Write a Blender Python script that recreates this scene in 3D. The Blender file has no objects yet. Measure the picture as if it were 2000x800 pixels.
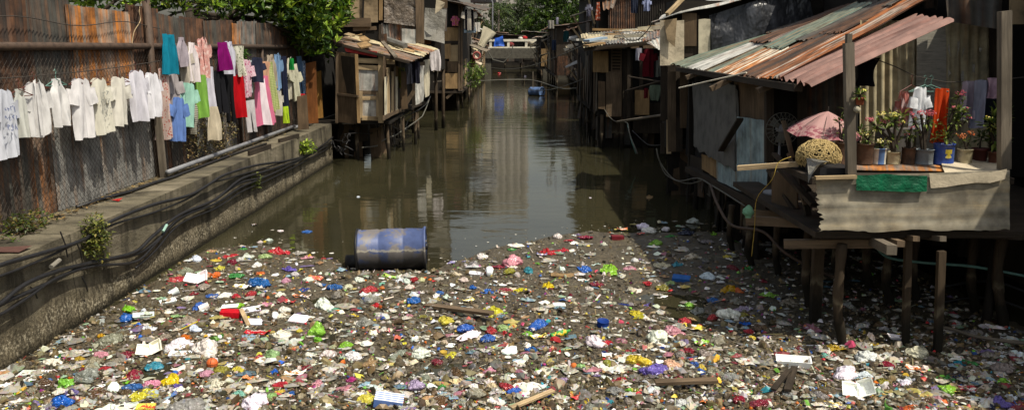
import bpy, math, random
from mathutils import Vector, Matrix, noise, Euler
V = Vector
RN = random.Random(11)
sc = bpy.context.scene
COL = sc.collection
TH = math.radians(10.9); FOC = 1600.0; HC = 3.0
CT, ST = math.cos(TH), math.sin(TH)

# ---------------------------------------------------------------- camera geometry used while measuring the place
def ray(px, py):
    u = (px-1000.)/FOC; v = (py-400.)/FOC
    return V((u, CT - v*ST, -ST - v*CT))
def P(px, py, X=None, Y=None, Z=None):
    d = ray(px, py); o = V((0, 0, HC))
    if X is not None: t = X/d.x
    elif Y is not None: t = Y/d.y
    else: t = (Z-HC)/d.z
    return o + d*t
def zc_of(p): return p.y*CT - (p.z-HC)*ST

def hx(h, k=1.0):
    out = []
    for i in (0, 2, 4):
        c = int(h[i:i+2], 16)/255.
        c = c/12.92 if c <= .04045 else ((c+.055)/1.055)**2.4
        out.append(min(1, c*k))
    return (*out, 1.0)

# ---------------------------------------------------------------- object helpers
def tag(o, label=None, cat=None, group=None, kind=None):
    if label: o['label'] = label
    if cat: o['category'] = cat
    if group: o['group'] = group
    if kind: o['kind'] = kind
    return o
def thing(name, label, cat, loc=(0, 0, 0), group=None):
    o = bpy.data.objects.new(name, None); COL.objects.link(o)
    o.location = loc; o.empty_display_size = .1
    return tag(o, label, cat, group)
def root_loc(o):
    p = V((0, 0, 0))
    while o is not None:
        p += V(o.location); o = o.parent
    return p

class MB:
    def __init__(s): s.v = []; s.f = []; s.uv = []; s.c = []; s.hasc = False
    def add(s, p, uv=(0, 0)): s.v.append(V(p)); s.uv.append(uv); return len(s.v)-1
    def face(s, idx, col=None):
        s.f.append(tuple(idx)); s.c.append(col)
        if col is not None: s.hasc = True
    def grid(s, fn, nu, nv, col=None, closeu=False):
        base = len(s.v)
        for j in range(nv+1):
            for i in range(nu+(0 if closeu else 1)):
                r = fn(i/nu, j/nv); p, uv = (r if isinstance(r, tuple) and len(r) == 2 and not isinstance(r[0], float) else (r, (i/nu, j/nv)))
                s.add(p, uv)
        w = nu if closeu else nu+1
        for j in range(nv):
            for i in range(nu):
                i2 = (i+1) % w if closeu else i+1
                s.face((base+j*w+i, base+j*w+i2, base+(j+1)*w+i2, base+(j+1)*w+i), col)
    def box(s, c, size, rot=None, col=None):
        c = V(c); hxs = [x/2 for x in size]; b = len(s.v)
        M = rot if rot is not None else Matrix.Identity(3)
        lng = max(range(3), key=lambda i: size[i]); oth = [i for i in range(3) if i != lng]
        def q(ax, sg):
            a, b2 = [i for i in range(3) if i != ax]
            ids = []
            for (sa, sb) in ((-1, -1), (1, -1), (1, 1), (-1, 1)):
                p = [0, 0, 0]; p[ax] = sg*hxs[ax]; p[a] = sa*hxs[a]; p[b2] = sb*hxs[b2]
                if ax == lng: uv = (p[a], p[b2])
                else:
                    o = a if b2 == lng else b2
                    uv = (p[o], p[lng])
                ids.append(s.add(c + M @ V(p), uv))
            s.face(ids if (sg > 0) != (ax == 1) else ids[::-1], col)
        for ax in range(3): q(ax, 1); q(ax, -1)
    def beam(s, p, q, w, h=None, roll=0., col=None, up=None):
        p, q = V(p), V(q); d = q-p; L = d.length
        if h is None: h = w
        M = frame(d, roll)
        s.box((p+q)/2, (w, h, L), M, col)
    def tube(s, pts, r, n=6, r1=None, cap=True, col=None):
        pts = [V(p) for p in pts]; b = len(s.v); L = 0.; m = len(pts)
        nrm = None
        for k, p in enumerate(pts):
            d = (pts[min(k+1, m-1)]-pts[max(k-1, 0)])
            if d.length < 1e-9: d = V((0, 0, 1))
            d.normalize()
            if nrm is None:
                a = V((0, 0, 1)) if abs(d.z) < .9 else V((1, 0, 0))
                nrm = (a - d*a.dot(d)).normalized()
            else:
                nrm = nrm - d*nrm.dot(d)
                nrm = nrm.normalized() if nrm.length > 1e-6 else V((1, 0, 0))
            bn = d.cross(nrm)
            if k: L += (p-pts[k-1]).length
            rr = r if r1 is None else r + (r1-r)*k/max(1, m-1)
            if callable(r): rr = r(k/max(1, m-1))
            for i in range(n):
                a = 2*math.pi*i/n
                s.add(p + nrm*math.cos(a)*rr + bn*math.sin(a)*rr, (i/n*2*math.pi*rr, L))
        for k in range(m-1):
            for i in range(n):
                j = (i+1) % n
                s.face((b+k*n+i, b+k*n+j, b+(k+1)*n+j, b+(k+1)*n+i), col)
        if cap:
            s.face([b+i for i in range(n)][::-1], col); s.face([b+(m-1)*n+i for i in range(n)], col)
    def lathe(s, prof, c, n=16, M=None, col=None, capb=True, capt=True):
        c = V(c); M = M or Matrix.Identity(3); b = len(s.v); m = len(prof)
        for k, (r, z) in enumerate(prof):
            for i in range(n):
                a = 2*math.pi*i/n
                s.add(c + M @ V((r*math.cos(a), r*math.sin(a), z)), (i/n, z))
        for k in range(m-1):
            for i in range(n):
                j = (i+1) % n
                s.face((b+k*n+i, b+k*n+j, b+(k+1)*n+j, b+(k+1)*n+i), col)
        if capb and prof[0][0] > 1e-4: s.face([b+i for i in range(n)][::-1], col)
        if capt and prof[-1][0] > 1e-4: s.face([b+(m-1)*n+i for i in range(n)], col)
    def patch(s, TL, TR, BR, BL, nu=1, nv=1, amp=0., wave=.076, warp=0., thick=0., jag=0., seed=0, col=None):
        """bilinear sheet; waves across u (ridges run along v); uv in metres; optional thickness"""
        TL, TR, BR, BL = map(V, (TL, TR, BR, BL))
        n = (TR-TL).cross(BL-TL)
        if n.length < 1e-8: n = (BR-TL).cross(BL-TL)
        n.normalize()
        W = ((TR-TL).length + (BR-BL).length)/2; L = ((BL-TL).length+(BR-TR).length)/2
        rr = random.Random(seed*77+5)
        so = V((rr.random()*50, rr.random()*50, rr.random()*50))
        vd = (BL+BR-TL-TR)/2
        if vd.length > 1e-6: vd.normalize()
        jt = [rr.gauss(0, jag) for _ in range(nu+1)]; jb = [rr.gauss(0, jag) for _ in range(nu+1)]
        def fn(u, v, off=0.):
            p = (TL*(1-u)+TR*u)*(1-v) + (BL*(1-u)+BR*u)*v
            k = amp*math.sin(2*math.pi*u*W/wave) if amp else 0.
            if warp:
                k += warp*noise.noise(so+V((u*W*1.3, v*L*1.3, 0)))*2
            if jag:
                i = int(round(u*nu)); p = p + vd*(jt[i]*(1-v)**3 + jb[i]*v**3)
            return (p + n*(k-off), (u*W + so.x, v*L + so.y))
        s.grid(lambda u, v: fn(u, v), nu, nv, col)
        if thick:
            b = len(s.v)
            s.grid(lambda u, v: fn(1-u, v, thick), nu, nv, col)
            w = nu+1
            f0 = b-(nu+1)*(nv+1)
            top = [f0+i for i in range(w)]; tb = [b+nu-i for i in range(w)]
            bot = [f0+nv*w+i for i in range(w)]; bb = [b+nv*w+nu-i for i in range(w)]
            lf = [f0+j*w for j in range(nv+1)]; lb = [b+j*w+nu for j in range(nv+1)]
            rt = [f0+j*w+nu for j in range(nv+1)]; rb = [b+j*w for j in range(nv+1)]
            for a, c in ((top, tb), (bot, bb), (lf, lb), (rt, rb)):
                for i in range(len(a)-1): s.face((a[i], a[i+1], c[i+1], c[i]), col)
    def build(s, name, mat, parent=None, smooth=False, color=None, label=None, loc=None, auto=None):
        me = bpy.data.meshes.new(name)
        if loc is None:
            if parent is not None: o0 = root_loc(parent)
            elif s.v:
                xs = [p.x for p in s.v]; ys = [p.y for p in s.v]; zs = [p.z for p in s.v]
                o0 = V(((min(xs)+max(xs))/2, (min(ys)+max(ys))/2, min(zs)))
            else: o0 = V((0, 0, 0))
        else: o0 = V(loc)
        me.from_pydata([tuple(p-o0) for p in s.v], [], s.f)
        ul = me.uv_layers.new(name='UVMap')
        li = [0]*len(me.loops); me.loops.foreach_get('vertex_index', li)
        fl = []
        for i in li: fl.extend(s.uv[i])
        ul.data.foreach_set('uv', fl)
        if s.hasc:
            at = me.attributes.new('Col', 'FLOAT_COLOR', 'FACE')
            fl = []
            for c in s.c: fl.extend(c if c is not None else (.5, .5, .5, 1))
            at.data.foreach_set('color', fl)
        me.materials.append(mat)
        if smooth: me.polygons.foreach_set('use_smooth', [True]*len(me.polygons))
        me.update()
        ob = bpy.data.objects.new(name, me); COL.objects.link(ob)
        if parent is not None:
            ob.parent = parent
            if loc is not None: ob.location = V(loc)-root_loc(parent)
        else: ob.location = o0
        if color is not None: ob.color = color
        if label: ob['label'] = label
        return ob

def frame(d, roll=0.):
    d = V(d).normalized()
    a = V((0, 0, 1)) if abs(d.z) < .95 else V((0, 1, 0))
    x = a.cross(d).normalized(); y = d.cross(x)
    if roll:
        c, s_ = math.cos(roll), math.sin(roll); x, y = x*c+y*s_, y*c-x*s_
    return Matrix((x, y, d)).transposed()

# ---------------------------------------------------------------- materials
class NT:
    def __init__(s, name):
        s.m = bpy.data.materials.new(name); s.m.use_nodes = True
        s.t = s.m.node_tree; s.t.nodes.clear()
        s.out = s.n('ShaderNodeOutputMaterial'); s.b = s.n('ShaderNodeBsdfPrincipled')
        s.t.links.new(s.b.outputs[0], s.out.inputs[0])
    def n(s, t, **k):
        o = s.t.nodes.new(t)
        for a, v in k.items(): setattr(o, a, v)
        return o
    def l(s, a, b): s.t.links.new(a, b)
    def vec(s, coord='UV', scale=(1, 1, 1), rand=True):
        tc = s.n('ShaderNodeTexCoord'); mp = s.n('ShaderNodeMapping'); s.l(tc.outputs[coord], mp.inputs[0])
        mp.inputs['Scale'].default_value = scale
        if rand:
            oi = s.n('ShaderNodeObjectInfo'); ml = s.n('ShaderNodeMath', operation='MULTIPLY'); ml.inputs[1].default_value = 57.
            s.l(oi.outputs['Random'], ml.inputs[0])
            cm = s.n('ShaderNodeCombineXYZ')
            for i in range(3): s.l(ml.outputs[0], cm.inputs[i])
            s.l(cm.outputs[0], mp.inputs['Location'])
        return mp.outputs[0]
    def noise(s, vec, scale, detail=5, rough=.55, dist=0.):
        o = s.n('ShaderNodeTexNoise'); s.l(vec, o.inputs['Vector'])
        o.inputs['Scale'].default_value = scale; o.inputs['Detail'].default_value = detail
        o.inputs['Roughness'].default_value = rough; o.inputs['Distortion'].default_value = dist
        return o.outputs['Fac']
    def ramp(s, fac, stops, interp='LINEAR'):
        r = s.n('ShaderNodeValToRGB'); s.l(fac, r.inputs[0]); r.color_ramp.interpolation = interp
        e = r.color_ramp.elements
        while len(e) < len(stops): e.new(.5)
        for k, (p, c) in enumerate(stops):
            e[k].position = p; e[k].color = c if len(c) == 4 else (*c, 1)
        return r.outputs[0]
    def mix(s, fac, a, b, blend='MIX'):
        m = s.n('ShaderNodeMix', data_type='RGBA', blend_type=blend)
        for inp, v in ((m.inputs[0], fac), (m.inputs[6], a), (m.inputs[7], b)):
            if hasattr(v, 'links') or hasattr(v, 'is_linked'): s.l(v, inp)
            else: inp.default_value = v
        return m.outputs[2]
    def math(s, op, a, b):
        m = s.n('ShaderNodeMath', operation=op)
        for inp, v in ((m.inputs[0], a), (m.inputs[1], b)):
            if hasattr(v, 'is_linked'): s.l(v, inp)
            else: inp.default_value = v
        return m.outputs[0]
    def bump(s, h, strength, dist=.02):
        b = s.n('ShaderNodeBump'); s.l(h, b.inputs['Height']); b.inputs['Strength'].default_value = strength
        b.inputs['Distance'].default_value = dist
        s.l(b.outputs[0], s.b.inputs['Normal']); return b
    def col(s, c): s.l(c, s.b.inputs['Base Color']) if hasattr(c, 'is_linked') else setattr(s.b.inputs['Base Color'], 'default_value', c)
    def set(s, **k):
        for a, v in k.items():
            s.b.inputs[{'rough': 'Roughness', 'metal': 'Metallic', 'spec': 'Specular IOR Level', 'trans': 'Transmission Weight', 'alpha': 'Alpha', 'ior': 'IOR', 'coat': 'Coat Weight'}[a]].default_value = v
G0 = (0, 0, 0, 1); G1 = (1, 1, 1, 1)
def sl(c, k): return (c[0]*k, c[1]*k, c[2]*k, 1)

def wood(name, c, dark=.35, rough=.85, light=1.35, tide=False):
    m = NT(name); c = hx(c)
    v = m.vec('UV', (18, 1.2, 1)); f = m.noise(v, 1.6, 6, .65, .6)
    col = m.ramp(f, [(.25, sl(c, dark)), (.5, c), (.75, sl(c, light))])
    v2 = m.vec('UV', (2.5, 1.2, 1)); g = m.noise(v2, 1.5, 3)
    col = m.mix(m.ramp(g, [(.35, G0), (.7, G1)]), col, sl(c, .5))
    if tide:
        ge = m.n('ShaderNodeNewGeometry'); sp = m.n('ShaderNodeSeparateXYZ'); m.l(ge.outputs['Position'], sp.inputs[0])
        zz = m.math('ADD', sp.outputs['Z'], m.math('MULTIPLY', m.math('SUBTRACT', m.noise(m.vec('Object', (1, 1, .5)), 9, 4), .5), .35))
        col = m.mix(m.ramp(zz, [(.25, (.9, .9, .9, 1)), (.42, G0)]), col, hx('17150e')); col = m.mix(m.ramp(zz, [(.4, G0), (.44, (.35, .35, .35, 1)), (.52, G0)]), col, hx('8a8068'))
    m.col(col); m.set(rough=rough, spec=.25); m.bump(f, .5, .01)
    return m.m
def rustmat(name, base, amt, r1='6b4225', r2='2f1d12', rough=.55, metal=.35, streak=(7, .55, 1), grime=.5, lo=.08):
    """amt 0..1: share of rust"""
    m = NT(name); base = hx(base)
    v = m.vec('UV', streak); f0 = m.noise(v, 1.1, 7, .62, .35); vs = m.vec('UV', (13, .45, 1)); f1 = m.noise(vs, 1.0, 5, .6)
    f = m.math('ADD', m.math('MULTIPLY', f0, .62), m.math('MULTIPLY', f1, .38))
    t = .66-.34*amt
    mask = m.ramp(f, [(t-lo, G0), (t+lo, G1)])
    v3 = m.vec('UV', (2, 2, 1)); f3 = m.noise(v3, 2.2, 6, .6)
    rc = m.ramp(m.math('ADD', m.math('MULTIPLY', f3, .5), m.math('MULTIPLY', f1, .5)), [(.4, hx(r2)), (.5, hx(r1)), (.6, sl(hx(r1), 2.1))])
    bc = m.ramp(m.math('ADD', m.math('MULTIPLY', f3, .6), m.math('MULTIPLY', f1, .4)), [(.38, sl(base, grime)), (.5, base), (.62, sl(base, 1.4))])
    m.col(m.mix(mask, bc, rc))
    rr = m.n('ShaderNodeMapRange'); m.l(mask, rr.inputs[0]); rr.inputs[3].default_value = rough; rr.inputs[4].default_value = .9
    m.l(rr.outputs[0], m.b.inputs['Roughness'])
    mm = m.n('ShaderNodeMapRange'); m.l(mask, mm.inputs[0]); mm.inputs[3].default_value = metal; mm.inputs[4].default_value = 0
    m.l(mm.outputs[0], m.b.inputs['Metallic'])
    m.bump(f3, .25, .01)
    return m.m
def plain(name, c, var=.35, scale=6, rough=.8, bump=.3, metal=0., coord='Object', light=1.25, bd=.02, detail=6, spec=.4, stretch=(1, 1, 1)):
    m = NT(name); c = hx(c)
    v = m.vec(coord, stretch); f = m.noise(v, scale, detail, .6)
    m.col(m.ramp(f, [(.28, sl(c, 1-var*1.4 if var < .7 else .1)), (.5, c), (.75, sl(c, light))]))
    m.set(rough=rough, metal=metal, spec=spec)
    if bump: m.bump(f, bump, bd)
    return m.m
def cloth(name='cloth', second=None, mode=None, scale=18., rough=.95):
    m = NT(name); oi = m.n('ShaderNodeObjectInfo'); c = oi.outputs['Color']
    v = m.vec('Generated', (1, 1, 1)); f = m.noise(v, 4, 5)
    if second:
        s2 = hx(second)
        if mode == 'spots':
            vo = m.n('ShaderNodeTexVoronoi'); m.l(m.vec('Object', (1, 1, 1)), vo.inputs['Vector']); vo.inputs['Scale'].default_value = scale
            k = m.ramp(vo.outputs['Distance'], [(.36, G1), (.44, G0)])
            k2 = m.ramp(m.noise(v, 9, 3), [(.45, G0), (.52, G1)])
            k = m.math('MULTIPLY', k, k2)
        elif mode == 'stripe' or mode == 'hstripe':
            w = m.n('ShaderNodeTexWave'); w.bands_direction = 'Z' if mode == 'hstripe' else 'X'
            m.l(m.vec('Object', (1, 1, 1), False), w.inputs['Vector']); w.inputs['Scale'].default_value = scale; w.inputs['Distortion'].default_value = .3
            k = m.ramp(w.outputs['Fac'], [(.62, G0), (.7, G1)])
        elif mode == 'check':
            ck = m.n('ShaderNodeTexWave'); ck.bands_direction = 'X'; ck.inputs['Scale'].default_value = scale
            c2 = m.n('ShaderNodeTexWave'); c2.bands_direction = 'Z'; c2.inputs['Scale'].default_value = scale
            vv = m.vec('Object', (1, 1, 1), False); m.l(vv, ck.inputs['Vector']); m.l(vv, c2.inputs['Vector'])
            k = m.math('ADD', m.ramp(ck.outputs['Fac'], [(.7, G0), (.75, G1)]), m.ramp(c2.outputs['Fac'], [(.7, G0), (.75, G1)]))
            k = m.math('MINIMUM', k, 1.)
        elif mode == 'centre':
            sx = m.n('ShaderNodeSeparateXYZ'); m.l(m.vec('Object', (1, 1, 1), False), sx.inputs[0])
            k = m.math('LESS_THAN', m.math('ABSOLUTE', sx.outputs['X'], 0.), scale)
        else:
            k = m.ramp(m.noise(m.vec('Object', (1, 1, 1)), scale*2.2, 4), [(.5, G0), (.6, (.8, .8, .8, 1))])
        c = m.mix(k, c, s2)
    g = m.ramp(f, [(.25, (.72, .72, .72, 1)), (.6, G1)])
    c = m.mix(1., c, g, 'MULTIPLY')
    m.col(c); m.set(rough=rough, spec=.15)
    m.bump(m.noise(m.vec('Object', (1, 1, .3)), 9, 3), .3, .03)
    # thin fabric lets some light through
    tr = m.n('ShaderNodeBsdfTranslucent'); m.l(c, tr.inputs[0]); ms = m.n('ShaderNodeMixShader'); ms.inputs[0].default_value = .16
    m.l(m.b.outputs[0], ms.inputs[1]); m.l(tr.outputs[0], ms.inputs[2]); m.l(ms.outputs[0], m.out.inputs[0])
    return m.m

M = {}
def mats():
    M['wood_dark'] = wood('wood_dark', '3d342a'); M['wood_brown'] = wood('wood_brown', '6b5a47'); M['wood_grey'] = wood('wood_grey', '776d5f')
    M['wood_pale'] = wood('wood_pale', 'bfa680', .55); M['wood_black'] = wood('wood_black', '26211b'); M['stilt_wood'] = wood('stilt_wood', '4d4031', tide=True); M['wood_orange'] = wood('wood_orange', '7d4c24', .5)
    M['ply'] = wood('ply', '9c7f58', .6); M['ply_dark'] = wood('ply_dark', '65533f', .5); M['ply_yellow'] = wood('ply_yellow', 'a0753a', .6)
    M['zinc'] = rustmat('zinc', '72716c', .36, lo=.1, metal=.15); M['zinc_dark'] = rustmat('zinc_dark', '47453f', .4, '4a3220', metal=.1); M['zinc_clean'] = rustmat('zinc_clean', 'b0aea6', .2, metal=.1)
    M['rusty'] = rustmat('rusty', '6f6a62', .5, '634023', '33200f', streak=(9, .6, 1)); M['rust_brown'] = rustmat('rust_brown', '48413b', .68, '4a3120', '271a12')
    M['rust_orange'] = rustmat('rust_orange', '8f877c', .55, '82501f', '4a2c14', metal=.1); M['rust_half'] = rustmat('rust_half', 'c2bdb0', .64, '6f4120', '40260f', streak=(9, .5, 1), lo=.05, metal=.0)
    M['peeling'] = rustmat('peeling', 'cfc9b6', .5, '85501f', '4e2e14', streak=(10, .5, 1), lo=.03, metal=.0, rough=.7)
    M['zinc_grey'] = rustmat('zinc_grey', '7f7e7a', .2, '5d4228', '35241a', metal=.1, grime=.4)
    M['green_tin'] = rustmat('green_tin', '627063', .3, '6a4f34', metal=.0); M['pink_tin'] = rustmat('pink_tin', '7f6056', .25, '5d3a30', '4a2c26', metal=.0, rough=.7, grime=.75)
    M['cream_tin'] = rustmat('cream_tin', 'a79c7e', .25, '6a5230', '3a2d1c', metal=.0, rough=.75)
    M['tarp_silver'] = plain('tarp_silver', '6b6054', .6, 4, .36, 1., bd=.12, light=1.9); M['tarp_grey'] = plain('tarp_grey', '65625a', .4, 2.5, .55, .8, bd=.1)
    M['tarp_black'] = plain('tarp_black', '2b2c2f', .6, 3, .3, .8, bd=.12, light=3.5, detail=3, stretch=(1, 1, .6)); M['tarp_blue'] = plain('tarp_blue', '1f4fa8', .3, 5, .5, .5)  # tarp_black: its palest tone paints glints on the plastic
    M['tarp_green'] = plain('tarp_green', '0f5a3c', .4, 6, .4, .9, bd=.05); M['canvas'] = plain('canvas', '8d7a5e', .5, 4, .9, .7); M['canvas_pale'] = plain('canvas_pale', 'b7aa92', .35, 5, .9, .5, bd=.04)
    M['fibre'] = plain('fibre', '8f8a7e', .3, 6, .85, .3, stretch=(1, 1, 6)); M['fibre_grey'] = plain('fibre_grey', '62605b', .35, 4, .85, .3)
    M['teal_board'] = rustmat('teal_board', '84979a', .14, '6b5a40', '40382a', metal=.0, rough=.7, streak=(5, .4, 1))
    M['red_banner'] = plain('red_banner', 'a41f1c', .2, 8, .6, .2); M['white_board'] = plain('white_board', 'bdb49c', .4, 4, .8, .15)
    M['tower_wall'] = plain('tower_wall', 'a8a298', .1, 2, .9, 0, light=1.1); M['tower_window'] = plain('tower_window', '8a857d', .1, 3, .6, 0)
    M['black'] = plain('black_rubber', '17171a', .3, 8, .55, .2); M['cable'] = plain('cable_rubber', '1e1d1e', .4, 10, .5, .2)
    M['pipe_brown'] = plain('pipe_brown', '4a3a2e', .5, 9, .7, .3); M['pipe_grey'] = plain('pipe_grey', '76777a', .2, 6, .5, .1)
    M['concrete_dark'] = plain('concrete_dark', '565248', .4, 3, .9, .4); M['concrete_pale'] = plain('concrete_pale', 'd2cab6', .2, 3, .85, .2)
    M['wire'] = plain('wire', '3a332c', .2, 9, .7, 0); M['cloth'] = cloth('cloth_plain')
    M['rope_yellow'] = plain('rope_yellow', 'a58a3a', .2, 9, .8, 0); M['hose_green'] = plain('hose_green', '5f857a', .15, 9, .5, 0); M['hose_white'] = plain('hose_white', '57554c', .2, 9, .6, 0)
    M['hanger'] = plain('hanger', '5a2c22', .1, 9, .5, 0); M['dark_room'] = plain('dark_room', '15120f', .3, 4, .95, 0)  # dark_room: near-black paint for the unlit inside of openings
mats()

# ---------------------------------------------------------------- camera, light, world
cam = bpy.data.cameras.new('camera'); co = bpy.data.objects.new('camera', cam); COL.objects.link(co)
co.location = (0, 0, HC); co.rotation_euler = (math.pi/2-TH, 0, 0)
cam.sensor_width = 36.; cam.lens = 36.*FOC/2000.; cam.clip_start = .05; cam.clip_end = 3000
sc.camera = co
SUN = V((.45, -.35, 1.)).normalized()          # towards the sun
sl_ = bpy.data.lights.new('sun', 'SUN'); so = bpy.data.objects.new('sun', sl_); COL.objects.link(so)
sl_.energy = 5.0; sl_.angle = math.radians(.5); sl_.color = (1., .93, .79)
so.rotation_euler = (SUN).to_track_quat('Z', 'Y').to_euler(); so.location = (20, -15, 40)
w = bpy.data.worlds.new('World'); sc.world = w; w.use_nodes = True
nt = w.node_tree; bg = nt.nodes['Background']; sky = nt.nodes.new('ShaderNodeTexSky'); sky.sky_type = 'NISHITA'
sky.sun_disc = False; sky.sun_elevation = math.asin(SUN.z); sky.sun_rotation = math.atan2(SUN.x, SUN.y)
sky.air_density = 1.6; sky.dust_density = 4.0; sky.ozone_density = 1.0
hs = nt.nodes.new('ShaderNodeHueSaturation'); hs.inputs['Saturation'].default_value = .55; nt.links.new(sky.outputs[0], hs.inputs['Color']); nt.links.new(hs.outputs[0], bg.inputs[0]); bg.inputs[1].default_value = .12
sc.view_settings.view_transform = 'Standard'; sc.view_settings.look = 'None'; sc.view_settings.exposure = 0
sc.cycles.use_denoising = True
sc.cycles.max_bounces = 8; sc.cycles.transparent_max_bounces = 12
# ================================================================ THE SETTING
XW = -4.77; ZW = 1.02; XF = -5.52; YEND = 21.6
def struct(mb, name, mat, smooth=False): return tag(mb.build(name, mat, smooth=smooth), kind='structure')
# one ground sheet reaching the horizon (the canal bed), banks on both sides
g = MB(); g.patch((-900, 1800, -.6), (900, 1800, -.6), (900, -60, -.6), (-900, -60, -.6), 8, 8)
struct(g, 'ground', plain('mud', '3a3224', .4, .6, .95, .4))
lm = plain('bank_soil', '4a4030', .5, 1.2, .95, .5)
g = MB(); g.patch((-500, 900, .98), (-5.25, 900, .98), (-5.25, -8, .98), (-500, -8, .98), 2, 2)
g.patch((-5.25, 900, .98), (-5.25, 900, -.6), (-5.25, YEND-.3, -.6), (-5.25, YEND-.3, .98))
struct(g, 'left_bank', lm)
g = MB(); g.patch((6.6, 900, .95), (500, 900, .95), (500, -8, .95), (6.6, -8, .95), 2, 2); g.patch((6.6, -8, .95), (6.6, -8, -.6), (6.6, 900, -.6), (6.6, 900, .95))
struct(g, 'right_bank', lm)
def water_mat():
    m = NT('canal_water')
    v = m.vec('Object', (1, 1, 1), False)
    f = m.noise(v, .35, 3)
    m.col(m.ramp(f, [(.3, hx('2a281c')), (.7, hx('3a3726'))]))
    m.set(rough=.05, ior=1.33, spec=.5)
    a = m.noise(m.vec('Object', (1.6, 3.6, 1), False), 1.0, 3, .5)
    b = m.noise(m.vec('Object', (.5, 1.2, 1), False), .9, 2, .5)
    m.bump(m.math('ADD', m.math('MULTIPLY', a, .5), b), .085, .1)
    return m.m
g = MB(); g.patch((-6.4, 160, 0), (6.6, 160, 0), (6.6, -6, 0), (-6.4, -6, 0), 1, 1)
struct(g, 'canal_water', water_mat())

# ---------------------------------------------------------------- canal wall with walkway on top
def wall_mat():
    m = NT('wall_concrete')
    v = m.vec('Object', (1, 1, 1), False); gm = m.n('ShaderNodeNewGeometry'); sp = m.n('ShaderNodeSeparateXYZ'); m.l(gm.outputs['Position'], sp.inputs[0])
    f = m.noise(v, 1.2, 7, .65); f2 = m.noise(v, 30, 4, .7); st = m.noise(m.vec('Object', (1, 2.2, .25), False), 1.6, 6, .65)
    base = m.ramp(f, [(.3, hx('45413a')), (.5, hx('67604f')), (.7, hx('837a68'))])
    grav = m.ramp(f2, [(.35, hx('403a2e')), (.5, hx('665c49')), (.68, hx('8a8069'))])
    zz = m.math('ADD', sp.outputs['Z'], m.math('MULTIPLY', m.math('SUBTRACT', f, .5), .7))
    low = m.ramp(zz, [(.3, G1), (.55, G0)])
    c = m.mix(m.math('MULTIPLY', low, .75), base, grav)
    c = m.mix(m.ramp(st, [(.47, G0), (.64, (.8, .8, .8, 1))]), c, hx('2c2820'))
    wet = m.ramp(m.math('ADD', sp.outputs['Z'], m.math('MULTIPLY', m.math('SUBTRACT', f2, .5), .18)), [(.03, G1), (.13, G0)])
    c = m.mix(wet, c, hx('1d1a10'))
    yj = m.math('ABSOLUTE', m.math('SUBTRACT', m.math('FRACT', m.math('MULTIPLY', m.math('ADD', sp.outputs['Y'], m.math('MULTIPLY', f, .25)), .4), 0.), .5), 0.)
    c = m.mix(m.ramp(yj, [(.0, (.8, .8, .8, 1)), (.006, G0)]), c, hx('1d1a12'))
    ef = m.math('MULTIPLY', m.ramp(zz, [(.1, G0), (.17, G1), (.24, G1), (.34, G0)]), m.ramp(f2, [(.5, G0), (.6, G1)]))
    c = m.mix(m.math('MULTIPLY', ef, .4), c, hx('c9bfa6'))
    m.col(c); m.set(rough=.92, spec=.2)
    m.bump(m.math('ADD', f2, m.math('MULTIPLY', f, 2.)), .7, .025)
    return m.m
g = MB()
def wf(u, v):
    y = -6+u*(YEND+6); z = ZW*(1-v) - .6*v
    n = noise.noise(V((y*1.1, z*2, 3)))*.03 + noise.noise(V((y*5, z*6, 9)))*.012
    return V((XW+n*(1 if v > .02 else .4) + .05*max(0, (.28-z)), y, z))
g.grid(wf, 170, 26)
def wt(u, v):
    y = -6+u*(YEND+6); x = XW + (XF-.35-XW)*v
    return V((x + (noise.noise(V((y*1.1, ZW*2, 3)))*.012 if v == 0 else 0), y, ZW + (noise.noise(V((y*.8, x*2, 5)))*.012 if v > .01 else 0)))
g.grid(wt, 170, 8)
g.patch((XW, YEND, ZW), (XF-.35, YEND, ZW), (XF-.35, YEND, -.6), (XW, YEND, -.6), 2, 2)
o = g.build('canal_wall', wall_mat()); tag(o, 'long weathered grey concrete canal wall with a walkway on top, left bank', 'wall')
# dirt strip and dead leaves along the fence foot (nobody could count them)
g = MB(); r = random.Random(4)
for _ in range(1500):
    y = r.uniform(5, YEND-.5); x = XF + .05 + abs(r.gauss(0, .12)); z = ZW+.012+r.random()*.02; a = r.random()*6.28; s_ = r.uniform(.012, .04)
    c = r.choice(['5a4a30', '7a6238', '3a2e1e', '8b7a50', '4a3a22', '6b5a3c']); c = hx(c)
    d = V((math.cos(a), math.sin(a), r.uniform(-.2, .4)))*s_; e = V((-math.sin(a), math.cos(a), r.uniform(-.3, .3)))*s_*.5
    p = V((x, y, z)); b = len(g.v)
    for q in (p-d, p+e, p+d, p-e): g.add(q)
    g.face((b, b+1, b+2, b+3), c)
def colmat(name, rough=.8, spec=.3, trans=0.):
    m = NT(name); a = m.n('ShaderNodeAttribute'); a.attribute_name = 'Col'
    m.col(a.outputs['Color']); m.set(rough=rough, spec=spec)
    if trans:
        tr = m.n('ShaderNodeBsdfTranslucent'); m.l(a.outputs['Color'], tr.inputs[0]); ms = m.n('ShaderNodeMixShader'); ms.inputs[0].default_value = trans
        m.l(m.b.outputs[0], ms.inputs[1]); m.l(tr.outputs[0], ms.inputs[2]); m.l(ms.outputs[0], m.out.inputs[0])
    return m.m
M['litter'] = colmat('leaf_litter', .9); M['leaf'] = colmat('leaf', .45, .4, .3)
tag(g.build('leaf_litter', M['litter']), kind='stuff')
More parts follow.
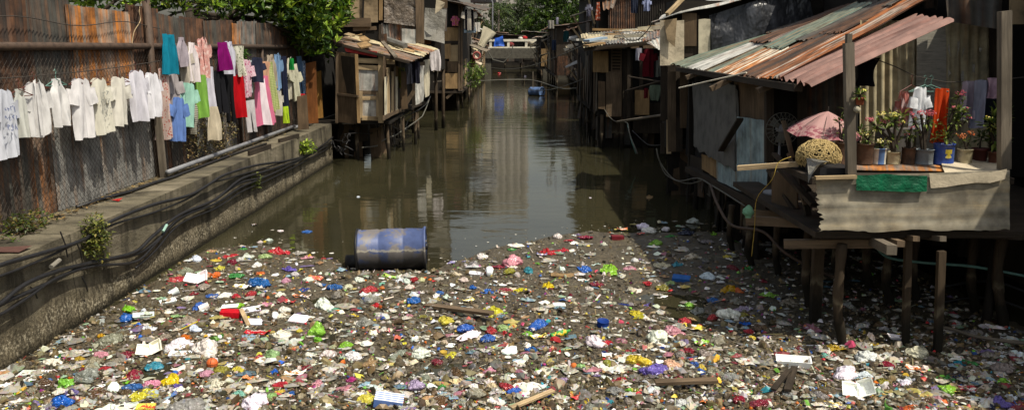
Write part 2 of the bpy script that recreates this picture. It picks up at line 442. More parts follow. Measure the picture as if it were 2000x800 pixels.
# small things lying on the walkway
for (x0, y0, x1, y1, w_, lab) in ((486, 301, 528, 287, .12, 'short dark timber offcut lying on the walkway nearest the shirts'), (545, 276, 583, 265, .1, 'thin dark timber offcut lying on the walkway close to the far end')):
    g = MB(); g.beam(P(x0, y0, Z=ZW+.035), P(x1, y1, Z=ZW+.035), .045, w_); tag(g.build('timber_offcut', M['wood_dark']), lab, 'timber', 'timber offcuts on the walkway')
g = MB(); p = P(228, 391, Z=ZW+.012)
g.patch(p+V((-.05, .04, .01)), p+V((.06, .05, .03)), p+V((.05, -.05, .005)), p+V((-.06, -.03, .02)), 2, 2, warp=.01)
tag(g.build('paper_scrap', M['red_banner']), 'small red paper scrap lying on the concrete walkway', 'litter')
g = MB(); p = P(18, 489, Z=ZW+.012)
g.patch(p+V((-.16, .1, .02)), p+V((.16, .12, .03)), p+V((.15, -.09, .01)), p+V((-.16, -.08, .02)), 4, 3, warp=.02)
o = g.build('cloth_rag', M['cloth'], color=hx('5f453e')); tag(o, 'flat faded pink rag lying on the walkway at far left', 'rag')
g = MB(); pts = [P(px, py, Z=ZW+.03) for px, py in ((150, 404), (200, 388), (250, 375), (300, 357), (340, 345), (400, 322), (450, 303), (520, 280))]
g.tube(pts, .022, 6); tag(g.build('rubber_hose', M['cable'], smooth=True), 'black hose lying along the inner edge of the walkway', 'hose')

# ---------------------------------------------------------------- fence of corrugated sheets
FY = 4.0
fence = thing('corrugated_fence', 'tall fence of rusty corrugated sheets with pipe rail and wire mesh, left bank', 'fence', (XF, 12, ZW))
def fpx(px): return P(px, 92, X=XF-.04).y
lo_tier = [(-160, 'rust_brown'), (-70, 'zinc_dark'), (30, 'rusty'), (82, 'zinc_grey'), (170, 'zinc_grey'), (238, 'zinc_grey'), (276, 'rusty'), (318, 'zinc_dark'), (345, 'zinc_dark'), (372, 'zinc_grey'), (398, 'zinc_dark'), (425, 'zinc_grey'), (447, 'zinc_dark'), (468, 'zinc_dark'), (488, 'rust_brown'), (508, 'zinc_dark'), (527, 'zinc_dark'), (545, 'rust_brown'), (562, 'zinc_dark'), (577, 'zinc_dark'), (592, 'rust_brown'), (604, None)]
up_tier = [(-160, 'zinc_dark'), (-60, 'rust_brown'), (55, 'zinc_dark'), (132, 'rust_orange'), (252, 'rust_brown'), (308, 'zinc_dark'), (355, 'rust_brown'), (397, 'zinc_dark'), (427, 'rust_brown'), (452, 'rust_orange'), (466, 'zinc'), (500, 'zinc_dark'), (530, 'rust_brown'), (556, 'zinc_dark'), (580, 'zinc_dark'), (604, None)]  # dark tones here carry the tree's shade on the upper sheets
r = random.Random(8)
for tier, zb, zt, dx in ((lo_tier, ZW+.01, 2.45, 0.), (up_tier, 2.3, 3.5, .02)):
    for k in range(len(tier)-1):
        y0 = fpx(tier[k][0])-.05 if tier[k][0] > -100 else 3.; y1 = fpx(tier[k+1][0])+.06
        W = y1-y0; x = XF-.04+dx+(.015 if k % 2 else 0)
        zt2 = zt + r.uniform(-.06, .1) + (.3 if zt > 3 and k < 3 else 0); tl = r.gauss(0, .02)
        n_ = max(8, min(110, int(W/.076*5)))
        g = MB(); g.patch((x, y0, zt2+tl), (x, y1, zt2-tl), (x, y1, zb), (x, y0+r.gauss(0, .01), zb), n_, 10, .014, .076, .012, jag=.004, seed=k+int(zb*100))
        g.build('corrugated_sheet', M[tier[k][1]], fence, smooth=True)
# pipe frame: posts, top rail, bottom pipe
for px, zt in ((312, 3.72), (598, 3.1), (-60, 3.1)):
    p = P(px, 330, X=XF+.05); g = MB(); g.tube([(XF+.05, p.y, ZW-.05), (XF+.05, p.y, zt)], .06, 10); g.build('post', M['pipe_brown'], fence, smooth=True)
p = P(318, 330, X=XF+.14); g = MB(); g.beam((XF+.14, p.y+.02, ZW-.02), (XF+.12, p.y, 2.35), .1, .05); g.build('post', M['wood_grey'], fence)
g = MB(); g.tube([(XF+.05, 3.2, 3.0), (XF+.05, 12.8, 3.01), (XF+.05, 22.2, 3.0)], .047, 10); g.build('top_rail', M['pipe_brown'], fence, smooth=True)
for px in (470, 520): 
    p = P(px, 250, X=XF+.04); g = MB(); g.tube([(XF+.04, p.y, ZW), (XF+.04, p.y, 3.02)], .035, 8); g.build('post', M['pipe_brown'], fence, smooth=True)
g = MB()
Y0, Y1, z0, z1, stp = 3.2, 21.5, ZW+.03, 2.98, .085
Hh = z1-z0
k = Y0-Hh
rr = random.Random(3)
while k < Y1:
    for sg in (1, -1):
        ya = k; yb = k+Hh
        za, zb = (z0, z1) if sg > 0 else (z1, z0)
        # clip to the fence run
        def pt(y): return za+(zb-za)*(y-ya)/(yb-ya)
        a, b = max(ya, Y0), min(yb, Y1)
        if b-a > .05:
            m_ = max(2, int((b-a)/.3)); pts = []
            for i in range(m_+1):
                y = a+(b-a)*i/m_; z = pt(y)
                pts.append((XF+.035+noise.noise(V((y, z, 2)))*.025, y+noise.noise(V((y*2, z*2, 7)))*.02, z+noise.noise(V((y*2, z*2, 1)))*.02))
            g.tube(pts, .0023, 3, cap=False)
    k += stp
g.build('wire_mesh', M['wire'], fence)
g = MB(); pts = [P(px, py, X=XF+.22) for px, py in ((326, 323), (400, 300), (470, 279), (530, 260), (575, 244))]
g.tube([V((p.x, p.y, ZW+.09)) for p in pts], .038, 10); tag(g.build('water_pipe', M['pipe_grey'], smooth=True), 'pale grey water pipe running along the foot of the fence', 'pipe')
g = MB(); g.tube([(XF+.1, fpx(545)-.5, ZW+.04), (XF+.35, fpx(575), ZW+.05)], .04, 8); tag(g.build('drain_pipe', M['pipe_grey'], smooth=True), 'short dark pipe length lying below the far end of the grey pipe', 'pipe')
# wires on the fence
g = MB(); pts = []
for i in range(25):
    t = i/24; y = 6+t*7; pts.append((XF+.06, y, 3.27+.04*math.sin(t*17)+.05*t))
g.tube(pts, .006, 4); tag(g.build('fence_wire', M['wire']), 'thin twisted wire strung across the rusty upper fence sheets', 'wire')

# ---------------------------------------------------------------- cables along the wall
upper = [(-40, 542), (0, 524), (80, 493), (160, 464), (222, 432), (300, 403), (370, 378), (410, 356), (440, 344), (500, 324), (560, 311), (610, 298), (650, 270)]
lower = [(-40, 612), (0, 590), (50, 560), (110, 530), (180, 507), (262, 493), (300, 464), (350, 418), (420, 386), (470, 352), (520, 336), (585, 308), (640, 276)]
def smooth_path(pts, n=6):
    out = []; m = len(pts)
    for i in range(m-1):
        p0, p1, p2, p3 = pts[max(i-1, 0)], pts[i], pts[i+1], pts[min(i+2, m-1)]
        for k in range(n):
            t = k/n; out.append(.5*((2*p1)+(p2-p0)*t+(2*p0-5*p1+4*p2-p3)*t*t+(3*p1-p0-3*p2+p3)*t**3))
    out.append(pts[-1]); return out
labs = ['thick black cable along the wall top, uppermost of the bundle', 'black cable clinging just beneath the uppermost cable on the canal wall', 'thick black cable forming the top of the lower drooping bundle on the wall',
        'black cable in the middle of the lower drooping bundle on the wall', 'black cable hanging lowest in the lower bundle on the canal wall', 'thin black cable swinging away below the far half of the wall bundle']
for k, (path, dz, dx, rad) in enumerate(((upper, 0, .05, .022), (upper, -.05, .035, .014), (lower, .0, .06, .023), (lower, -.05, .05, .021), (lower, -.09, .06, .017), (lower[5:], -.17, .04, .014))):
    pts = [P(px, py, X=XW+.03+dx) for px, py in path]
    pts = [p + V((0, 0, dz + .03*math.sin(i*1.7+k*2.1))) for i, p in enumerate(pts)]
    g = MB(); g.tube(smooth_path(pts), rad, 7); tag(g.build('cable', M['cable'], smooth=True), labs[k], 'cable', 'black cables along the canal wall')
for px, py, l_ in ((148, 470, .22), (160, 540, .2), (118, 452, .3), (60, 560, .15)):
    p = P(px, py, X=XW+.08); g = MB(); g.tube([p, p+V((.01, .05, -l_*.5)), p+V((-.02, .12, -l_))], .008, 5)
    tag(g.build('cable_tie', M['cable']), 'loose black tie end dangling from the wall cables', 'cable tie', 'loose ties dangling from the wall cables')
p = P(100, 521, X=XW+.1); g = MB()
g.tube([p, p+V((0, .16, .03))], .024, 8); o = g.build('cable_joint', M['cloth'], color=hx('8a857a')); tag(o, 'pale taped joint on the lower cable bundle near the small bush', 'cable joint')
p = P(318, 452, X=XW+.12); g = MB(); g.tube([p, p+V((0, .14, .06))], .019, 8); o = g.build('cable_joint', M['cloth'], color=hx('9fc2b4')); tag(o, 'mint green taped joint on the lower cable bundle halfway up', 'cable joint')

# ---------------------------------------------------------------- plants on the wall
def leaf_quad(g, p, d, n, L, W, c, bend=.25):
    d = d.normalized(); s_ = d.cross(n)
    if s_.length < 1e-5: s_ = d.orthogonal()
    s_.normalize(); n2 = s_.cross(d)
    b = len(g.v)
    for q in (p, p+d*L*.5+s_*W*.5+n2*L*.04, p+d*L-n2*L*bend, p+d*L*.5-s_*W*.5+n2*L*.04): g.add(q)
    g.face((b, b+1, b+2, b+3), c)
def jit(c, r, k=.25):
    f = 1+r.uniform(-k, k); return (c[0]*f*(1+r.uniform(-.15, .15)), c[1]*f, c[2]*f*(1+r.uniform(-.2, .2)), 1)
def rnd_dir(r):
    while True:
        v = V((r.uniform(-1, 1), r.uniform(-1, 1), r.uniform(-1, 1)))
        if .05 < v.length < 1: return v.normalized()
def bush(name, label, p, rad, n, L, cols, seed, squash=(1, 1, 1), cat='plant'):
    r = random.Random(seed); t = thing(name, label, cat, p); g = MB(); st = MB()
    for k in range(7):
        d = rnd_dir(r); d.z = abs(d.z)*.6-.1; st.tube([p, p+V((d.x*rad*.5, d.y*rad*.5, d.z*rad*.5))], .008, 4)
    st.build('stem', M['wood_dark'], t)
    for _ in range(n):
        d = rnd_dir(r); q = p + V((d.x*squash[0], d.y*squash[1], d.z*squash[2]))*rad*r.random()**.45
        if noise.noise(q*5.0+V((seed, 0, 0))) < -.18: continue
        o_ = rnd_dir(r); o_.z = o_.z*.6+.15
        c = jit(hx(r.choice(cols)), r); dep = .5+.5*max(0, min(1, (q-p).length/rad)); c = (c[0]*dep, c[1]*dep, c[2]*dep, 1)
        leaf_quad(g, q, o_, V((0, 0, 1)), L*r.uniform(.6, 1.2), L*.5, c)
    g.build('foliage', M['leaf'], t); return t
bush('wall_bush', 'small leafy bush growing out of the canal wall between the cables', P(186, 462, X=XW+.09), .25, 750, .055, ['5b6426', '7d8034', '47521f', '8d8a48'], 3, (.6, .95, 1.15))
bush('wall_fern', 'bright green weed growing on the wall edge near the far end', P(598, 287, X=XW+.1), .36, 340, .1, ['8aa52c', 'a5b93a', '5f7a22'], 5, (.6, 1.2, .5))
bush('fence_weed', 'low green weeds at the foot of the fence, far left of the walkway', P(40, 452, X=XF+.2), .42, 700, .07, ['4a5a22', '6d7a30', '7a7038', '3a461a'], 6, (.5, 1.6, .55))
bush('wall_weed', 'thin dusty weed hanging on the wall below the cables', P(500, 352, X=XW+.06), .2, 110, .08, ['6d7a3a', '8a8f50'], 7, (.4, .8, .9))
bush('dry_creeper', 'dry brown creeper at the fence foot behind the hanging clothes', P(415, 262, X=XF+.12), .55, 1500, .055, ['8b7a50', '6b5a3a', 'a5946a', '5d5a30'], 9, (.16, 2.6, .85))
bush('fence_creeper', 'small green creeper on the fence between the coloured clothes', P(478, 112, X=XF+.1), .22, 300, .06, ['4d7a2c', '6b9a3a', '3a5a20'], 10, (.3, 1, .8))
# ================================================================ CLOTHES ON THE FENCE
def garment(kind, W, L, seed):
    """local: x across, z down from 0, front towards -y"""
    r = random.Random(seed); g = MB(); hw = W/2
    ph = [r.uniform(0, 6.28) for _ in range(6)]; so = V((r.random()*90, r.random()*90, 0))
    def fold(s, t, k=1.):
        a = t**.8
        return k*a*(.036*math.sin(4.2*s+ph[0]+1.2*t)+.020*math.sin(8*s+ph[1]-t)+.07*noise.noise(so+V((s*2.4, t*.9, 0)))) + .006*noise.noise(so+V((s*5, t*4, 4)))
    prof = {'tee': lambda t: .86+.14*min(1, t*3), 'tank': lambda t: (.52+.48*min(1, max(0, t-.12)/.2)**1.2 if t < .32 else 1.), 'dress': lambda t: .55+.45*t**.9 if t > .25 else .62-.05*t,
            'skirt': lambda t: .7+.3*t, 'towel': lambda t: 1.-.04*math.sin(t*5+ph[3]), 'shirt': lambda t: .86+.14*min(1, t*3), 'vneck': lambda t: .86+.14*min(1, t*3), 'drape': lambda t: .75+.25*math.sin(1+t*3+ph[2])}.get(kind, lambda t: 1.)
    neck = {'tee': (.34, .075), 'tank': (.62, .17), 'dress': (.5, .1), 'shirt': (.3, .13), 'vneck': (.33, .17)}.get(kind, (0, 0))
    shoulder = .085 if kind in ('tee', 'shirt', 'vneck') else .02
    def top(s, back=False):
        z = -shoulder*L*abs(s)**1.6
        if neck[0] and abs(s) < neck[0]:
            q = abs(s)/neck[0]; d = neck[1]*L*(.25 if back else 1.)
            z -= d*((1-q) if kind in ('vneck', 'shirt') else (1-q*q))
        return z
    hemn = r.uniform(-.02, .02)
    def bot(s): return -L*(1 - .012*math.sin(5*s+ph[4]) + hemn*s - (.06*(s*s) if kind == 'shirt' else 0))
    if kind in ('pants', 'shorts'):
        cr = .32 if kind == 'pants' else .55
        for sg in (-1, 1):
            def fn(u, v, sg=sg):
                a = u*2*math.pi; t = v
                cx = sg*hw*(.27+.16*t); rx = hw*(.30-.05*t) if t > cr*.7 else hw*.33
                return V((cx+rx*math.cos(a)*1.08, .028*math.sin(a)+fold(cx/hw+math.cos(a)*.4, t, .7), -L*t*(1+.02*math.cos(a+sg))))
            g.grid(fn, 16, 14, closeu=True)
        return g
    nu, nv = 22, 18
    for back in (False, True):
        def fn(u, v, back=back):
            s = u*2-1
            if back: s = -s
            z = top(s, back)*(1-v)+bot(s)*v; t = -z/L
            x = s*hw*prof(max(0, min(1, t)))
            y = (.03*(1-s**4)*(1-.3*t)) * (1 if back else -1) + fold(s, t)
            return V((x, y, z))
        g.grid(fn, nu, nv)
    if kind in ('tee', 'shirt', 'vneck'):
        sl_ = L*(.25 if kind != 'shirt' else .29)
        for sg in (-1, 1):
            a0 = r.uniform(1.15, 1.42); d = V((sg*math.cos(a0), r.uniform(-.1, .15), -math.sin(a0))); c0 = V((sg*hw*.84, 0, -shoulder*L-.09))
            pr = V((sg*d.z*-1*sg, 0, 0)); side = V((d.z, 0, -d.x)).normalized()
            def fn(u, v, d=d, c0=c0, side=side, sg=sg):
                a = u*2*math.pi; w_ = (.105-.015*v)*(L/.72); th = .03+.014*v
                return c0 + d*sl_*v + side*w_*math.cos(a) + V((0, th*math.sin(a)+fold(math.cos(a), v, .4), 0))
            g.grid(fn, 14, 6, closeu=True)
    if kind == 'shirt':   # collar wings and placket
        for sg in (-1, 1):
            g.patch((sg*.02, -.05, .02), (sg*hw*.34, -.04, 0), (sg*hw*.36, -.06, -.07), (sg*.05, -.065, -.13), 2, 2)
        g.patch((-.015, -.037, -.14), (.015, -.038, -.14), (.015, -.042, -L*.97), (-.015, -.042, -L*.97), 1, 8, warp=.008)
    return g
CM = {}
def cmat(second=None, mode=None, scale=18.):
    k = (second, mode, scale)
    if second is None: return M['cloth']
    if k not in CM: CM[k] = cloth('cloth_%s' % (mode or 'print'), second, mode, scale)
    return CM[k]
HP = MB()   # shared hanger shape
HP.tube([(-.2, 0, -.075), (0, 0, .0), (.2, 0, -.075)], .006, 5); HP.tube([(-.2, 0, -.075), (.2, 0, -.075)], .005, 5)
HP.tube([(0, 0, 0), (0, 0, .05), (.02, 0, .08), (0, 0, .11), (-.02, 0, .09)], .004, 5)
# x0, x1, ytop, ybottom (as measured in the photograph), depth of the line in front of the fence, turn, kind, colour, material, label
WH = [(-28, 32, 172, 312, 'tee', 'd8dbe4', None, 'white T-shirt with faded blue lettering, leftmost on the fence'),
 (20, 52, 172, 270, 'tank', 'cfd0c8', None, 'white sleeveless top with lime green trim beside the leftmost shirt'),
 (36, 95, 158, 270, 'shirt', 'e2e0de', None, 'white short sleeved button shirt with open collar'),
 (92, 125, 152, 248, 'tank', 'e4e2e0', None, 'white ribbed tank top on a green hanger'),
 (128, 182, 150, 272, 'vneck', 'e9e6e6', None, 'long white V-neck T-shirt, widest of the white row'),
 (168, 213, 150, 263, 'tee', 'e6e2d2', None, 'cream T-shirt with faded grey print on the chest'),
 (207, 252, 148, 247, 'tee', 'e8e4d8', None, 'narrow off-white T-shirt right of the cream printed one'),
 (242, 287, 135, 238, 'tee', 'e2e0e8', None, 'bright white crew neck T-shirt hung highest in the white row'),
 (275, 313, 140, 230, 'tee', 'ecebf0', None, 'white T-shirt at the right end of the white row, by the post')]
CO = [(311, 345, 66, 146, 'dress', '1685a0', None, .2, 'turquoise blue blouse with white edging hung high by the post'),
 (345, 361, 72, 131, 'tank', 'b8adb6', None, .16, 'pale mauve sleeveless top right of the turquoise blouse'),
 (351, 371, 88, 165, 'tee', 'c9bfb0', None, .14, 'beige T-shirt hanging below the mauve top'),
 (363, 383, 82, 161, 'tank', 'e6dcdc', None, .18, 'white sleeveless top between the beige shirt and the pink satin blouse'),
 (379, 408, 74, 153, 'shirt', 'e3a9a0', ('f0d8cf', None, 9.), .2, 'pink satin blouse with shiny pale patches'),
 (304, 334, 132, 274, 'dress', 'd9c2b8', ('b5564a', 'spots', 30.), .12, 'long pale dress with red floral print beside the post'),
 (325, 351, 142, 231, 'tee', 'b3abab', None, .1, 'grey T-shirt behind the long floral dress'),
 (332, 363, 188, 277, 'tee', '6f8fd0', None, .2, 'cornflower blue T-shirt hanging lowest by the post'),
 (349, 383, 160, 250, 'tee', 'a9d9c6', None, .2, 'mint green T-shirt beside the cornflower blue one'),
 (361, 385, 203, 263, 'drape', 'b9b4a4', ('6f6a60', 'hstripe', 9.), .08, 'grey striped shirt mostly hidden behind the mint T-shirt'),
 (377, 405, 146, 231, 'skirt', '86b850', None, .18, 'lime green dress under the pink satin blouse'),
 (400, 415, 130, 211, 'towel', 'd9d6e2', None, .12, 'long narrow white cloth right of the lime dress'),
 (401, 431, 208, 275, 'drape', 'd4c7ae', None, .22, 'crumpled cream blouse hanging low on the mesh'),
 (420, 448, 82, 138, 'dress', '8a1270', None, .2, 'purple magenta dress hung high'),
 (434, 458, 80, 148, 'tank', 'd9d8e6', None, .14, 'white top right of the purple dress'),
 (412, 441, 138, 222, 'pants', '1f1f24', None, .1, 'black trousers below the purple dress'),
 (434, 459, 145, 240, 'pants', '19191c', None, .16, 'long black trousers left of the red dress'),
 (454, 476, 90, 149, 'drape', 'dcd9c6', ('6b7a5a', 'spots', 24.), .18, 'cream patterned blouse above the red dress'),
 (451, 478, 146, 231, 'skirt', 'c4101c', None, .14, 'bright red long dress'),
 (470, 493, 115, 190, 'tee', 'e6c5d0', ('b65a7a', 'spots', 26.), .2, 'pink and white floral top right of the red dress'),
 (481, 497, 118, 182, 'drape', 'ccd6da', ('7f95a5', None, 9.), .1, 'pale blue patterned blouse beside the navy top'),
 (487, 517, 111, 161, 'tee', '2d3145', None, .26, 'navy blue short top draped over the pink dress'),
 (474, 501, 196, 259, 'shorts', 'd4cfd0', None, .22, 'pale grey sports shorts hanging lowest below the floral top'),
 (489, 529, 148, 246, 'dress', 'e07a9a', ('f3e6ec', 'centre', .075), .2, 'long pink dress with a white centre panel'),
 (506, 530, 120, 226, 'skirt', 'd8a788', None, .12, 'peach coloured long dress behind the pink dress'),
 (514, 536, 120, 219, 'dress', 'd6d59a', ('8fa05a', 'check', 9.), .16, 'pale yellow checked dress'),
 (516, 538, 106, 173, 'tank', 'b8a894', None, .1, 'beige sleeveless top above the yellow checked dress'),
 (533, 549, 105, 177, 'shirt', '7f9fc4', None, .16, 'sky blue shirt in the far part of the washing'),
 (546, 561, 110, 231, 'pants', '23283f', None, .12, 'dark navy trousers right of the sky blue shirt'),
 (535, 552, 176, 226, 'tee', 'cdc6b8', None, .2, 'small cream top hanging below the sky blue shirt'),
 (550, 565, 208, 241, 'shorts', 'b5d430', None, .18, 'lime yellow shorts hanging lowest near the far end'),
 (559, 574, 112, 196, 'shirt', 'd9d2bd', None, .12, 'cream cardigan left of the pale far shirt'),
 (568, 583, 130, 198, 'tee', 'c9c6ae', None, .2, 'pale cream T-shirt right of the cream cardigan'),
 (566, 573, 114, 137, 'towel', '1f8a3c', None, .24, 'small green cloth between the two cream tops'),
 (577, 590, 110, 191, 'pants', '56708f', None, .12, 'faded blue jeans near the far end of the fence'),
 (586, 598, 118, 192, 'tank', '7f93b0', ('dfe3ea', 'spots', 24.), .18, 'blue and white patterned top, last but the red shorts'),
 (584, 598, 183, 209, 'shorts', 'b5262a', None, .22, 'small red shorts at the far end of the washing')]
r = random.Random(21)
for i, (x0, x1, yt, yb, kind, c, pat, lab) in enumerate(WH):
    cx = (x0+x1)/2; X = XF+.26; p = P(cx, yt, X=X); q = P(cx, yb, X=X); zc = zc_of(p); phi = .15+r.uniform(-.16, .2)
    Wd = (x1-x0)*zc/1600/(math.cos(phi)*abs(cx-1000)/1600+math.sin(phi))
    L = p.z-q.z
    g = garment(kind, Wd*(.70 if kind in ('tee', 'shirt', 'vneck') else .92), L, 100+i)
    mt = cmat(*pat) if pat else M['cloth']
    o = g.build({'tee': 't_shirt', 'vneck': 't_shirt', 'tank': 'tank_top', 'shirt': 'button_shirt'}[kind], mt, smooth=True, color=hx(c, .95), loc=(0, 0, 0))
    o.location = p; o.rotation_euler = (r.uniform(-.02, .02), r.uniform(-.03, .03), math.pi/2-phi)
    tag(o, lab, 'top' if kind == 'tank' else 'shirt', 'white laundry hanging on the fence')
    if i in (0, 5):   # faded print on the chest
        pm = MB(); r3 = random.Random(i)
        for ln in range(3 if i == 0 else 4):
            for q_ in range(5):
                x_ = (-.5+q_/4)*Wd*.3+r3.uniform(-.01, .01); z_ = -L*(.3+.13*ln); pts = [V((x_+r3.uniform(-.025, .025), 0, z_+r3.uniform(-.035, .035))) for _ in range(3)]
                for a_, b_ in zip(pts, pts[1:]):
                    y_ = -.066-.01*r3.random(); n2 = V((b_.z-a_.z, 0, a_.x-b_.x)).normalized()*.006
                    pm.patch(a_-n2+V((0, y_, 0)), b_-n2+V((0, y_, 0)), b_+n2+V((0, y_, 0)), a_+n2+V((0, y_, 0)))
        co_ = pm.build('chest_print', M['cloth'], color=hx('7d86a8' if i == 0 else 'a9aaa2'), loc=(0, 0, 0)); co_.parent = o
    if i > 0:
        hm = M['hose_green'] if i == 3 else M['hanger']
        h = HP.build('clothes_hanger', hm, loc=(0, 0, 0)); h.location = p+V((0, 0, -.012)); h.rotation_euler = (0, 0, math.pi/2-phi)
        tag(h, 'hanger holding the ' + lab.split(',')[0].replace('T-shirt', 'shirt')[:60], 'clothes hanger', 'hangers along the white laundry')
for i, (x0, x1, yt, yb, kind, c, pat, dx, lab) in enumerate(CO):
    cx = (x0+x1)/2; X = XF+.1+dx; p = P(cx, yt, X=X); q = P(cx, yb, X=X); zc = zc_of(p); phi = .35+r.uniform(-.12, .2)
    Wd = (x1-x0)*zc/1600/(math.cos(phi)*abs(cx-1000)/1600+math.sin(phi))
    L = p.z-q.z
    g = garment(kind, Wd*(.8 if kind in ('tee', 'shirt') else 1.12), L, 200+i)
    mt = cmat(*pat) if pat else M['cloth']
    nm = {'tee': 't_shirt', 'tank': 'tank_top', 'shirt': 'blouse', 'dress': 'dress', 'skirt': 'long_dress', 'towel': 'cloth', 'drape': 'blouse', 'pants': 'trousers', 'shorts': 'shorts'}[kind]
    o = g.build(nm, mt, smooth=True, color=hx(c, .9), loc=(0, 0, 0))
    o.location = p; o.rotation_euler = (r.uniform(-.03, .03), r.uniform(-.08, .08), math.pi/2-phi)
    tag(o, lab, nm.replace('_', ' ').replace('t shirt', 'shirt'), 'coloured laundry hanging on the fence')
g = MB(); pts = []
a = P(-40, 176, X=XF+.26); b = P(314, 132, X=XF+.26)
for k in range(30):
    t = k/29; pts.append(a*(1-t)+b*t + V((0, 0, .1-.08*4*t*(1-t)*.4)))
g.tube(pts, .006, 5); tag(g.build('clothesline', M['wire']), 'thin line carrying the white laundry along the fence', 'line')
# boards leaning at the far end of the fence
for (x0, x1, yt, yb, m_, dx, lab) in ((580, 604, 185, 252, 'ply_dark', .5, 'brown plywood board leaning at the far end of the washing'), (597, 622, 120, 240, 'wood_orange', .42, 'tall orange brown door panel leaning beyond the washing'), (614, 632, 138, 230, 'ply_yellow', .3, 'narrow ochre board leaning in the dark gap before the booth')):
    g = MB(); y = P((x0+x1)/2, yb, X=XF+dx).y
    g.patch(P(x0, yt+4, Y=y), P(x1-5, yt, Y=y), P(x1, yb, Y=y-.15), P(x0+3, yb+2, Y=y-.15), 3, 4, warp=.01, thick=.025)
    tag(g.build('leaning_board', M[m_]), lab, 'board', 'boards leaning at the far end of the fence')

# ================================================================ TREES
def tree(name, label, base, h, blobs, nleaf, L, cols, seed, trunk_r=.16, group=None, asp=.42, holes=-.2, shade=.45, nf=.5, limbs=True):
    r = random.Random(seed); base = V(base); t = thing(name, label, 'tree', base, group)
    tops = [V(b[0]) for b in blobs]
    tb = MB(); c0 = base+V((r.uniform(-.2, .2), r.uniform(-.2, .2), h))
    tb.tube([base-V((0, 0, .3)), base+(c0-base)*.5+V((.1*h*.1, 0, 0)), c0], trunk_r, 8, r1=trunk_r*.5)
    if limbs:
        for q in tops:
            mid = (c0+q)/2+V((r.uniform(-.3, .3), r.uniform(-.3, .3), r.uniform(-.1, .3)))
            tb.tube([base+(c0-base)*r.uniform(.6, 1), mid, q], trunk_r*.4, 6, r1=trunk_r*.1)
    tb.build('trunk', M['wood_dark'], t, smooth=True)
    g = MB(); tot = sum(b[1]**3 for b in blobs)
    for (c, rad, *sq) in blobs:
        c = V(c); sq = sq[0] if sq else (1, 1, .8)
        for _ in range(int(nleaf*rad**3/tot)):
            d = rnd_dir(r); q = c+V((d.x*sq[0], d.y*sq[1], d.z*sq[2]))*rad*(r.random()**.33)*r.uniform(.85, 1.12)
            if noise.noise(q*nf/rad*2+V((seed*3.1, 0, 0))) < holes: continue
            # rosette of a few leaves
            k = noise.noise(q*1.3/rad+V((0, seed, 0)))
            ax = rnd_dir(r); ax.z = abs(ax.z)+.2
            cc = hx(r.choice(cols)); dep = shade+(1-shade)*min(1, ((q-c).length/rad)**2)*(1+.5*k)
            for j in range(r.randint(2, 4)):
                o_ = (rnd_dir(r)+ax*.7); c2 = jit(cc, r, .2)
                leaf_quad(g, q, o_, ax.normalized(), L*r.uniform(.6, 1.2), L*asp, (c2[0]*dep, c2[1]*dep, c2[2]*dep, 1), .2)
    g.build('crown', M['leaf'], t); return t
GRN = ['5f7d1e', '86a22c', 'a5bc42', '4a681c', '36501a', '3d5a1c']
bl = []
for (px, py, X, rad) in ((640, 28, -4.75, .62), (600, 48, -5.0, .6), (625, 88, -4.9, .42), (575, 20, -5.2, .6), (530, 10, -5.5, .55), (640, -20, -4.8, .75), (565, -35, -5.3, .9), (490, 2, -5.7, .45), (500, -40, -5.8, .8), (650, 112, -4.75, .16), (618, 70, -5.0, .4), (588, 84, -5.2, .3)):
    bl.append((P(px, py, X=X), rad))
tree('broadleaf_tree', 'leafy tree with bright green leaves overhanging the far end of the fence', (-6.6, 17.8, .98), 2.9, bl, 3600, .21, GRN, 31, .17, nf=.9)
bl = []
for (px, py, X, rad) in ((300, -14, -5.9, .35), (350, 0, -5.9, .3), (400, 6, -5.9, .32), (440, 8, -5.9, .3), (240, -6, -6.1, .28), (330, -25, -6, .4), (420, -12, -6, .4), (170, -22, -6.2, .4)):
    bl.append((P(px, py, X=X), rad))
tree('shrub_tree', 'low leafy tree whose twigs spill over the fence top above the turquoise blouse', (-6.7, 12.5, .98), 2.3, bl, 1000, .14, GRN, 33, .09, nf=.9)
g = MB(); a = P(275, -10, X=XF+.05)
pts = [P(px, py, X=XF+.06) for px, py in ((280, -12), (272, 20), (274, 40), (262, 62), (258, 85))]
g.tube(smooth_path(pts), .006, 4)
r = random.Random(5)
vine = thing('hanging_vine', 'bare hanging vine with few leaves on the rusty orange sheet', 'plant', pts[0]); g.build('stem', M['wood_pale'], vine)
g = MB()
for k in range(26):
    p = pts[0]+V((0, r.uniform(-.5, .2), r.uniform(-.12, .05))); leaf_quad(g, p, rnd_dir(r), V((0, 0, 1)), .1, .05, jit(hx(r.choice(GRN)), r))
g.build('foliage', M['leaf'], vine)
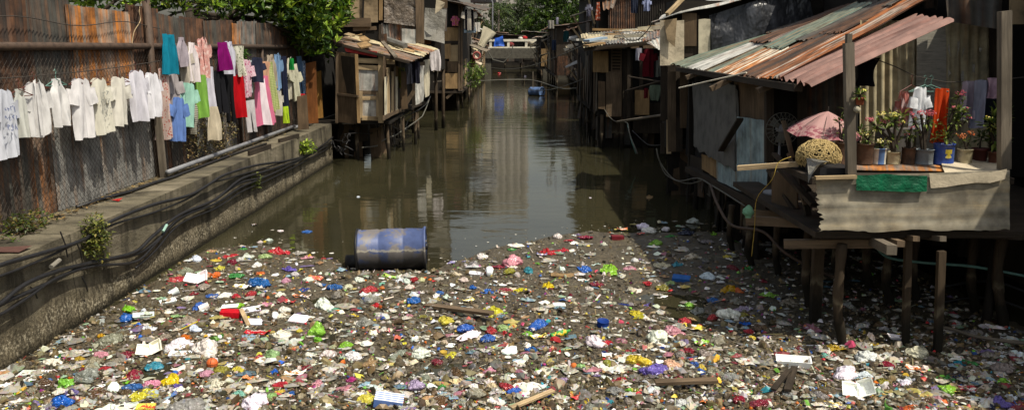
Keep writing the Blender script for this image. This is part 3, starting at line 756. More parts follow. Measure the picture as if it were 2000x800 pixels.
# ================================================================ SHACKS
_sd = [0]
def sheet(par, name, mat, pts, corr=0, warp=.012, thick=.02, jag=0., label=None, n=None):
    """pts TL,TR,BR,BL in world space"""
    _sd[0] += 1
    pts = [V(p) for p in pts]
    W = ((pts[1]-pts[0]).length+(pts[2]-pts[3]).length)/2; L = ((pts[3]-pts[0]).length+(pts[2]-pts[1]).length)/2
    if corr:
        nu = max(6, min(260, int(W/corr*6))); nv = max(2, min(24, int(L/.25)))
        g = MB(); g.patch(*pts, nu, nv, .0125*corr/.076, corr, warp, jag=jag, seed=_sd[0])
        return g.build(name, M[mat], par, smooth=True, label=label)
    nu = max(2, min(16, int(W/.12))); nv = max(2, min(16, int(L/.12)))
    g = MB(); g.patch(*pts, nu, nv, 0, .1, warp, thick, jag, _sd[0])
    return g.build(name, M[mat], par, label=label)
def brd(par, name, mat, x0, y0, x1, y1, Y, corr=0, warp=.01, thick=.02, jag=.004, tilt=0, label=None, dY=0, **k):
    """panel facing the camera side at distance Y, measured by its photo box; tilt = px the right side drops; dY = extra distance of the right edge"""
    Y2 = Y+dY
    return sheet(par, name, mat, (P(x0, y0, Y=Y), P(x1, y0+tilt, Y=Y2), P(x1, y1+tilt, Y=Y2), P(x0, y1, Y=Y)), corr, warp, thick, jag, label)
def sid(par, name, mat, X, x0, y0a, y0b, x1, y1a, y1b, corr=0, warp=.01, thick=.02, jag=.004, label=None):
    """panel in a plane X = const, left photo edge x0 (y0a..y0b), right photo edge x1 (y1a..y1b)"""
    return sheet(par, name, mat, (P(x0, y0a, X=X), P(x1, y1a, X=X), P(x1, y1b, X=X), P(x0, y0b, X=X)), corr, warp, thick, jag, label)
def bm(par, name, mat, a, b, w, h=None, roll=0., label=None):
    """beam between two points given as (px, py, Y)"""
    g = MB(); p = P(a[0], a[1], Y=a[2]); q = P(b[0], b[1], Y=b[2]); g.beam(p, q, w, h, roll)
    return g.build(name, M[mat], par, label=label)
def post(par, name, mat, x, y, z0, z1, w=.1, lean=(0, 0), rnd=False):
    g = MB()
    if rnd: g.tube([(x, y, z0), (x+lean[0]*.5+.01, y+lean[1]*.5, (z0+z1)/2), (x+lean[0], y+lean[1], z1)], w/2, 8, r1=w*.42)
    else: g.beam((x, y, z0), (x+lean[0], y+lean[1], z1), w, w*.8)
    return g.build(name, M[mat], par, smooth=rnd)
def box(par, name, mat, lo, hi, label=None):
    lo, hi = V(lo), V(hi); g = MB(); g.box((lo+hi)/2, hi-lo); return g.build(name, M[mat], par, label=label)
def stilts(par, pts, z1, mat='stilt_wood', w=.11, z0=-.5, seed=1):
    r = random.Random(seed)
    for (x, y) in pts: post(par, 'stilt', mat, x, y, z0, z1, w*r.uniform(.8, 1.25), (r.gauss(0, .04), r.gauss(0, .04)), True)
def apron(par, seed, n, fn):
    """rough boards hung or propped below a floor, down to the water"""
    r = random.Random(seed)
    for k in range(n):
        x, y, dx, dy = fn(r.random()); zt, zb = r.uniform(.75, 1.05), r.uniform(-.2, .5); w_ = r.uniform(.1, .35)
        sheet(par, 'apron_board', r.choice(['wood_dark', 'wood_black', 'stilt_wood', 'wood_black', 'zinc_dark', 'ply_dark']), ((x, y, zt), (x+dx*w_, y+dy*w_, zt+r.gauss(0, .04)), (x+dx*w_+r.gauss(0, .05), y+dy*w_, zb), (x+r.gauss(0, .05), y, zb)), warp=.01, thick=.02)
def hang(x0, x1, yt, yb, Y, kind, c, lab, pat=None, turn=0., nm=None, cat=None, grp=None, k=.9, seed=None):
    p = P((x0+x1)/2, yt, Y=Y); q = P((x0+x1)/2, yb, Y=Y); zc = zc_of(p); W = (x1-x0)*zc/1600
    _sd[0] += 1
    o = garment(kind, W*(.8 if kind in ('tee', 'shirt', 'vneck') else 1), p.z-q.z, seed or 500+_sd[0]).build(nm or {'tee': 't_shirt', 'shirt': 'shirt', 'towel': 'towel', 'pants': 'trousers', 'dress': 'dress', 'tank': 'tank_top', 'drape': 'cloth', 'skirt': 'skirt', 'shorts': 'shorts'}[kind], cmat(*pat) if pat else M['cloth'], smooth=True, color=hx(c, k), loc=(0, 0, 0))
    o.location = p; o.rotation_euler = (0, 0, turn)
    return tag(o, lab, cat or 'laundry', grp)

# ---------------------------------------------------------------- LEFT: booth of planks overhanging the water
YA = 21.8
A = thing('plank_booth', 'wooden booth of old planks and flat metal sheets overhanging the canal beyond the wall', 'shack', (-4, YA, 1.0))
box(A, 'floor', 'wood_black', (-5.2, YA+.02, .98), (-3.26, 27.5, 1.06))
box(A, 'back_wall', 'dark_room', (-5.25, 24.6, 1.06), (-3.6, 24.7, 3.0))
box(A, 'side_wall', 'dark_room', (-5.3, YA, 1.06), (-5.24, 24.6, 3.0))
brd(A, 'metal_sheet', 'zinc_clean', 697, 128, 747, 232, YA+.04, warp=.015)
door_ = brd(A, 'door', 'ply_dark', 660, 102, 697, 238, YA-.05, tilt=4, dY=-.35, thick=.04)
bm(A, 'door_frame', 'wood_brown', (659, 100, YA-.08), (658, 240, YA-.08), .07); bm(A, 'door_frame', 'ply', (696, 106, YA-.45), (701, 240, YA-.45), .07)
bm(door_, 'door_rail', 'wood_brown', (660, 184, YA-.1), (700, 188, YA-.5), .06)
brd(door_, 'door_panel', 'wood_dark', 664, 108, 693, 180, YA-.09, tilt=4, dY=-.35, thick=.02, warp=.006)
sheet(A, 'banner', 'red_banner', (P(672, 92, Y=YA-.1), P(737, 101, Y=YA-.1), P(736, 112, Y=YA-.1), P(676, 101, Y=YA-.1)), warp=.03, thick=.01)
for (x0, y0, x1, y1, w_, m_) in ((693, 118, 771, 121, .13, 'wood_pale'), (695, 131, 745, 133, .12, 'wood_pale'), (696, 180, 744, 181, .09, 'wood_brown'), (705, 192, 742, 191, .1, 'wood_pale'), (690, 230, 750, 232, .11, 'wood_pale')):
    bm(A, 'plank', m_, (x0, y0, YA), (x1, y1, YA), w_, .035, math.pi/2)
for (x0, ya, yb, w_, m_) in ((703, 178, 230, .13, 'wood_pale'), (738, 180, 228, .08, 'wood_pale'), (744, 101, 240, .13, 'wood_pale')):
    bm(A, 'upright', m_, (x0, ya, YA-.03), (x0, yb, YA-.03), w_, .08)
XS = -3.28
for k, (x, ya, yb, m_) in enumerate(((753, 150, 230, 'white_board'), (757, 132, 228, 'wood_pale'), (761, 148, 226, 'wood_dark'), (765, 140, 224, 'wood_pale'), (769, 130, 222, 'wood_brown'), (773, 150, 220, 'white_board'), (777, 120, 217, 'wood_dark'))):
    sid(A, 'plank', m_, XS+.01*(k % 2), x-2, ya, yb, x+2, ya, yb-1, thick=.03, warp=.004)
sid(A, 'side_panel', 'ply_dark', XS-.05, 748, 110, 233, 782, 118, 214)
sid(A, 'sill', 'wood_brown', XS+.05, 747, 226, 235, 782, 212, 218)
brd(A, 'cardboard', 'ply', 757, 128, 778, 160, 23.6, tilt=2)
# sagging roof
RA = [(P(646, 78, Y=21.75), P(735, 64, Y=27.5), P(855, 98, Y=27.8), P(805, 118, Y=21.75))]
a, b, c, d = RA[0]
for k, (u0, u1, m_) in enumerate(((0, .3, 'rusty'), (.27, .55, 'cream_tin'), (.52, .8, 'rust_half'), (.77, 1., 'cream_tin'))):
    L0 = a*(1-u0)+b*u0; L1 = a*(1-u1)+b*u1; R0 = d*(1-u0)+c*u0; R1 = d*(1-u1)+c*u1
    up = V((0, 0, .012*k)); sheet(A, 'roof_sheet', m_, (L1+up, L0+up, R0+up, R1+up), .1, .03, jag=.02)
bm(A, 'rafter', 'wood_dark', (650, 84, 21.7), (800, 122, 21.7), .09, .07); bm(A, 'rafter', 'wood_dark', (720, 76, 25), (815, 108, 25), .09, .07)
bm(A, 'post', 'wood_dark', (808, 118, 24), (808, 205, 24), .09)
# canal side behind the booth
bm(A, 'beam', 'wood_dark', (752, 226, 22.4), (828, 200, 28), .12, .1)
sid(A, 'back_panel', 'dark_room', -3.35, 782, 112, 214, 836, 100, 188)
sheet(A, 'hanging_sheet', 'zinc_clean', (P(812, 130, Y=24.5), P(826, 128, Y=25.5), P(826, 198, Y=25.3), P(808, 205, Y=24.2)), warp=.06, thick=.01)
sheet(A, 'hanging_sheet', 'white_board', (P(828, 118, Y=27.2), P(838, 116, Y=28), P(838, 186, Y=28), P(829, 190, Y=27.2)), warp=.03)
sheet(A, 'hanging_sheet', 'wood_brown', (P(818, 122, Y=26.8), P(828, 120, Y=27.2), P(828, 160, Y=27.2), P(820, 162, Y=26.8)), warp=.02)
sheet(A, 'side_plank', 'wood_brown', (P(786, 205, Y=23.6), P(806, 175, Y=23.6), P(812, 180, Y=23.6), P(792, 211, Y=23.6)), warp=.01)
sheet(A, 'side_plank', 'ply_dark', (P(783, 140, Y=23.4), P(793, 140, Y=23.4), P(797, 212, Y=23.4), P(784, 214, Y=23.4)), warp=.02)
apron(A, 5, 22, lambda u: (-3.75, 22.4+u*5, 0, 1)); apron(A, 6, 9, lambda u: (-4.9+u*1.2, 22.7, 1, 0))  # dark boards added for the gloom under the booth
stilts(A, [(-3.35, 22.2), (-4.2, 22.1), (-3.2, 24), (-3.05, 25.6), (-4.4, 24), (-3.1, 27.3)], 1.0, seed=3)
for i, (a_, b_) in enumerate((((672, 262), (838, 190)), ((700, 290), (842, 196)), ((664, 270), (782, 262)), ((640, 292), (700, 300)), ((760, 240), (812, 222)))):
    p = P(*a_, Y=21.5+.2*i); q = P(*b_, Y=26+.3*i); g = MB(); g.tube([p+(q-p)*t/10+V((.12*math.sin(t*.9+i), 0, -.35*math.sin(math.pi*t/10)+.03*math.sin(t*2+i))) for t in range(11)], .014+.005*(i % 2), 5)
    tag(g.build('cable', M['hose_white' if i == 1 else 'cable']), ['black cable sagging beneath the plank booth', 'pale cable sagging beneath the booth towards the far stilts', 'black cable running straight under the booth floor', 'loose black cable end at the corner of the canal wall', 'short cable loop under the booth side'][i], 'cable')
# a tangle of cables at the wall corner
r = random.Random(9); g = MB()
for k in range(9):
    p = P(r.uniform(630, 680), r.uniform(262, 292), Y=21.4+r.uniform(-.5, .5)); pts = [p]
    for _ in range(5): pts.append(pts[-1]+V((r.uniform(-.05, .16), r.uniform(-.2, .2), r.uniform(-.1, .1))))
    g.tube(smooth_path(pts, 4), .013, 5)
tag(g.build('cable_tangle', M['cable'], smooth=True), 'tangled black cable ends at the far corner of the canal wall', 'cable')
hang(804, 820, 120, 163, 23.6, 'towel', '20202c', 'dark navy cloth hanging under the booth eave', turn=.3)
hang(793, 804, 124, 164, 23.8, 'towel', '9a9aa8', 'grey white cloth hanging under the booth eave', turn=.3)
hang(778, 790, 132, 172, 23.6, 'towel', '7a7a2c', 'olive and blue cloth hanging at the booth side', ('1d2740', None, 4.), turn=.3)
hang(838, 861, 96, 138, 28.5, 'drape', 'e6dedd', 'white laundry hung in a bunch at the end of the booth roof', turn=.2)
# scrap lying on the booth roof
def onroof(px, py):
    n = (b-a).cross(d-a); dd = ray(px, py); o_ = V((0, 0, HC)); t = (a-o_).dot(n)/dd.dot(n); return o_+dd*t+V((0, 0, .05))
for (x0, y0, x1, y1, w_, m_, lab) in ((745, 82, 773, 115, .1, 'wood_grey', 'grey plank leaning down across the booth roof'), (725, 76, 792, 98, .24, 'fibre_grey', 'long rolled grey matting lying on the booth roof'), (660, 76, 700, 85, .12, 'wood_brown', 'short brown plank at the left edge of the booth roof'),
        (690, 84, 740, 92, .12, 'wood_dark', 'dark plank along the middle of the booth roof'), (700, 72, 716, 84, .22, 'ply', 'folded cardboard piece propped on the booth roof'), (676, 70, 690, 74, .25, 'canvas', 'tan rag bundle at the top left of the booth roof'), (706, 88, 716, 96, .3, 'ply', 'flat tan cardboard sheet on the roof above the red banner'), (790, 100, 808, 105, .2, 'ply', 'small pale board near the booth eave')):
    g = MB(); p, q = onroof(x0, y0), onroof(x1, y1)
    if 'rolled' in lab: g.tube([p+V((0, 0, .08)), (p+q)/2+V((0, 0, .07)), q+V((0, 0, .06))], .1, 8)
    else: g.beam(p, q, w_, .04, .2)
    tag(g.build('roof_scrap', M[m_]), lab, 'scrap', 'scrap lying on the booth roof')

# ---------------------------------------------------------------- LEFT: upper storey behind the booth
YB = 24.5
B = thing('tarp_shack', 'tall patched shack with tarpaulin and metal cladding rising behind the plank booth', 'shack', (-4, YB, 1))
box(B, 'wall', 'wood_black', (-6.5, YB+.15, 2.5), (-3.4, 29.2, 6.4)); box(B, 'wall', 'wood_black', (-6.5, 29.45, 2.2), (-2.5, 31, 6.2)); stilts(B, [(-3.5, 29), (-2.8, 30), (-2.6, 30.8)], 2.6, seed=9)
sid(B, 'side_boards', 'wood_dark', -3.37, 778, -90, 84, 817, -90, 92, warp=.02); sid(B, 'side_boards', 'zinc_dark', -2.47, 866, -60, 60, 872, -60, 62)
sheet(B, 'roof', 'zinc_dark', ((-6.7, 31.3, 7.0), (-6.7, YB-.4, 7.0), (-2.3, YB-.4, 6.3), (-2.3, 31.3, 6.3)), .12, .03)
brd(B, 'tarp', 'canvas', 640, -120, 690, 42, YB-.1, warp=.08); brd(B, 'tarp', 'canvas', 684, -120, 738, 44, YB-.05, warp=.05)
bm(B, 'stud', 'wood_black', (712, -60, YB-.12), (708, 46, YB-.12), .05); bm(B, 'stud', 'ply', (744, -120, YB), (744, 40, YB), .1)
bm(B, 'stud', 'wood_dark', (664, -60, YB-.2), (668, 44, YB-.2), .05)
bm(B, 'ledge', 'wood_brown', (672, 44, YB-.4), (724, 44, YB-.4), .1, .25); bm(B, 'ledge', 'wood_brown', (690, 58, YB-.35), (735, 55, YB-.35), .08, .1)
bm(B, 'brace', 'wood_dark', (714, 46, YB-.3), (709, 76, YB-.3), .07); bm(B, 'brace', 'wood_dark', (743, 48, YB-.2), (742, 78, YB-.2), .07)
brd(B, 'window', 'dark_room', 700, 50, 744, 82, YB+.08, warp=0)
sheet(B, 'tarp', 'tarp_silver', (P(748, -120, Y=YB), P(814, -120, Y=YB), P(811, 52, Y=YB-.1), P(750, 44, Y=YB-.1)), warp=.07, thick=.006)
brd(B, 'metal_sheet', 'zinc', 744, 47, 816, 84, YB-.03, .09, dY=.1, jag=.02); brd(B, 'metal_sheet', 'zinc_clean', 785, 56, 812, 84, YB-.1, 0, warp=.03, tilt=2)
bm(B, 'stud', 'wood_brown', (815, -120, YB-.05), (818, 84, YB-.05), .14); bm(B, 'stud', 'wood_brown', (824, -120, YB), (825, 86, YB), .1)
brd(B, 'metal_sheet', 'zinc_dark', 742, 66, 756, 84, YB-.12, warp=.02)
brd(B, 'window', 'dark_room', 826, -60, 850, 30, 29.4, warp=0)
sheet(B, 'tarp', 'tarp_grey', (P(832, 12, Y=29), P(872, 20, Y=29.2), P(868, 86, Y=28.6), P(828, 78, Y=28.6)), warp=.12, thick=.01)
sheet(B, 'tarp', 'canvas_pale', (P(852, -2, Y=28.4), P(870, 6, Y=28.4), P(866, 16, Y=28.4), P(850, 28, Y=28.4)), warp=.12, thick=.01)
brd(B, 'board', 'wood_orange', 829, 68, 842, 86, 29.3); brd(B, 'board', 'ply_dark', 853, -90, 874, 16, 29.5)
brd(B, 'board', 'wood_dark', 826, 30, 834, 90, 29.4)
# ---------------------------------------------------------------- LEFT: narrow board shack on stilts
YC = 39.0
Cc = thing('board_shack', 'narrow stilt shack of brown boards and bamboo facing down the canal, left bank', 'shack', (-3, YC, 1))
box(Cc, 'wall', 'wood_black', (-6.2, YC+.12, .95), (-2.55, 52, 5.2))
box(Cc, 'floor', 'wood_dark', (-4.6, YC-.1, .86), (-2.35, 52, .96))
brd(Cc, 'board', 'ply', 866, 54, 895, 81, YC); brd(Cc, 'board', 'ply', 860, 86, 880, 115, YC-.1); brd(Cc, 'board', 'ply_dark', 874, 120, 896, 141, YC-.05); brd(Cc, 'board', 'ply', 870, 143, 899, 173, YC-.1)
brd(Cc, 'board', 'ply_dark', 845, 118, 872, 140, YC+.1); brd(Cc, 'board', 'wood_dark', 868, 80, 898, 86, YC-.08)
g = MB()
for k in range(9):
    x = 878.5+k*1.9; p = P(x, 88, Y=YC-.06); q = P(x, 120, Y=YC-.06); g.tube([p, q], .022, 5)
g.build('bamboo_screen', M['wood_pale'], Cc)
brd(Cc, 'window', 'dark_room', 879, 12, 896, 52, YC, warp=0)
for x in (897, 902): bm(Cc, 'corner_post', 'wood_brown', (x, 5, YC-.1), (x, 176, YC-.1), .09)
for k in range(5): sid(Cc, 'slat', ('wood_pale', 'wood_grey', 'wood_brown')[k % 3], -2.46, 900+k*2.6, 118-k, 172-k*1.2, 902+k*2.6, 118-k, 171-k*1.2, thick=.03)
sid(Cc, 'side_panel', 'wood_dark', -2.5, 899, 20, 120, 914, 30, 112)
sheet(Cc, 'roof', 'zinc_dark', (P(880, 1, Y=46), P(872, 3, Y=38), P(950, 20, Y=38), P(962, 16, Y=46)), .15, .04)
stilts(Cc, [(-3.3, 39.2), (-2.6, 39.4), (-2.5, 42), (-3.8, 39.6), (-2.4, 46), (-2.5, 50)], .9, w=.14, seed=5)
bm(Cc, 'brace', 'wood_brown', (872, 192, 39), (890, 176, 39), .12)
bm(Cc, 'frame', 'wood_grey', (846, 140, 36), (866, 128, 36), .06); bm(Cc, 'frame', 'wood_grey', (850, 172, 36), (858, 118, 36), .06); bm(Cc, 'frame', 'wood_grey', (846, 160, 36), (864, 158, 36), .05)
hang(881, 897, 31, 51, 38.7, 'tee', 'd66a9a', 'small pink and yellow child shirt hung at a dark window on the left bank', ('d9b23a', None, 6.), grp=None)
hang(904, 929, 17, 60, 38.2, 'shirt', 'c9bfae', 'black and cream jacket on a hanger outside the board shack', ('14141a', 'stripe', 1.1))
hang(907, 929, 52, 64, 38.4, 'towel', 'cfe0ea', 'pale blue and white cloth hanging below the jacket', ('6a9ac0', None, 6.))
bush('potted_bush', 'leafy green plants at the foot of the board shack by the water', P(920, 148, Y=41), .62, 520, .16, ['5f7a2a', '86a040', '46601f'], 12, (1, .8, 1.1))
bush('shore_plant', 'second clump of pale green leaves at the water beyond the board shack', P(935, 140, Y=44), .42, 260, .15, ['7f9a48', '9ab05a'], 13, (1, .8, 1.))
# ---------------------------------------------------------------- LEFT: far shacks towards the bridge
def shack(name, lab, X0, X1, y0, y1, z1, wallm, roofm, seed, side=1, rise=.4, over=.5, fl=.9, dim=False):
    r = random.Random(seed); t = thing(name, lab, 'shack', ((X0+X1)/2, y0, fl))
    box(t, 'wall', wallm, (X0, y0, fl), (X1, y1, z1))
    # sloping roof falling to the canal
    xo, xi = (X1+over, X0-.2) if side > 0 else (X0-over, X1+.2)
    sheet(t, 'roof', roofm, ((xi, y1, z1+rise+.05), (xi, y0-.5, z1+rise+.05), (xo, y0-.5, z1+.02), (xo, y1, z1+.02)) if side > 0 else ((xi, y0-.5, z1+rise+.05), (xi, y1, z1+rise+.05), (xo, y1, z1+.02), (xo, y0-.5, z1+.02)), .2, .05, jag=.03)
    xc = X1 if side > 0 else X0; s_ = .03*side
    ms = ['ply_dark', 'wood_dark', 'wood_brown', 'zinc_dark', 'fibre_grey', 'zinc', 'ply', 'rust_brown', 'white_board', 'canvas'] if not dim else ['wood_black', 'wood_dark', 'zinc_dark', 'dark_room']  # dim list paints the bridge's shade into the boards
    y = y0+.05
    while y < y1-.8:
        wd = r.uniform(.8, 1.7); zb = fl+r.uniform(-.1, .2); zt = zb+r.uniform(.9, max(1., (z1-fl)*.95)); zt = min(zt, z1-.02)
        m_ = r.choice(ms); sheet(t, r.choice(['board', 'panel']), m_, ((xc+s_*r.uniform(.8, 2), y, zt), (xc+s_*1.4, min(y+wd, y1), zt+r.gauss(0, .03)), (xc+s_*1.4, min(y+wd, y1), zb), (xc+s_, y, zb)), .1 if 'zinc' in m_ or 'rust' in m_ else 0, .015)
        if r.random() < .45: sheet(t, 'window', 'dark_room', ((xc+s_*2.5, y+.2, zt-.1), (xc+s_*2.5, y+.75, zt-.1), (xc+s_*2.5, y+.75, zt-.7), (xc+s_*2.5, y+.2, zt-.7)), warp=0)
        y += wd+r.uniform(-.1, .35)
    x = X0+.05
    while x < X1-.5:
        wd = min(r.uniform(.6, 1.3), X1-x); zb = fl+r.uniform(-.1, .3); zt = min(z1-.02, zb+r.uniform(1., 2.4)); m_ = r.choice(ms)
        sheet(t, r.choice(['board', 'panel']), m_, ((x, y0-.04-.02*r.random(), zt), (x+wd, y0-.05, zt+r.gauss(0, .03)), (x+wd, y0-.05, zb), (x, y0-.04, zb)), .1 if 'zinc' in m_ or 'rust' in m_ else 0, .015)
        x += wd+r.uniform(-.05, .2)
    for k in range(4):      # awnings, props and rails patched on along the water
        yy = r.uniform(y0+.3, y1-1.5); zz = r.uniform(fl+1., z1-.1); w2 = r.uniform(1., 2.2); ou = r.uniform(.4, 1.0)*side
        sheet(t, 'awning', r.choice(['zinc', 'rusty', 'cream_tin', 'zinc_clean', 'wood_grey', 'canvas_pale']) if not dim else 'zinc_dark', ((xc, yy, zz), (xc, yy+w2, zz+r.gauss(0, .08)), (xc+ou, yy+w2, zz-r.uniform(.15, .4)), (xc+ou, yy, zz-r.uniform(.15, .4))), .15, .05, jag=.04)
        g = MB(); g.beam((xc+ou*.9, yy+.05, zz-.3), (xc+.1*side, yy+.1, max(fl, zz-1.3)), .07); g.build('prop', M[r.choice(['wood_brown', 'wood_grey', 'wood_pale'])], t)
        g = MB(); g.beam((xc+.3*side, yy-.3, fl+r.uniform(.1, 1)), (xc+.35*side, yy+r.uniform(1, 2.5), fl+r.uniform(.1, 1.2)), .06); g.build('rail', M[r.choice(['wood_brown', 'wood_grey', 'wood_pale'])], t)
    stilts(t, [(xc-.1*side, y0+.1+i*(y1-y0-.3)/4) for i in range(5)], fl+.03, w=.16, seed=seed)
    box(t, 'floor_beam', 'wood_dark', (min(xc-.05*side, xc+.1*side), y0-.05, fl-.14), (max(xc-.05*side, xc+.1*side), y1, fl))
    return t
E1 = shack('lean_to_shack', 'small sunlit shack with a tilted awning just beyond the leafy plants, left bank', -6.5, -2.95, 53, 62, 3.3, 'ply_dark', 'zinc', 41)
sheet(E1, 'awning', 'wood_grey', (P(915, 84, Y=54), P(908, 86, Y=50), P(950, 101, Y=50), P(955, 98, Y=54)), .2, .03)
brd(E1, 'board', 'ply', 912, 108, 928, 132, 52.8)
brd(E1, 'board', 'white_board', 906, 70, 921, 90, 52.7, warp=.06)
shack('far_shack', 'upper rust coloured shack between the jacket and the draped white cloth, left bank', -6.5, -3.1, 62, 74, 5.6, 'wood_dark', 'rust_brown', 42)
shack('far_shack', 'last grey shack before the bridge, left bank', -7, -3.0, 75, 92, 4.3, 'fibre_grey', 'zinc_dark', 43)
ring = MB(); p = P(931, 109, Y=49)
ring.tube([p+V((.2*math.cos(a_*math.pi/12), 0, .2*math.sin(a_*math.pi/12))) for a_ in range(25)], .06, 8); tag(ring.build('life_ring', M['cloth'], smooth=True, color=hx('a8605a')), 'faded red ring hanging on the left bank under the awning', 'ring')
o = hang(942, 972, 57, 95, 58, 'drape', 'd9cfb4', 'cream sheet slung diagonally from a pole at the near end of the bridge', turn=.2); o.rotation_euler.y = .5
hang(927, 938, 44, 62, 56, 'towel', 'd6d0c4', 'narrow white cloth high on the left bank before the trees')
hang(916, 924, 74, 92, 52, 'drape', '8d8a80', 'grey tarpaulin scrap hanging by the awning')
hang(908, 915, 92, 104, 50, 'tee', 'b55a6a', 'tiny pink shirt hanging beneath the awning')
g = MB(); p = P(952, 98, Y=62); g.tube([p, p+V((.4, 0, -.7)), p+V((1.2, 0, -.9)), p+V((1.8, 0, -.3)), p+V((1.9, 0, .4))], .04, 6); tag(g.build('hose_loop', M['hose_white']), 'pale hose loop hanging below the near end of the bridge', 'hose')
g = MB(); p = P(962, 40, Y=60); q = P(962, 5, Y=60); g.tube([q+V((-.5, 0, .1)), q+V((-.2, 0, .5)), q, p, P(962, 78, Y=60)], .05, 7); tag(g.build('bent_pipe', M['pipe_grey'], smooth=True), 'tall grey pipe with a bent top on the left bank roofs', 'pipe')
t = thing('water_tank', 'pale round water tank on a roof at the top of the left bank', 'tank', P(944, 8, Y=66)); p = P(944, 8, Y=66)
g = MB(); g.lathe([(.2, 0), (1.0, .1), (1.05, .9), (1.0, 1.7), (.3, 2.0)], p, 18); g.build('tank', M['pipe_grey'], t, smooth=True); g = MB()
for sx in (-.7, .7):
    for sy in (-.5, .5):
        g2 = MB(); g2.beam(p+V((sx, sy, .05)), p+V((sx, sy, -2.4)), .1); g2.build('leg', M['wood_dark'], t)

# ---------------------------------------------------------------- THE BRIDGE
YR = 96.
br = thing('concrete_bridge', 'low concrete footbridge with white open railing across the far canal', 'bridge', (0, YR, 1.5))
zt = P(1000, 92, Y=YR).z
box(br, 'deck', 'concrete_dark', (-4.5, YR, zt-1.3), (9, YR+5, zt-.15)); 
for k in range(6): 
    xx = -2.6+k*2.05; box(br, 'railing_post', 'concrete_pale', (xx, YR+.02, zt-.148), (xx+.28, YR+.3, zt+.86))
box(br, 'top_rail', 'concrete_pale', (-4.2, YR-.03, zt+.62), (8, YR+.33, zt+.88)); box(br, 'bottom_rail', 'concrete_pale', (-4.2, YR-.02, zt-.147), (8, YR+.32, zt+.03))
box(br, 'pier', 'concrete_dark', (-4.6, YR+.2, -.6), (-2.4, YR+4.8, zt-1.3)); box(br, 'pier', 'concrete_dark', (3.6, YR+.2, -.6), (9, YR+4.8, zt-1.3))
sheet(None, 'tarpaulin', 'tarp_blue', (P(966, 73, Y=94), P(982, 70, Y=94), P(985, 90, Y=93.6), P(964, 90, Y=93.6)), warp=.35); tag(bpy.data.objects['tarpaulin'], 'bright blue tarpaulin hung on the bridge railing', 'tarpaulin')
for (x0, x1, y0, y1, c, lab) in ((1012, 1022, 72, 80, 'c9c2b4', 'white bundle on the far side of the bridge deck'), (1020, 1030, 70, 79, 'a8262a', 'red bundle on the bridge deck by the right railing'), (1034, 1046, 80, 90, 'b9b09a', 'pale sack pile behind the right part of the bridge railing'), (1046, 1055, 74, 84, '4a4a55', 'dark grey bundle at the right end of the bridge'), (990, 1004, 84, 92, '7a3a3a', 'dull red bundle behind the middle of the bridge railing')):
    g = MB(); p = P((x0+x1)/2, (y0+y1)/2, Y=YR+1.5); s_ = (x1-x0)*YR/1600/2
    g.grid(lambda u, v: p+V((s_*math.sin(v*math.pi)*math.cos(u*6.283)*(1+.2*noise.noise(V((u*4, v*4, s_)))), .4*math.sin(v*math.pi)*math.sin(u*6.283), s_*.8*math.cos(v*math.pi))), 12, 8, closeu=True)
    tag(g.build('cloth_bundle', M['cloth'], smooth=True, color=hx(c)), lab, 'bundle')
g = MB(); g.patch((-30, 137, 5), (30, 137, 5), (30, 137, -.6), (-30, 137, -.6), 30, 4, warp=.1, seed=3)  # dark screen added to block bright sky seen under the bridge
tag(g.build('sky_block', M['wood_black']), 'dark screen added far behind the bridge to block the bright sky', 'wall')
# shacks closing the canal behind the bridge, dim ones painted for the shade
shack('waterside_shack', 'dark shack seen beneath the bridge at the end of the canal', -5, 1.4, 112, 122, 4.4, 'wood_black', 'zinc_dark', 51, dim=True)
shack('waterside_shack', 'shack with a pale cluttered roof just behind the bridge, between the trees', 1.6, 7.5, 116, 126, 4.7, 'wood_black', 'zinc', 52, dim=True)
shack('waterside_shack', 'low shack roofs left behind the bridge under the palm', -8, -1, 124, 134, 5.0, 'ply_dark', 'rusty', 53)
# ---------------------------------------------------------------- trees beyond the bridge
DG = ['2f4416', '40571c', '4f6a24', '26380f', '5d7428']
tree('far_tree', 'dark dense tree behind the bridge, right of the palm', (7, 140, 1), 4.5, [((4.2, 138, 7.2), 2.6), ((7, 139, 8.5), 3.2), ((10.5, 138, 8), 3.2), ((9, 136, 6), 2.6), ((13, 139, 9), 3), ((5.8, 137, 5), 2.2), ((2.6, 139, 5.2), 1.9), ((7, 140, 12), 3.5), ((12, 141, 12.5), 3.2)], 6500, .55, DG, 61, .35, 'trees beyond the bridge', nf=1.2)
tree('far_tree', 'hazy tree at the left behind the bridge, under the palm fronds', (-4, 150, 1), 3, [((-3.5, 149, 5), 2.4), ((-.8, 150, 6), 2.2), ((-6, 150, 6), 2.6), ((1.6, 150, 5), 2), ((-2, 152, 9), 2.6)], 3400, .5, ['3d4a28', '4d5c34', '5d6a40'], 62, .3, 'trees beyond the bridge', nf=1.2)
tree('far_tree', 'pale tree in front of the tower, between palm and dense tree', (2, 165, 1), 3, [((1.5, 164, 7), 2.2), ((3.5, 165, 9), 2.4), ((.2, 166, 5), 2.2), ((2.6, 164, 11.6), 2.2), ((5, 166, 12.5), 2.4), ((.5, 166, 9.5), 2.2)], 3200, .5, ['56643c', '66744a'], 63, .3, 'trees beyond the bridge', nf=1.2)
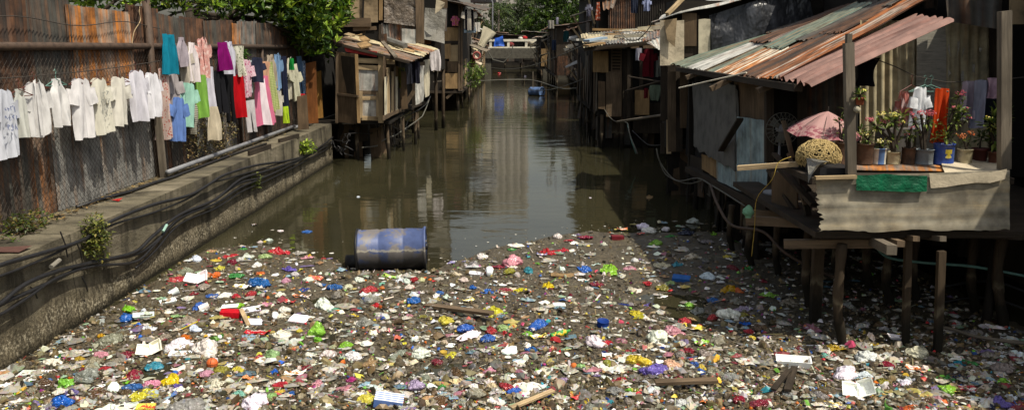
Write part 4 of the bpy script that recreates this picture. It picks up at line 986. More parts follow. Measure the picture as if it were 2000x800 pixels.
def palm(base, h, label):
    r = random.Random(4); t = thing('palm_tree', label, 'tree', base); base = V(base)
    g = MB(); top = base+V((.4, 0, h)); g.tube([base-V((0, 0, .3)), base+V((.3, 0, h*.5)), top], .22, 8, r1=.14); g.build('trunk', M['wood_grey'], t, smooth=True)
    g = MB()
    for k in range(20):
        a = k*2.399; el = r.uniform(-.2, 1.0); L = r.uniform(2.6, 3.6); prev = top; d = V((math.cos(a)*math.cos(el), math.sin(a)*math.cos(el), math.sin(el)))
        for s_ in range(12):
            p = top+d*L*s_/12+V((0, 0, -1.6*(s_/12)**2*(1.2-el*.3)))
            if s_ > 1:
                for sg in (-1, 1):
                    sd = d.cross(V((0, 0, 1))).normalized()*sg
                    leaf_quad(g, p, sd+d*.7+V((0, 0, -.5)), V((0, 0, 1)), .75*(1.1-s_/16), .13, jit(hx(r.choice(['46582a', '5a6e34', '37481f'])), r))
    g.build('crown', M['leaf'], t)
palm((-2.4, 128, 1), 7.5, 'palm tree with drooping fronds above the left end of the bridge')
# pale tower block behind the trees (it shows mirrored in the canal)
tw = thing('apartment_tower', 'pale tower block far behind the trees, mirrored in the canal', 'building', (-1.5, 330, 1))
box(tw, 'facade', 'tower_wall', (-12, 330, 1), (6.5, 350, 66))
for k in range(19):
    z = 5+k*3.2; g = MB()
    for j in range(6): g.box((-10.4+j*3.0, 329.9, z+.8), (1.5, .3, 1.7))
    g.build('window_row', M['tower_window'], tw)
for k in range(3): box(tw, 'pilaster', 'tower_window', (-8.2+k*6, 329.7, 1), (-7.8+k*6, 330, 66))
# ================================================================ RIGHT BANK
# ---------------------------------------------------------------- main shack with patched tin roof
F = thing('tin_roof_shack', 'shack with a patched rusty and pink corrugated roof overhanging the canal, right bank', 'shack', (4.5, 11, 1.0))
XF2 = 3.4
box(F, 'light_block', 'dark_room', (XF2+.05, 10.95, .9), (6.9, 16.2, 2.58)); box(F, 'light_block', 'dark_room', (4.3, 10.95, 2.58), (6.9, 16.2, 3.05))  # dark boxes added inside the shack to block light
sid(F, 'fibre_sheet', 'fibre_grey', XF2-.08, 1355, 160, 286, 1438, 168, 330, warp=.02, jag=.02)
sid(F, 'fibre_sheet', 'fibre_grey', XF2-.06, 1412, 166, 300, 1442, 176, 322, warp=.02, jag=.01)
sid(F, 'board', 'ply_dark', XF2-.02, 1436, 160, 252, 1502, 160, 250)
sid(F, 'teal_board', 'teal_board', XF2-.05, 1403, 222, 352, 1499, 236, 398, warp=.012)
sid(F, 'board', 'ply', XF2-.03, 1372, 300, 330, 1408, 315, 352); sid(F, 'board', 'wood_dark', XF2-.01, 1345, 300, 326, 1375, 310, 345)
bm(F, 'batten', 'wood_dark', (1446, 232, 11.4), (1408, 294, 12.6), .09, .03)
bm(F, 'corner_post', 'wood_dark', (1502, 158, 10.7), (1502, 405, 10.7), .1); bm(F, 'corner_post', 'wood_black', (1350, 150, 15.4), (1350, 322, 15.4), .1)
bm(F, 'floor_beam', 'wood_dark', (1345, 330, 15.2), (1505, 410, 10.6), .14, .1)
# rafters with sawn ends poking out beneath the eave
for (x0, y0, x1, y1, Yy) in ((1340, 152, 1372, 140, 14.2), (1388, 174, 1440, 148, 12), (1480, 178, 1520, 160, 10.3)): bm(F, 'rafter', 'wood_brown', (x0, y0, Yy), (x1, y1, Yy), .12, .07)
bm(F, 'eave_beam', 'wood_dark', (1325, 135, 15.6), (1560, 172, 9.1), .1, .08)
# roof sheets: eave end and ridge end of every sheet
XE = 3.14
def eave(px, py): return P(px, py, X=XE)
ev = [(1313, 125), (1342, 133), (1372, 140), (1392, 146), (1425, 152), (1446, 148), (1478, 157), (1512, 155), (1577, 166)]
rg = [(1640, 20), (1650, 18), (1660, 15), (1675, 12), (1695, 14), (1740, 8), (1775, 0), (1812, -4), (1862, 40)]
EP = [eave(*q) for q in ev]
RP = [P(*rg[i], Y=EP[i].y+.25) for i in range(9)]
RP[7] = P(1812, 2, Y=EP[7].y+.1)
for i, (m_, m2, sp) in enumerate((('green_tin', 'zinc_dark', .62), ('zinc_clean', 'rust_brown', .46), ('green_tin', 'zinc', .5), ('peeling', 'green_tin', .42), ('rust_half', 'zinc_dark', .55), ('rust_brown', 'rust_brown', .6), ('rust_half', None, 1), ('pink_tin', None, 1))):
    e0, e1 = EP[i]+V((0, .1, 0)), EP[i+1]-V((0, .1, 0)); r0, r1 = RP[i]+V((0, .1, 0)), RP[i+1]-V((0, .1, 0))
    if i == 7: r0 = P(1781, 33, Y=e0.y); r1 = P(1862, 40, Y=e1.y+.25); e0 = P(1513, 152, X=XE)
    if i == 6: e1 = P(1525, 158, X=XE); r1 = P(1812, 4, Y=e1.y+.2)
    up = V((0, 0, .018*(i % 2)+(.03 if i == 6 else 0)))
    k0, k1 = e0*(1-sp)+r0*sp, e1*(1-sp)+r1*sp
    if m2 is None: k0, k1 = r0, r1
    # ridges run from eave to ridge: u across the sheet, v along it
    sheet(F, 'roof_sheet', m_, (k0+up, k1+up, e1+up, e0+up), .18 if i == 7 else .085, .012, jag=.012)
for i, (m2, sp) in enumerate((('zinc_dark', .56), ('rust_brown', .40), ('zinc', .44), ('green_tin', .36), ('zinc_dark', .48), ('rust_brown', .54))):
    e0, e1 = EP[i]+V((0, .12, 0)), EP[i+1]-V((0, .08, 0)); r0, r1 = RP[i]+V((0, .12, 0)), RP[i+1]-V((0, .08, 0))
    up = V((0, 0, .035+.018*(i % 2))); k0, k1 = e0*(1-sp)+r0*sp, e1*(1-sp)+r1*sp
    sheet(F, 'roof_sheet', m2, (r0+up, r1+up, k1+up, k0+up), .085, .012, jag=.02)
# rear part of the roof running up under the neighbour
sheet(F, 'roof_sheet', 'zinc_dark', (P(1700, -2, Y=16), P(1830, -40, Y=11.2), P(1742, 10, Y=10.6), P(1630, 24, Y=16)), .085, .02)
# white lath poking out under the eave
g = MB(); g.tube([P(1326, 172, Y=13.2), P(1458, 142, Y=11.2)], .011, 6); g.build('pipe', M['concrete_pale'], F)
# terrace in front
YT = 10.6
def tz(px, py, Y): return P(px, py, Y=Y)
box(F, 'terrace_floor', 'wood_dark', (2.98, 7.85, 1.16), (6.6, 10.9, 1.22))
brd(F, 'back_wall', 'zinc_dark', 1562, 110, 1684, 345, YT+.03, .076); brd(F, 'back_wall', 'cream_tin', 1680, 40, 1795, 345, YT, .1)
brd(F, 'printed_sheet', 'fibre', 1788, 50, 1846, 345, YT-.03, warp=.02); brd(F, 'back_wall', 'cream_tin', 1838, 40, 1942, 345, YT-.05, .12, jag=.01)
brd(F, 'doorway', 'dark_room', 1495, 140, 1570, 345, YT+.2, warp=0); brd(F, 'doorway', 'dark_room', 1935, 30, 2060, 345, YT+.15, warp=0)  # near-black panels painted for the darkness inside the openings
bm(F, 'door_post', 'wood_dark', (1566, 135, YT-.02), (1566, 340, YT-.02), .09); bm(F, 'door_post', 'wood_dark', (1943, 30, YT-.1), (1943, 340, YT-.1), .09)
# peeling paint tongues on the right wall
r = random.Random(2)
for k, (x, y) in enumerate(((1852, 95), (1873, 92), (1884, 105), (1916, 100), (1880, 150), (1850, 142), (1905, 128))):
    j = lambda s_: r.uniform(-s_, s_); sheet(F, 'peeling_strip', 'fibre', (P(x-3+j(2), y-9+j(5), Y=YT-.09), P(x+2+j(3), y-8+j(4), Y=YT-.09), P(x+1+j(3), y+9+j(7), Y=YT-.12), P(x-3+j(2), y+8+j(7), Y=YT-.11)), warp=.03, thick=.003, jag=.02)
apron(F, 14, 22, lambda u: (3.45, 11.0+u*5.2, 0, 1)); apron(F, 15, 10, lambda u: (3.6+u*3, 11.6, 1, 0))
# front rail panel, ledge and what it is made of
YP = 7.75
pan = (P(1590, 346, Y=YP), P(1972, 332, Y=YP), P(1972, 449, Y=YP), P(1600, 452, Y=YP))
g = MB(); TL, TR, BR, BL = pan
rr = random.Random(6); jl = [rr.choice([0, .02, .05, .1, .03, .13, .01, .06]) for _ in range(26)]; jb = [rr.choice([0, 0, .01, .03]) for _ in range(60)]
def pf(u, v):
    p = (TL*(1-u)+TR*u)*(1-v)+(BL*(1-u)+BR*u)*v
    if u < .02: p = p+V((max(0, noise.noise(V((v*3, 3, 0)))*.07+abs(noise.noise(V((v*11, 7, 0))))*.1), 0, 0))
    if v > .98: p = p+V((0, 0, noise.noise(V((u*5, 1, 0)))*.03+max(0, noise.noise(V((u*19, 5, 0))))*.02))
    return (p+V((0, -.002*math.sin(v*9*math.pi)-.006*noise.noise(V((u*3, v*5, 1))), 0)), (v*.62, u*2.))
g.grid(pf, 58, 36); g.build('rail_panel', rustmat('fibre_weathered', '9a9382', .32, '75664a', '54493a', metal=0, rough=.9, grime=.55, streak=(4, 2.2, 1), lo=.16), F)
bm(F, 'rail_cap', 'wood_pale', (1592, 347, YP-.03), (1672, 345, YP-.03), .05, .03)
box(F, 'ledge', 'wood_dark', (P(1592, 340, Y=YP).x, YP+.06, 1.70), (4.85, 8.66, 1.76))
sheet(F, 'ledge_sheet', 'rust_orange', (P(1668, 313, Z=1.80), P(1842, 315, Z=1.80), P(1852, 335, Z=1.775), P(1668, 331, Z=1.79)), .0, .012, .006, jag=.01)
sheet(F, 'ledge_cloth', 'canvas_pale', (P(1838, 320, Z=1.80), P(1965, 312, Z=1.80), P(1962, 340, Z=1.80), P(1845, 338, Z=1.80)), 0, .02, .006)
sheet(F, 'ledge_cloth', 'canvas_pale', (P(1815, 340, Y=YP-.018), P(1966, 331, Y=YP-.018), P(1962, 353, Y=YP-.022), P(1818, 368, Y=YP-.022)), 0, .005, .003, jag=.01)
sheet(F, 'green_tarp', 'tarp_green', (P(1672, 341, Y=YP-.028), P(1811, 343, Y=YP-.028), P(1810, 374, Y=YP-.035), P(1672, 373, Y=YP-.035)), 0, .009, .003, jag=.006)
box(F, 'black_box', 'black', (P(1602, 330, Y=YP+.1).x, YP+.1, 1.765), (P(1668, 330, Y=YP+.1).x, YP+.5, 1.85))
sheet(F, 'rag', 'tarp_grey', (P(1572, 314, Y=8.05), P(1618, 318, Y=8.1), P(1590, 330, Y=7.7), P(1576, 362, Y=7.7)), 0, .06, .008)
bm(F, 'front_post', 'wood_grey', (1657, 84, YP+.03), (1662, 342, YP+.03), .085, .07); bm(F, 'front_post', 'wood_grey', (1962, 22, 8.0), (1961, 330, 8.0), .1, .08)
g = MB(); p = P(1658, 66, Y=YP+.03); q = P(1657, 86, Y=YP+.03); g.beam(q, p, .045, .06); g.build('front_post', M['wood_grey'], F)
# beams and stilts
for (a_, b_, w_, h_, m_) in (((1531, 476, 8.2), (1740, 474, 7.95), .07, .09, 'wood_brown'), ((1462, 430, 9.4), (1592, 436, 8.6), .1, .1, 'wood_brown'), ((1458, 415, 10), (1600, 420, 9.4), .08, .08, 'wood_brown'), ((1690, 462, 8.3), (1742, 488, 7.3), .09, .09, 'wood_grey'), ((1712, 460, 8.4), (1760, 476, 7.55), .07, .06, 'wood_brown'), ((1742, 458, 8.4), (1790, 466, 7.65), .06, .05, 'wood_brown'), ((1790, 460, 8.3), (1842, 466, 7.65), .06, .05, 'wood_grey'), ((1600, 458, 7.95), (1990, 456, 7.95), .1, .07, 'wood_dark'), ((1890, 458, 8.3), (2000, 462, 7.8), .06, .06, 'wood_dark')):
    bm(F, 'beam', m_, a_, b_, w_, h_)
def stilt(px, yt, yb, w_, m_='stilt_wood', sq=False):
    p = P(px, yb, Z=0.); q = P(px, yt, Y=p.y); g = MB()
    r_ = random.Random(px)
    if sq: g.beam((p.x, p.y, -.6), (q.x+r_.gauss(0, .02), q.y, q.z), w_, w_*.8)
    else: g.tube(smooth_path([V((p.x+r_.gauss(0, .02), p.y, -.6)), V((p.x, p.y, .0)), V(((p.x*.66+q.x*.33)+r_.gauss(0, .009), p.y, q.z*.33)), V(((p.x*.33+q.x*.66)+r_.gauss(0, .009), p.y, q.z*.66)), V((q.x, q.y, q.z))], 3), lambda k: w_*(.5+.06*math.sin(k*23+px)), 9)
    g.build('stilt', M[m_], F, smooth=not sq)
for s_ in ((1594, 452, 628, .11, 'stilt_wood', True), (1645, 476, 676, .1, 'stilt_wood'), (1776, 428, 676, .065, 'stilt_wood', True), (1838, 490, 690, .07, 'stilt_wood', True), (1580, 440, 600, .1), (1468, 428, 520, .1), (1740, 470, 600, .1), (1520, 430, 540, .09), (1700, 460, 570, .1), (1905, 458, 610, .1), (1960, 458, 640, .11), (1430, 400, 490, .09), (1790, 465, 590, .09), (1640, 460, 560, .09)): stilt(*s_)
for (x, y) in ((3.5, 12), (3.5, 13.6), (3.45, 15.2), (4.4, 10.6), (5.2, 10.4), (6, 10.4), (5.2, 8.6), (6.2, 8.4)): post(F, 'stilt', 'wood_black', x, y, -.5, 1.1, .11, (.03, .02), True)
brd(F, 'dark_backing', 'wood_black', 1420, 395, 2100, 560, 12.4, warp=.02)  # dark sheet added for the shade under the terrace
sid(F, 'boarding', 'wood_black', XF2+.15, 1340, 318, 345, 1500, 400, 430)
# clutter of leaning laths by the doorway
for (a_, b_, w_) in (((1530, 236, 9.6), (1548, 308, 9.4), .05), ((1512, 300, 9.4), (1580, 372, 8.6), .06), ((1515, 318, 9.2), (1590, 400, 8.4), .08), ((1504, 330, 9.6), (1555, 410, 9), .09), ((1540, 300, 9.2), (1572, 400, 8.6), .04), ((1560, 330, 8.8), (1578, 420, 8.6), .07)):
    bm(F, 'lath', 'wood_dark' if w_ > .055 else 'wood_brown', a_, b_, w_, w_*.5)
bm(F, 'long_plank', 'wood_pale', (1441, 328, 8.7), (1572, 319, 8.4), .075, .05)
brd(F, 'board', 'ply_dark', 1508, 335, 1560, 405, 9.4, dY=-.4)
# ---------------------------------------------------------------- things on the terrace
def pot(px, yb, w_, h_, m_, lab, Y=8.5, kind='tin', col=None, plant=None, cat='potted plant', name='potted_plant', stemh=None, zb=None, mat=None):
    p = P(px, yb, Y=Y); zb = 1.80 if zb is None else zb
    k = zc_of(p)/1600; R_ = w_*k/2; Hh_ = h_*k; p = V((p.x, Y, zb))
    t = thing(name, lab, cat, p, 'potted plants along the ledge')
    g = MB()
    if kind == 'tin': prof = [(R_, 0), (R_*1.03, .005), (R_, .012), (R_*.985, Hh_*.33), (R_*1.0, Hh_*.35), (R_*.985, Hh_*.66), (R_, Hh_*.68), (R_, Hh_*.96), (R_*1.05, Hh_*.97), (R_*1.05, Hh_), (R_*.93, Hh_), (R_*.93, Hh_*.85), (0, Hh_*.85)]
    else: prof = [(R_*.78, 0), (R_*.8, .01), (R_*.97, Hh_*.85), (R_*1.08, Hh_*.86), (R_*1.08, Hh_), (R_*.95, Hh_), (R_*.92, Hh_*.85), (0, Hh_*.85)]
    g.lathe(prof, p, 20); ob = g.build('pot', mat or M[m_], t, smooth=True)
    if col: ob.color = hx(col)
    return t, p+V((0, 0, Hh_)), R_
def flower_head(g, c, rad, n, cols, r):
    for _ in range(n):
        d = rnd_dir(r); d.z = d.z*.6+.2; q = c+d*rad*r.uniform(.4, 1)
        cc = jit(hx(r.choice(cols)), r, .15); nn = (d+V((0, -.4, .4))).normalized(); s_ = nn.orthogonal().normalized(); s2 = nn.cross(s_); z_ = r.uniform(.008, .0125)
        b = len(g.v)
        for k in range(6): a = k*math.pi/3; g.add(q+s_*math.cos(a)*z_*(1 if k % 2 else .6)+s2*math.sin(a)*z_*(1 if k % 2 else .6)+nn*(.004 if k % 2 else 0))
        g.face(range(b, b+6), cc)
def plant(t, base, heads, leaves, seed, spiny=True, lcols=('4a5c22', '6a7a30', '33451a', '7c8a44'), lsize=.05, stem=.012):
    """heads: (dx, dy, dz, radius, n, colours); leaves: (dx, dz, radius, n)"""
    r = random.Random(seed); sb = MB(); lf = MB()
    for (dx, dy, dz, *_r) in [(h[0], h[1], h[2]) for h in heads] or [(0, 0, .15)]:
        mid = base+V((dx*.35+r.gauss(0, .01), dy*.3, dz*.5)); sb.tube([base+V((r.gauss(0, .012), r.gauss(0, .012), -.03)), mid, base+V((dx, dy, dz))], stem, 6, r1=stem*.6)
        if spiny:
            for k in range(40):
                u = r.random(); q = base.lerp(mid, u*2) if u < .5 else mid.lerp(base+V((dx, dy, dz)), u*2-1); d = rnd_dir(r); sb.tube([q, q+d*.028], .0025, 3, r1=.0005, cap=False)
    for (dx, dy, dz, rad, n, cols) in heads:
        fl = MB(); flower_head(fl, base+V((dx, dy, dz+.01)), rad, n, cols, r); fl.build('flower', M['petal'], t)
    for (dx, dy, dz, rad, n) in leaves:
        c = base+V((dx, dy, dz))
        for _ in range(n):
            d = rnd_dir(r); leaf_quad(lf, c+d*rad*r.random()*.7, d+V((0, -.2, .3)), V((0, 0, 1)), lsize*r.uniform(.7, 1.4), lsize*.42, jit(hx(r.choice(lcols)), r), .15)
    sb.build('stem', M['wood_dark'], t)
    if lf.v: lf.build('foliage', M['leaf'], t)
M['tin_cream'] = plain('tin_cream', '9a8f72', .6, 14, .65, .3, light=1.3, detail=8)
M['tin_rust'] = plain('tin_rust', '4a3526', .6, 9, .75, .4, light=1.7, detail=8)
M['petal'] = colmat('petal', .6, .3, .25)
PK = ['c8606c', 'd08084', 'b04a5c']; YL = ['d9cf6a', 'e6dd8f', 'c9b84a']; ORG = ['c9703a', 'b85a2a', 'd98a5a']; WY = ['e3ddb8', 'd8cf8a', 'cfc470']
k_ = 8.6/1600
t, b_, R_ = pot(1641, 316, 22, 42, 'tin_rust', 'slim rusty tin with a thin stem of small pink flowers, left of the front post')
plant(t, b_, [(.02, 0, .36, .035, 26, PK), (-.05, -.02, .22, .03, 12, PK), (.05, 0, .25, .025, 10, PK)], [(.02, 0, .34, .06, 22), (-.03, 0, .2, .07, 26), (.05, 0, .22, .06, 18), (0, 0, .1, .04, 8)], 1, False)
t, b_, R_ = pot(1688, 317, 31, 40, 'tin_rust', 'wide dark rusty tin with low cream flowers just right of the front post')
plant(t, b_, [(-.03, -.03, .08, .04, 16, WY), (.06, -.02, .12, .03, 10, WY)], [(0, 0, .06, .09, 60), (-.06, 0, .12, .07, 30)], 2, False)
t, b_, R_ = pot(1716, 314, 26, 31, 'zinc', 'faded blue and white tin with pale yellow flowers', mat=cloth('tin_blue', 'd9d6c8', 'stripe', 3.), col='5f7fb0')
plant(t, b_, [(-.02, -.04, .06, .05, 26, WY), (.07, -.02, .05, .04, 18, WY)], [(0, 0, .03, .08, 60)], 3, False)
t, b_, R_ = pot(1744, 316, 26, 24, 'tin_cream', 'short ribbed cream tin with a spiny stem under yellow and red flowers')
plant(t, b_, [(-.03, -.02, .37, .06, 40, YL), (-.17, 0, .38, .05, 28, YL), (-.12, 0, .30, .05, 20, PK), (-.27, .02, .32, .045, 30, PK), (.06, -.03, .3, .03, 10, YL)], [(-.05, 0, .32, .11, 60), (-.2, 0, .28, .09, 40), (.06, .02, .36, .08, 24), (0, 0, .1, .05, 10)], 4, lsize=.07, stem=.02)
t, b_, R_ = pot(1773, 314, 25, 32, 'tin_rust', 'plain brown rusted can with a small pink flowering stem, right of the cream tin')
plant(t, b_, [(.01, 0, .19, .04, 14, PK), (-.04, -.02, .12, .03, 8, PK), (.03, 0, .3, .03, 14, PK)], [(0, 0, .14, .09, 60), (.03, 0, .27, .05, 16)], 5)
t, b_, R_ = pot(1803, 315, 35, 29, 'fibre', 'squat grey cement pot with a thick spiny stem and pink flower ball', mat=plain('cement', '6f767a', .2, 6, .8, .2))
plant(t, b_, [(.01, -.02, .36, .06, 60, PK), (-.07, 0, .36, .05, 36, PK), (-.16, 0, .35, .03, 16, PK)], [(0, 0, .3, .08, 34), (.1, 0, .12, .07, 24), (.12, .02, .26, .06, 18)], 6, stem=.022)
tinm = NT('blue_paint_tin'); m = tinm; gm = m.vec('UV', (1, 1, 1), False); f = m.noise(gm, 6, 5); m.col(m.ramp(f, [(.3, hx('1c2a66')), (.55, hx('2a4a9a')), (.72, hx('6a7a8a'))])); m.set(rough=.45); 
t, b_, R_ = pot(1841, 320, 38, 40, 'zinc', 'large blue paint tin with a yellow emblem and tall pink flowering plant', mat=tinm.m)
for k, (dz, w2, h2, c_) in enumerate(((-.075, .034, .022, 'b8a23a'), (-.125, .022, .018, 'c9b44a'), (-.1, .012, .02, 'b8a23a'), (-.13, .03, .008, 'd8cf8a'))):
    g = MB(); g.grid(lambda u, v: V((b_.x+R_*1.03*math.sin((u-.5)*w2*2/R_), b_.y-R_*1.03*math.cos((u-.5)*w2*2/R_), b_.z+dz+(v-.5)*h2*2)), 6, 2)
    g.build('emblem', M['cloth'], [o_ for o_ in t.children if o_.name.startswith('pot')][0], color=hx(c_))
plant(t, b_, [(.13, .03, .50, .05, 36, PK), (.2, .02, .34, .03, 16, PK), (.05, 0, .36, .03, 16, PK), (.22, -.02, .26, .03, 10, PK), (.09, 0, .08, .04, 10, ORG)], [(.12, .02, .33, .13, 110), (.13, .03, .47, .06, 20), (0, -.02, .08, .11, 50), (.1, 0, .22, .08, 30)], 7, lsize=.055, stem=.016)
t, b_, R_ = pot(1882, 321, 28, 29, 'tin_cream', 'weathered pale tin with a small orange flowered plant')
plant(t, b_, [(-.06, -.02, .12, .05, 24, ORG), (.05, 0, .15, .045, 22, ORG)], [(-.02, 0, .08, .06, 14)], 8, False)
t, b_, R_ = pot(1912, 320, 30, 28, 'ply_dark', 'dark red trough with shadowed leafy plant beside the right post', kind='pot', mat=plain('pot_red', '4a1f1a', .2, 6, .6, .1), Y=8.62)
plant(t, b_, [(0, 0, .12, .02, 3, YL)], [(0, 0, .1, .12, 60)], 9, False, ('2c3a18', '3a4a20'))
t, b_, R_ = pot(1942, 318, 25, 25, 'ply', 'brown clay pot with tall plant and pale yellow flowers by the right post', kind='pot', mat=plain('pot_clay', '5d3525', .2, 6, .7, .1))
plant(t, b_, [(-.12, -.02, .33, .04, 16, YL), (-.05, -.03, .25, .045, 18, YL), (.06, 0, .3, .04, 16, YL), (-.1, 0, .22, .03, 12, YL)], [(-.05, 0, .28, .13, 70), (.03, .03, .36, .1, 40), (0, 0, .12, .1, 30)], 10, False, ('4a5a22', '6a7a34', '2c3a18'), lsize=.1)
t, b_, R_ = pot(1679, 205, 17, 14, 'ply', 'tiny hanging pot with yellow flowers tied to the front post', kind='pot', Y=7.7, zb=P(1679, 205, Y=7.7).z, mat=plain('pot_orange', '8a4526', .2, 6, .7, .1))
plant(t, b_, [(.02, -.01, .05, .03, 14, YL)], [(0, 0, .03, .06, 40)], 11, False)
g = MB(); g.lathe([(.001, -.03), (.028, -.02), (.03, .02), (.001, .035)], P(1674, 214, Y=7.68), 10, frame((0, 1, .3)).to_3x3()); tag(g.build('white_cup', M['white_board'], smooth=True), 'small white plastic cup fixed to the front post under the hanging pot', 'cup')
g = MB(); p = P(1626, 316, Y=8.45); g.lathe([(.045, 0), (.06, .12), (.055, .12), (.045, .1), (0, .1)], V((p.x, 8.45, 1.762)), 14); tag(g.build('green_cup', M['cloth'], smooth=True, color=hx('8a9a2a')), 'yellow green plastic cup between the basket and the rusty tin', 'cup')
# woven basket
p = P(1599, 300, Y=8.36); c_ = V((p.x, 8.36, 1.762)); R_ = 41*8.45/1600
bk = thing('woven_basket', 'round upturned basket of loosely woven split bamboo', 'basket', c_)
g = MB(); r = random.Random(12)
for k in range(150):
    n_ = rnd_dir(r); n_.z *= .7; n_.normalize(); s_ = n_.orthogonal().normalized(); s2 = n_.cross(s_); off = r.uniform(-.25, .25); a0 = r.random()*6.28; L_ = r.uniform(1.5, 4.5); pts = []
    for j in range(14):
        a = a0+L_*j/13; d = (s_*math.cos(a)+s2*math.sin(a)+n_*off).normalized(); q = c_+V((d.x*R_, d.y*R_, max(0, d.z*.82+.62)*R_*.98)); pts.append(q*1+d*r.uniform(-.006, .008))
    g.tube(pts, .0055, 4, cap=False)
g.build('weave', M['bamboo'] if 'bamboo' in M else wood('bamboo', 'b8a06c', .6), bk)
g = MB(); g.lathe([(R_*.88, .0), (R_*.92, R_*.5), (R_*.68, R_*1.05), (R_*.3, R_*1.28), (0, R_*1.3)], c_, 20); g.build('dark_inside', M['dark_room'], bk, smooth=True)  # near-black shell paints the dark seen through the weave
# umbrella lying open behind the basket
p = P(1617, 217, Y=8.86); um = thing('umbrella', 'open pink umbrella with flowered rim laid behind the basket', 'umbrella', p)
g = MB(); r = random.Random(3); Ru = .41; tilt = Matrix.Rotation(math.radians(4), 3, 'X') @ Matrix.Rotation(math.radians(4), 3, 'Y')
def uf(u, v):
    a = u*2*math.pi; k = abs(((u*8) % 1)-.5)*2; rr_ = Ru*v*(1-.1*(1-k)*v); return p + tilt @ V((rr_*math.cos(a), rr_*math.sin(a), -.24*(.6*v+.4*v*v)-.035*(1-k)*v))
g.grid(uf, 48, 10, closeu=True)
umm = NT('umbrella_cloth'); m = umm; vv = m.vec('UV', (1, 1, 1), False); sp = m.n('ShaderNodeSeparateXYZ'); m.l(vv, sp.inputs[0]); fl_ = m.noise(m.vec('Object', (1, 1, 1)), 26, 3)
kk = m.math('MULTIPLY', m.ramp(sp.outputs['Y'], [(.62, G0), (.75, G1)]), m.ramp(fl_, [(.46, G0), (.52, G1)])); cc = m.mix(kk, hx('bd938e'), hx('96505a')); m.col(cc); m.set(rough=.7)
tr = m.n('ShaderNodeBsdfTranslucent'); m.l(cc, tr.inputs[0]); ms = m.n('ShaderNodeMixShader'); ms.inputs[0].default_value = .3; m.l(m.b.outputs[0], ms.inputs[1]); m.l(tr.outputs[0], ms.inputs[2]); m.l(ms.outputs[0], m.out.inputs[0])
g.build('canopy', umm.m, um, smooth=True)
g = MB()
for k in range(8):
    a = (k+.5)/8*2*math.pi; g.tube([p+tilt @ V((Ru*v*math.cos(a), Ru*v*math.sin(a), -.24*(.6*v+.4*v*v)-.01)) for v in (0, .3, .6, 1)], .003, 4)
g.build('rib_frame', M['wire'], um); g = MB(); g.tube([p+tilt @ V((0, 0, .05)), p+tilt @ V((0, 0, -.2))], .006, 6); g.build('shaft', M['wire'], um)
# cardboard boxes and a white box behind the pots
for (x0, x1, yt, yb, Y, c_, lab) in ((1645, 1668, 262, 318, 8.9, 'b0977a', 'tan cardboard box behind the front post'), (1725, 1785, 252, 290, 9.2, '6a6560', 'grey crate in the shade behind the cream tin')):
    lo = P(x0, yb, Y=Y); hi = P(x1, yt, Y=Y); g = MB(); g.box(((lo.x+hi.x)/2, Y+.12, (1.22+hi.z)/2), (hi.x-lo.x, .24, hi.z-1.22)); g.box(((lo.x+hi.x)/2, Y-.002, hi.z-.05), (hi.x-lo.x+.02, .02, .05))
    tag(g.build('box', M['cloth'], color=hx(c_)), lab, 'box')
# fan standing in the doorway
c_ = P(1528, 252, Y=9.9); fan = thing('standing_fan', 'standing fan with round wire cage in the dark doorway', 'fan', (c_.x, 9.9, 1.22)); Rf = .2
g = MB()
for k in range(22):
    a = k/22*2*math.pi; d = V((math.cos(a), 0, math.sin(a))); g.tube([c_+V((0, -.07, 0))+d*.04, c_+V((0, -.06, 0))+d*.12, c_+d*Rf, c_+V((0, .07, 0))+d*.1], .0025, 4, cap=False)
for rr_ in (Rf, .13): g.tube([c_+V((rr_*math.cos(a/24*6.2832), -.0 if rr_ == Rf else -.055, rr_*math.sin(a/24*6.2832))) for a in range(25)], .004, 4)
g.build('cage', M['hose_white'], fan)
g = MB()
for k in range(3):
    a = k*2.094+.3; d = V((math.cos(a), 0, math.sin(a))); e = V((-math.sin(a), 0, math.cos(a)))
    g.patch(c_+d*.03-e*.02+V((0, .02, 0)), c_+d*.03+e*.03-V((0, .02, 0)), c_+d*.16+e*.07-V((0, .02, 0)), c_+d*.17-e*.04+V((0, .02, 0)), 3, 3)
g.build('blade', M['hose_white'], fan); g = MB(); g.tube([c_+V((0, .12, 0)), c_+V((0, -.03, 0))], .05, 10); g.build('motor', M['pipe_grey'], fan, smooth=True)
g = MB(); g.tube([c_+V((0, .06, -.04)), (c_.x, 9.96, 1.24)], .015, 8); g.lathe([(.17, 0), (.16, .03), (.02, .05)], (c_.x, 9.96, 1.222), 16); g.build('stand', M['pipe_grey'], fan, smooth=True)
# laundry on the terrace
g = MB(); g.tube([P(1690, 108, Y=9.0), P(1748, 130, Y=9.25), P(1790, 150, Y=9.5), P(1850, 161, Y=9.5), P(1930, 158, Y=9.4), P(2010, 150, Y=9.2)], .006, 5); tag(g.build('clothesline', M['wire']), 'sagging clothesline across the flower terrace', 'line')
hang(1755, 1779, 178, 245, 9.45, 'shirt', 'd78a80', 'salmon pink shirt with white collar on a brown hanger, terrace line', ('ead2cf', None, 6.), turn=-.9)
hang(1776, 1822, 168, 252, 9.4, 'tee', 'e2e4e8', 'white T-shirt on green hangers on the terrace line', turn=.45, k=1.1)
hang(1819, 1862, 172, 280, 9.45, 'skirt', 'd2481a', 'bright orange red dress on the terrace line', turn=.15)
hang(1880, 1908, 158, 232, 9.45, 'towel', 'b3a6b4', 'lilac towel, left one of three cloths at the right post'); hang(1904, 1932, 156, 250, 9.35, 'towel', '9a9cae', 'grey blue towel between the lilac towel and the pink cloth')
hang(1925, 1956, 152, 192, 9.3, 'drape', 'c2a3b3', 'pale pink bunched cloth at the right post'); hang(1910, 1966, 180, 240, 9.7, 'towel', '20242c', 'dark cloth hanging behind the towels at the right post')
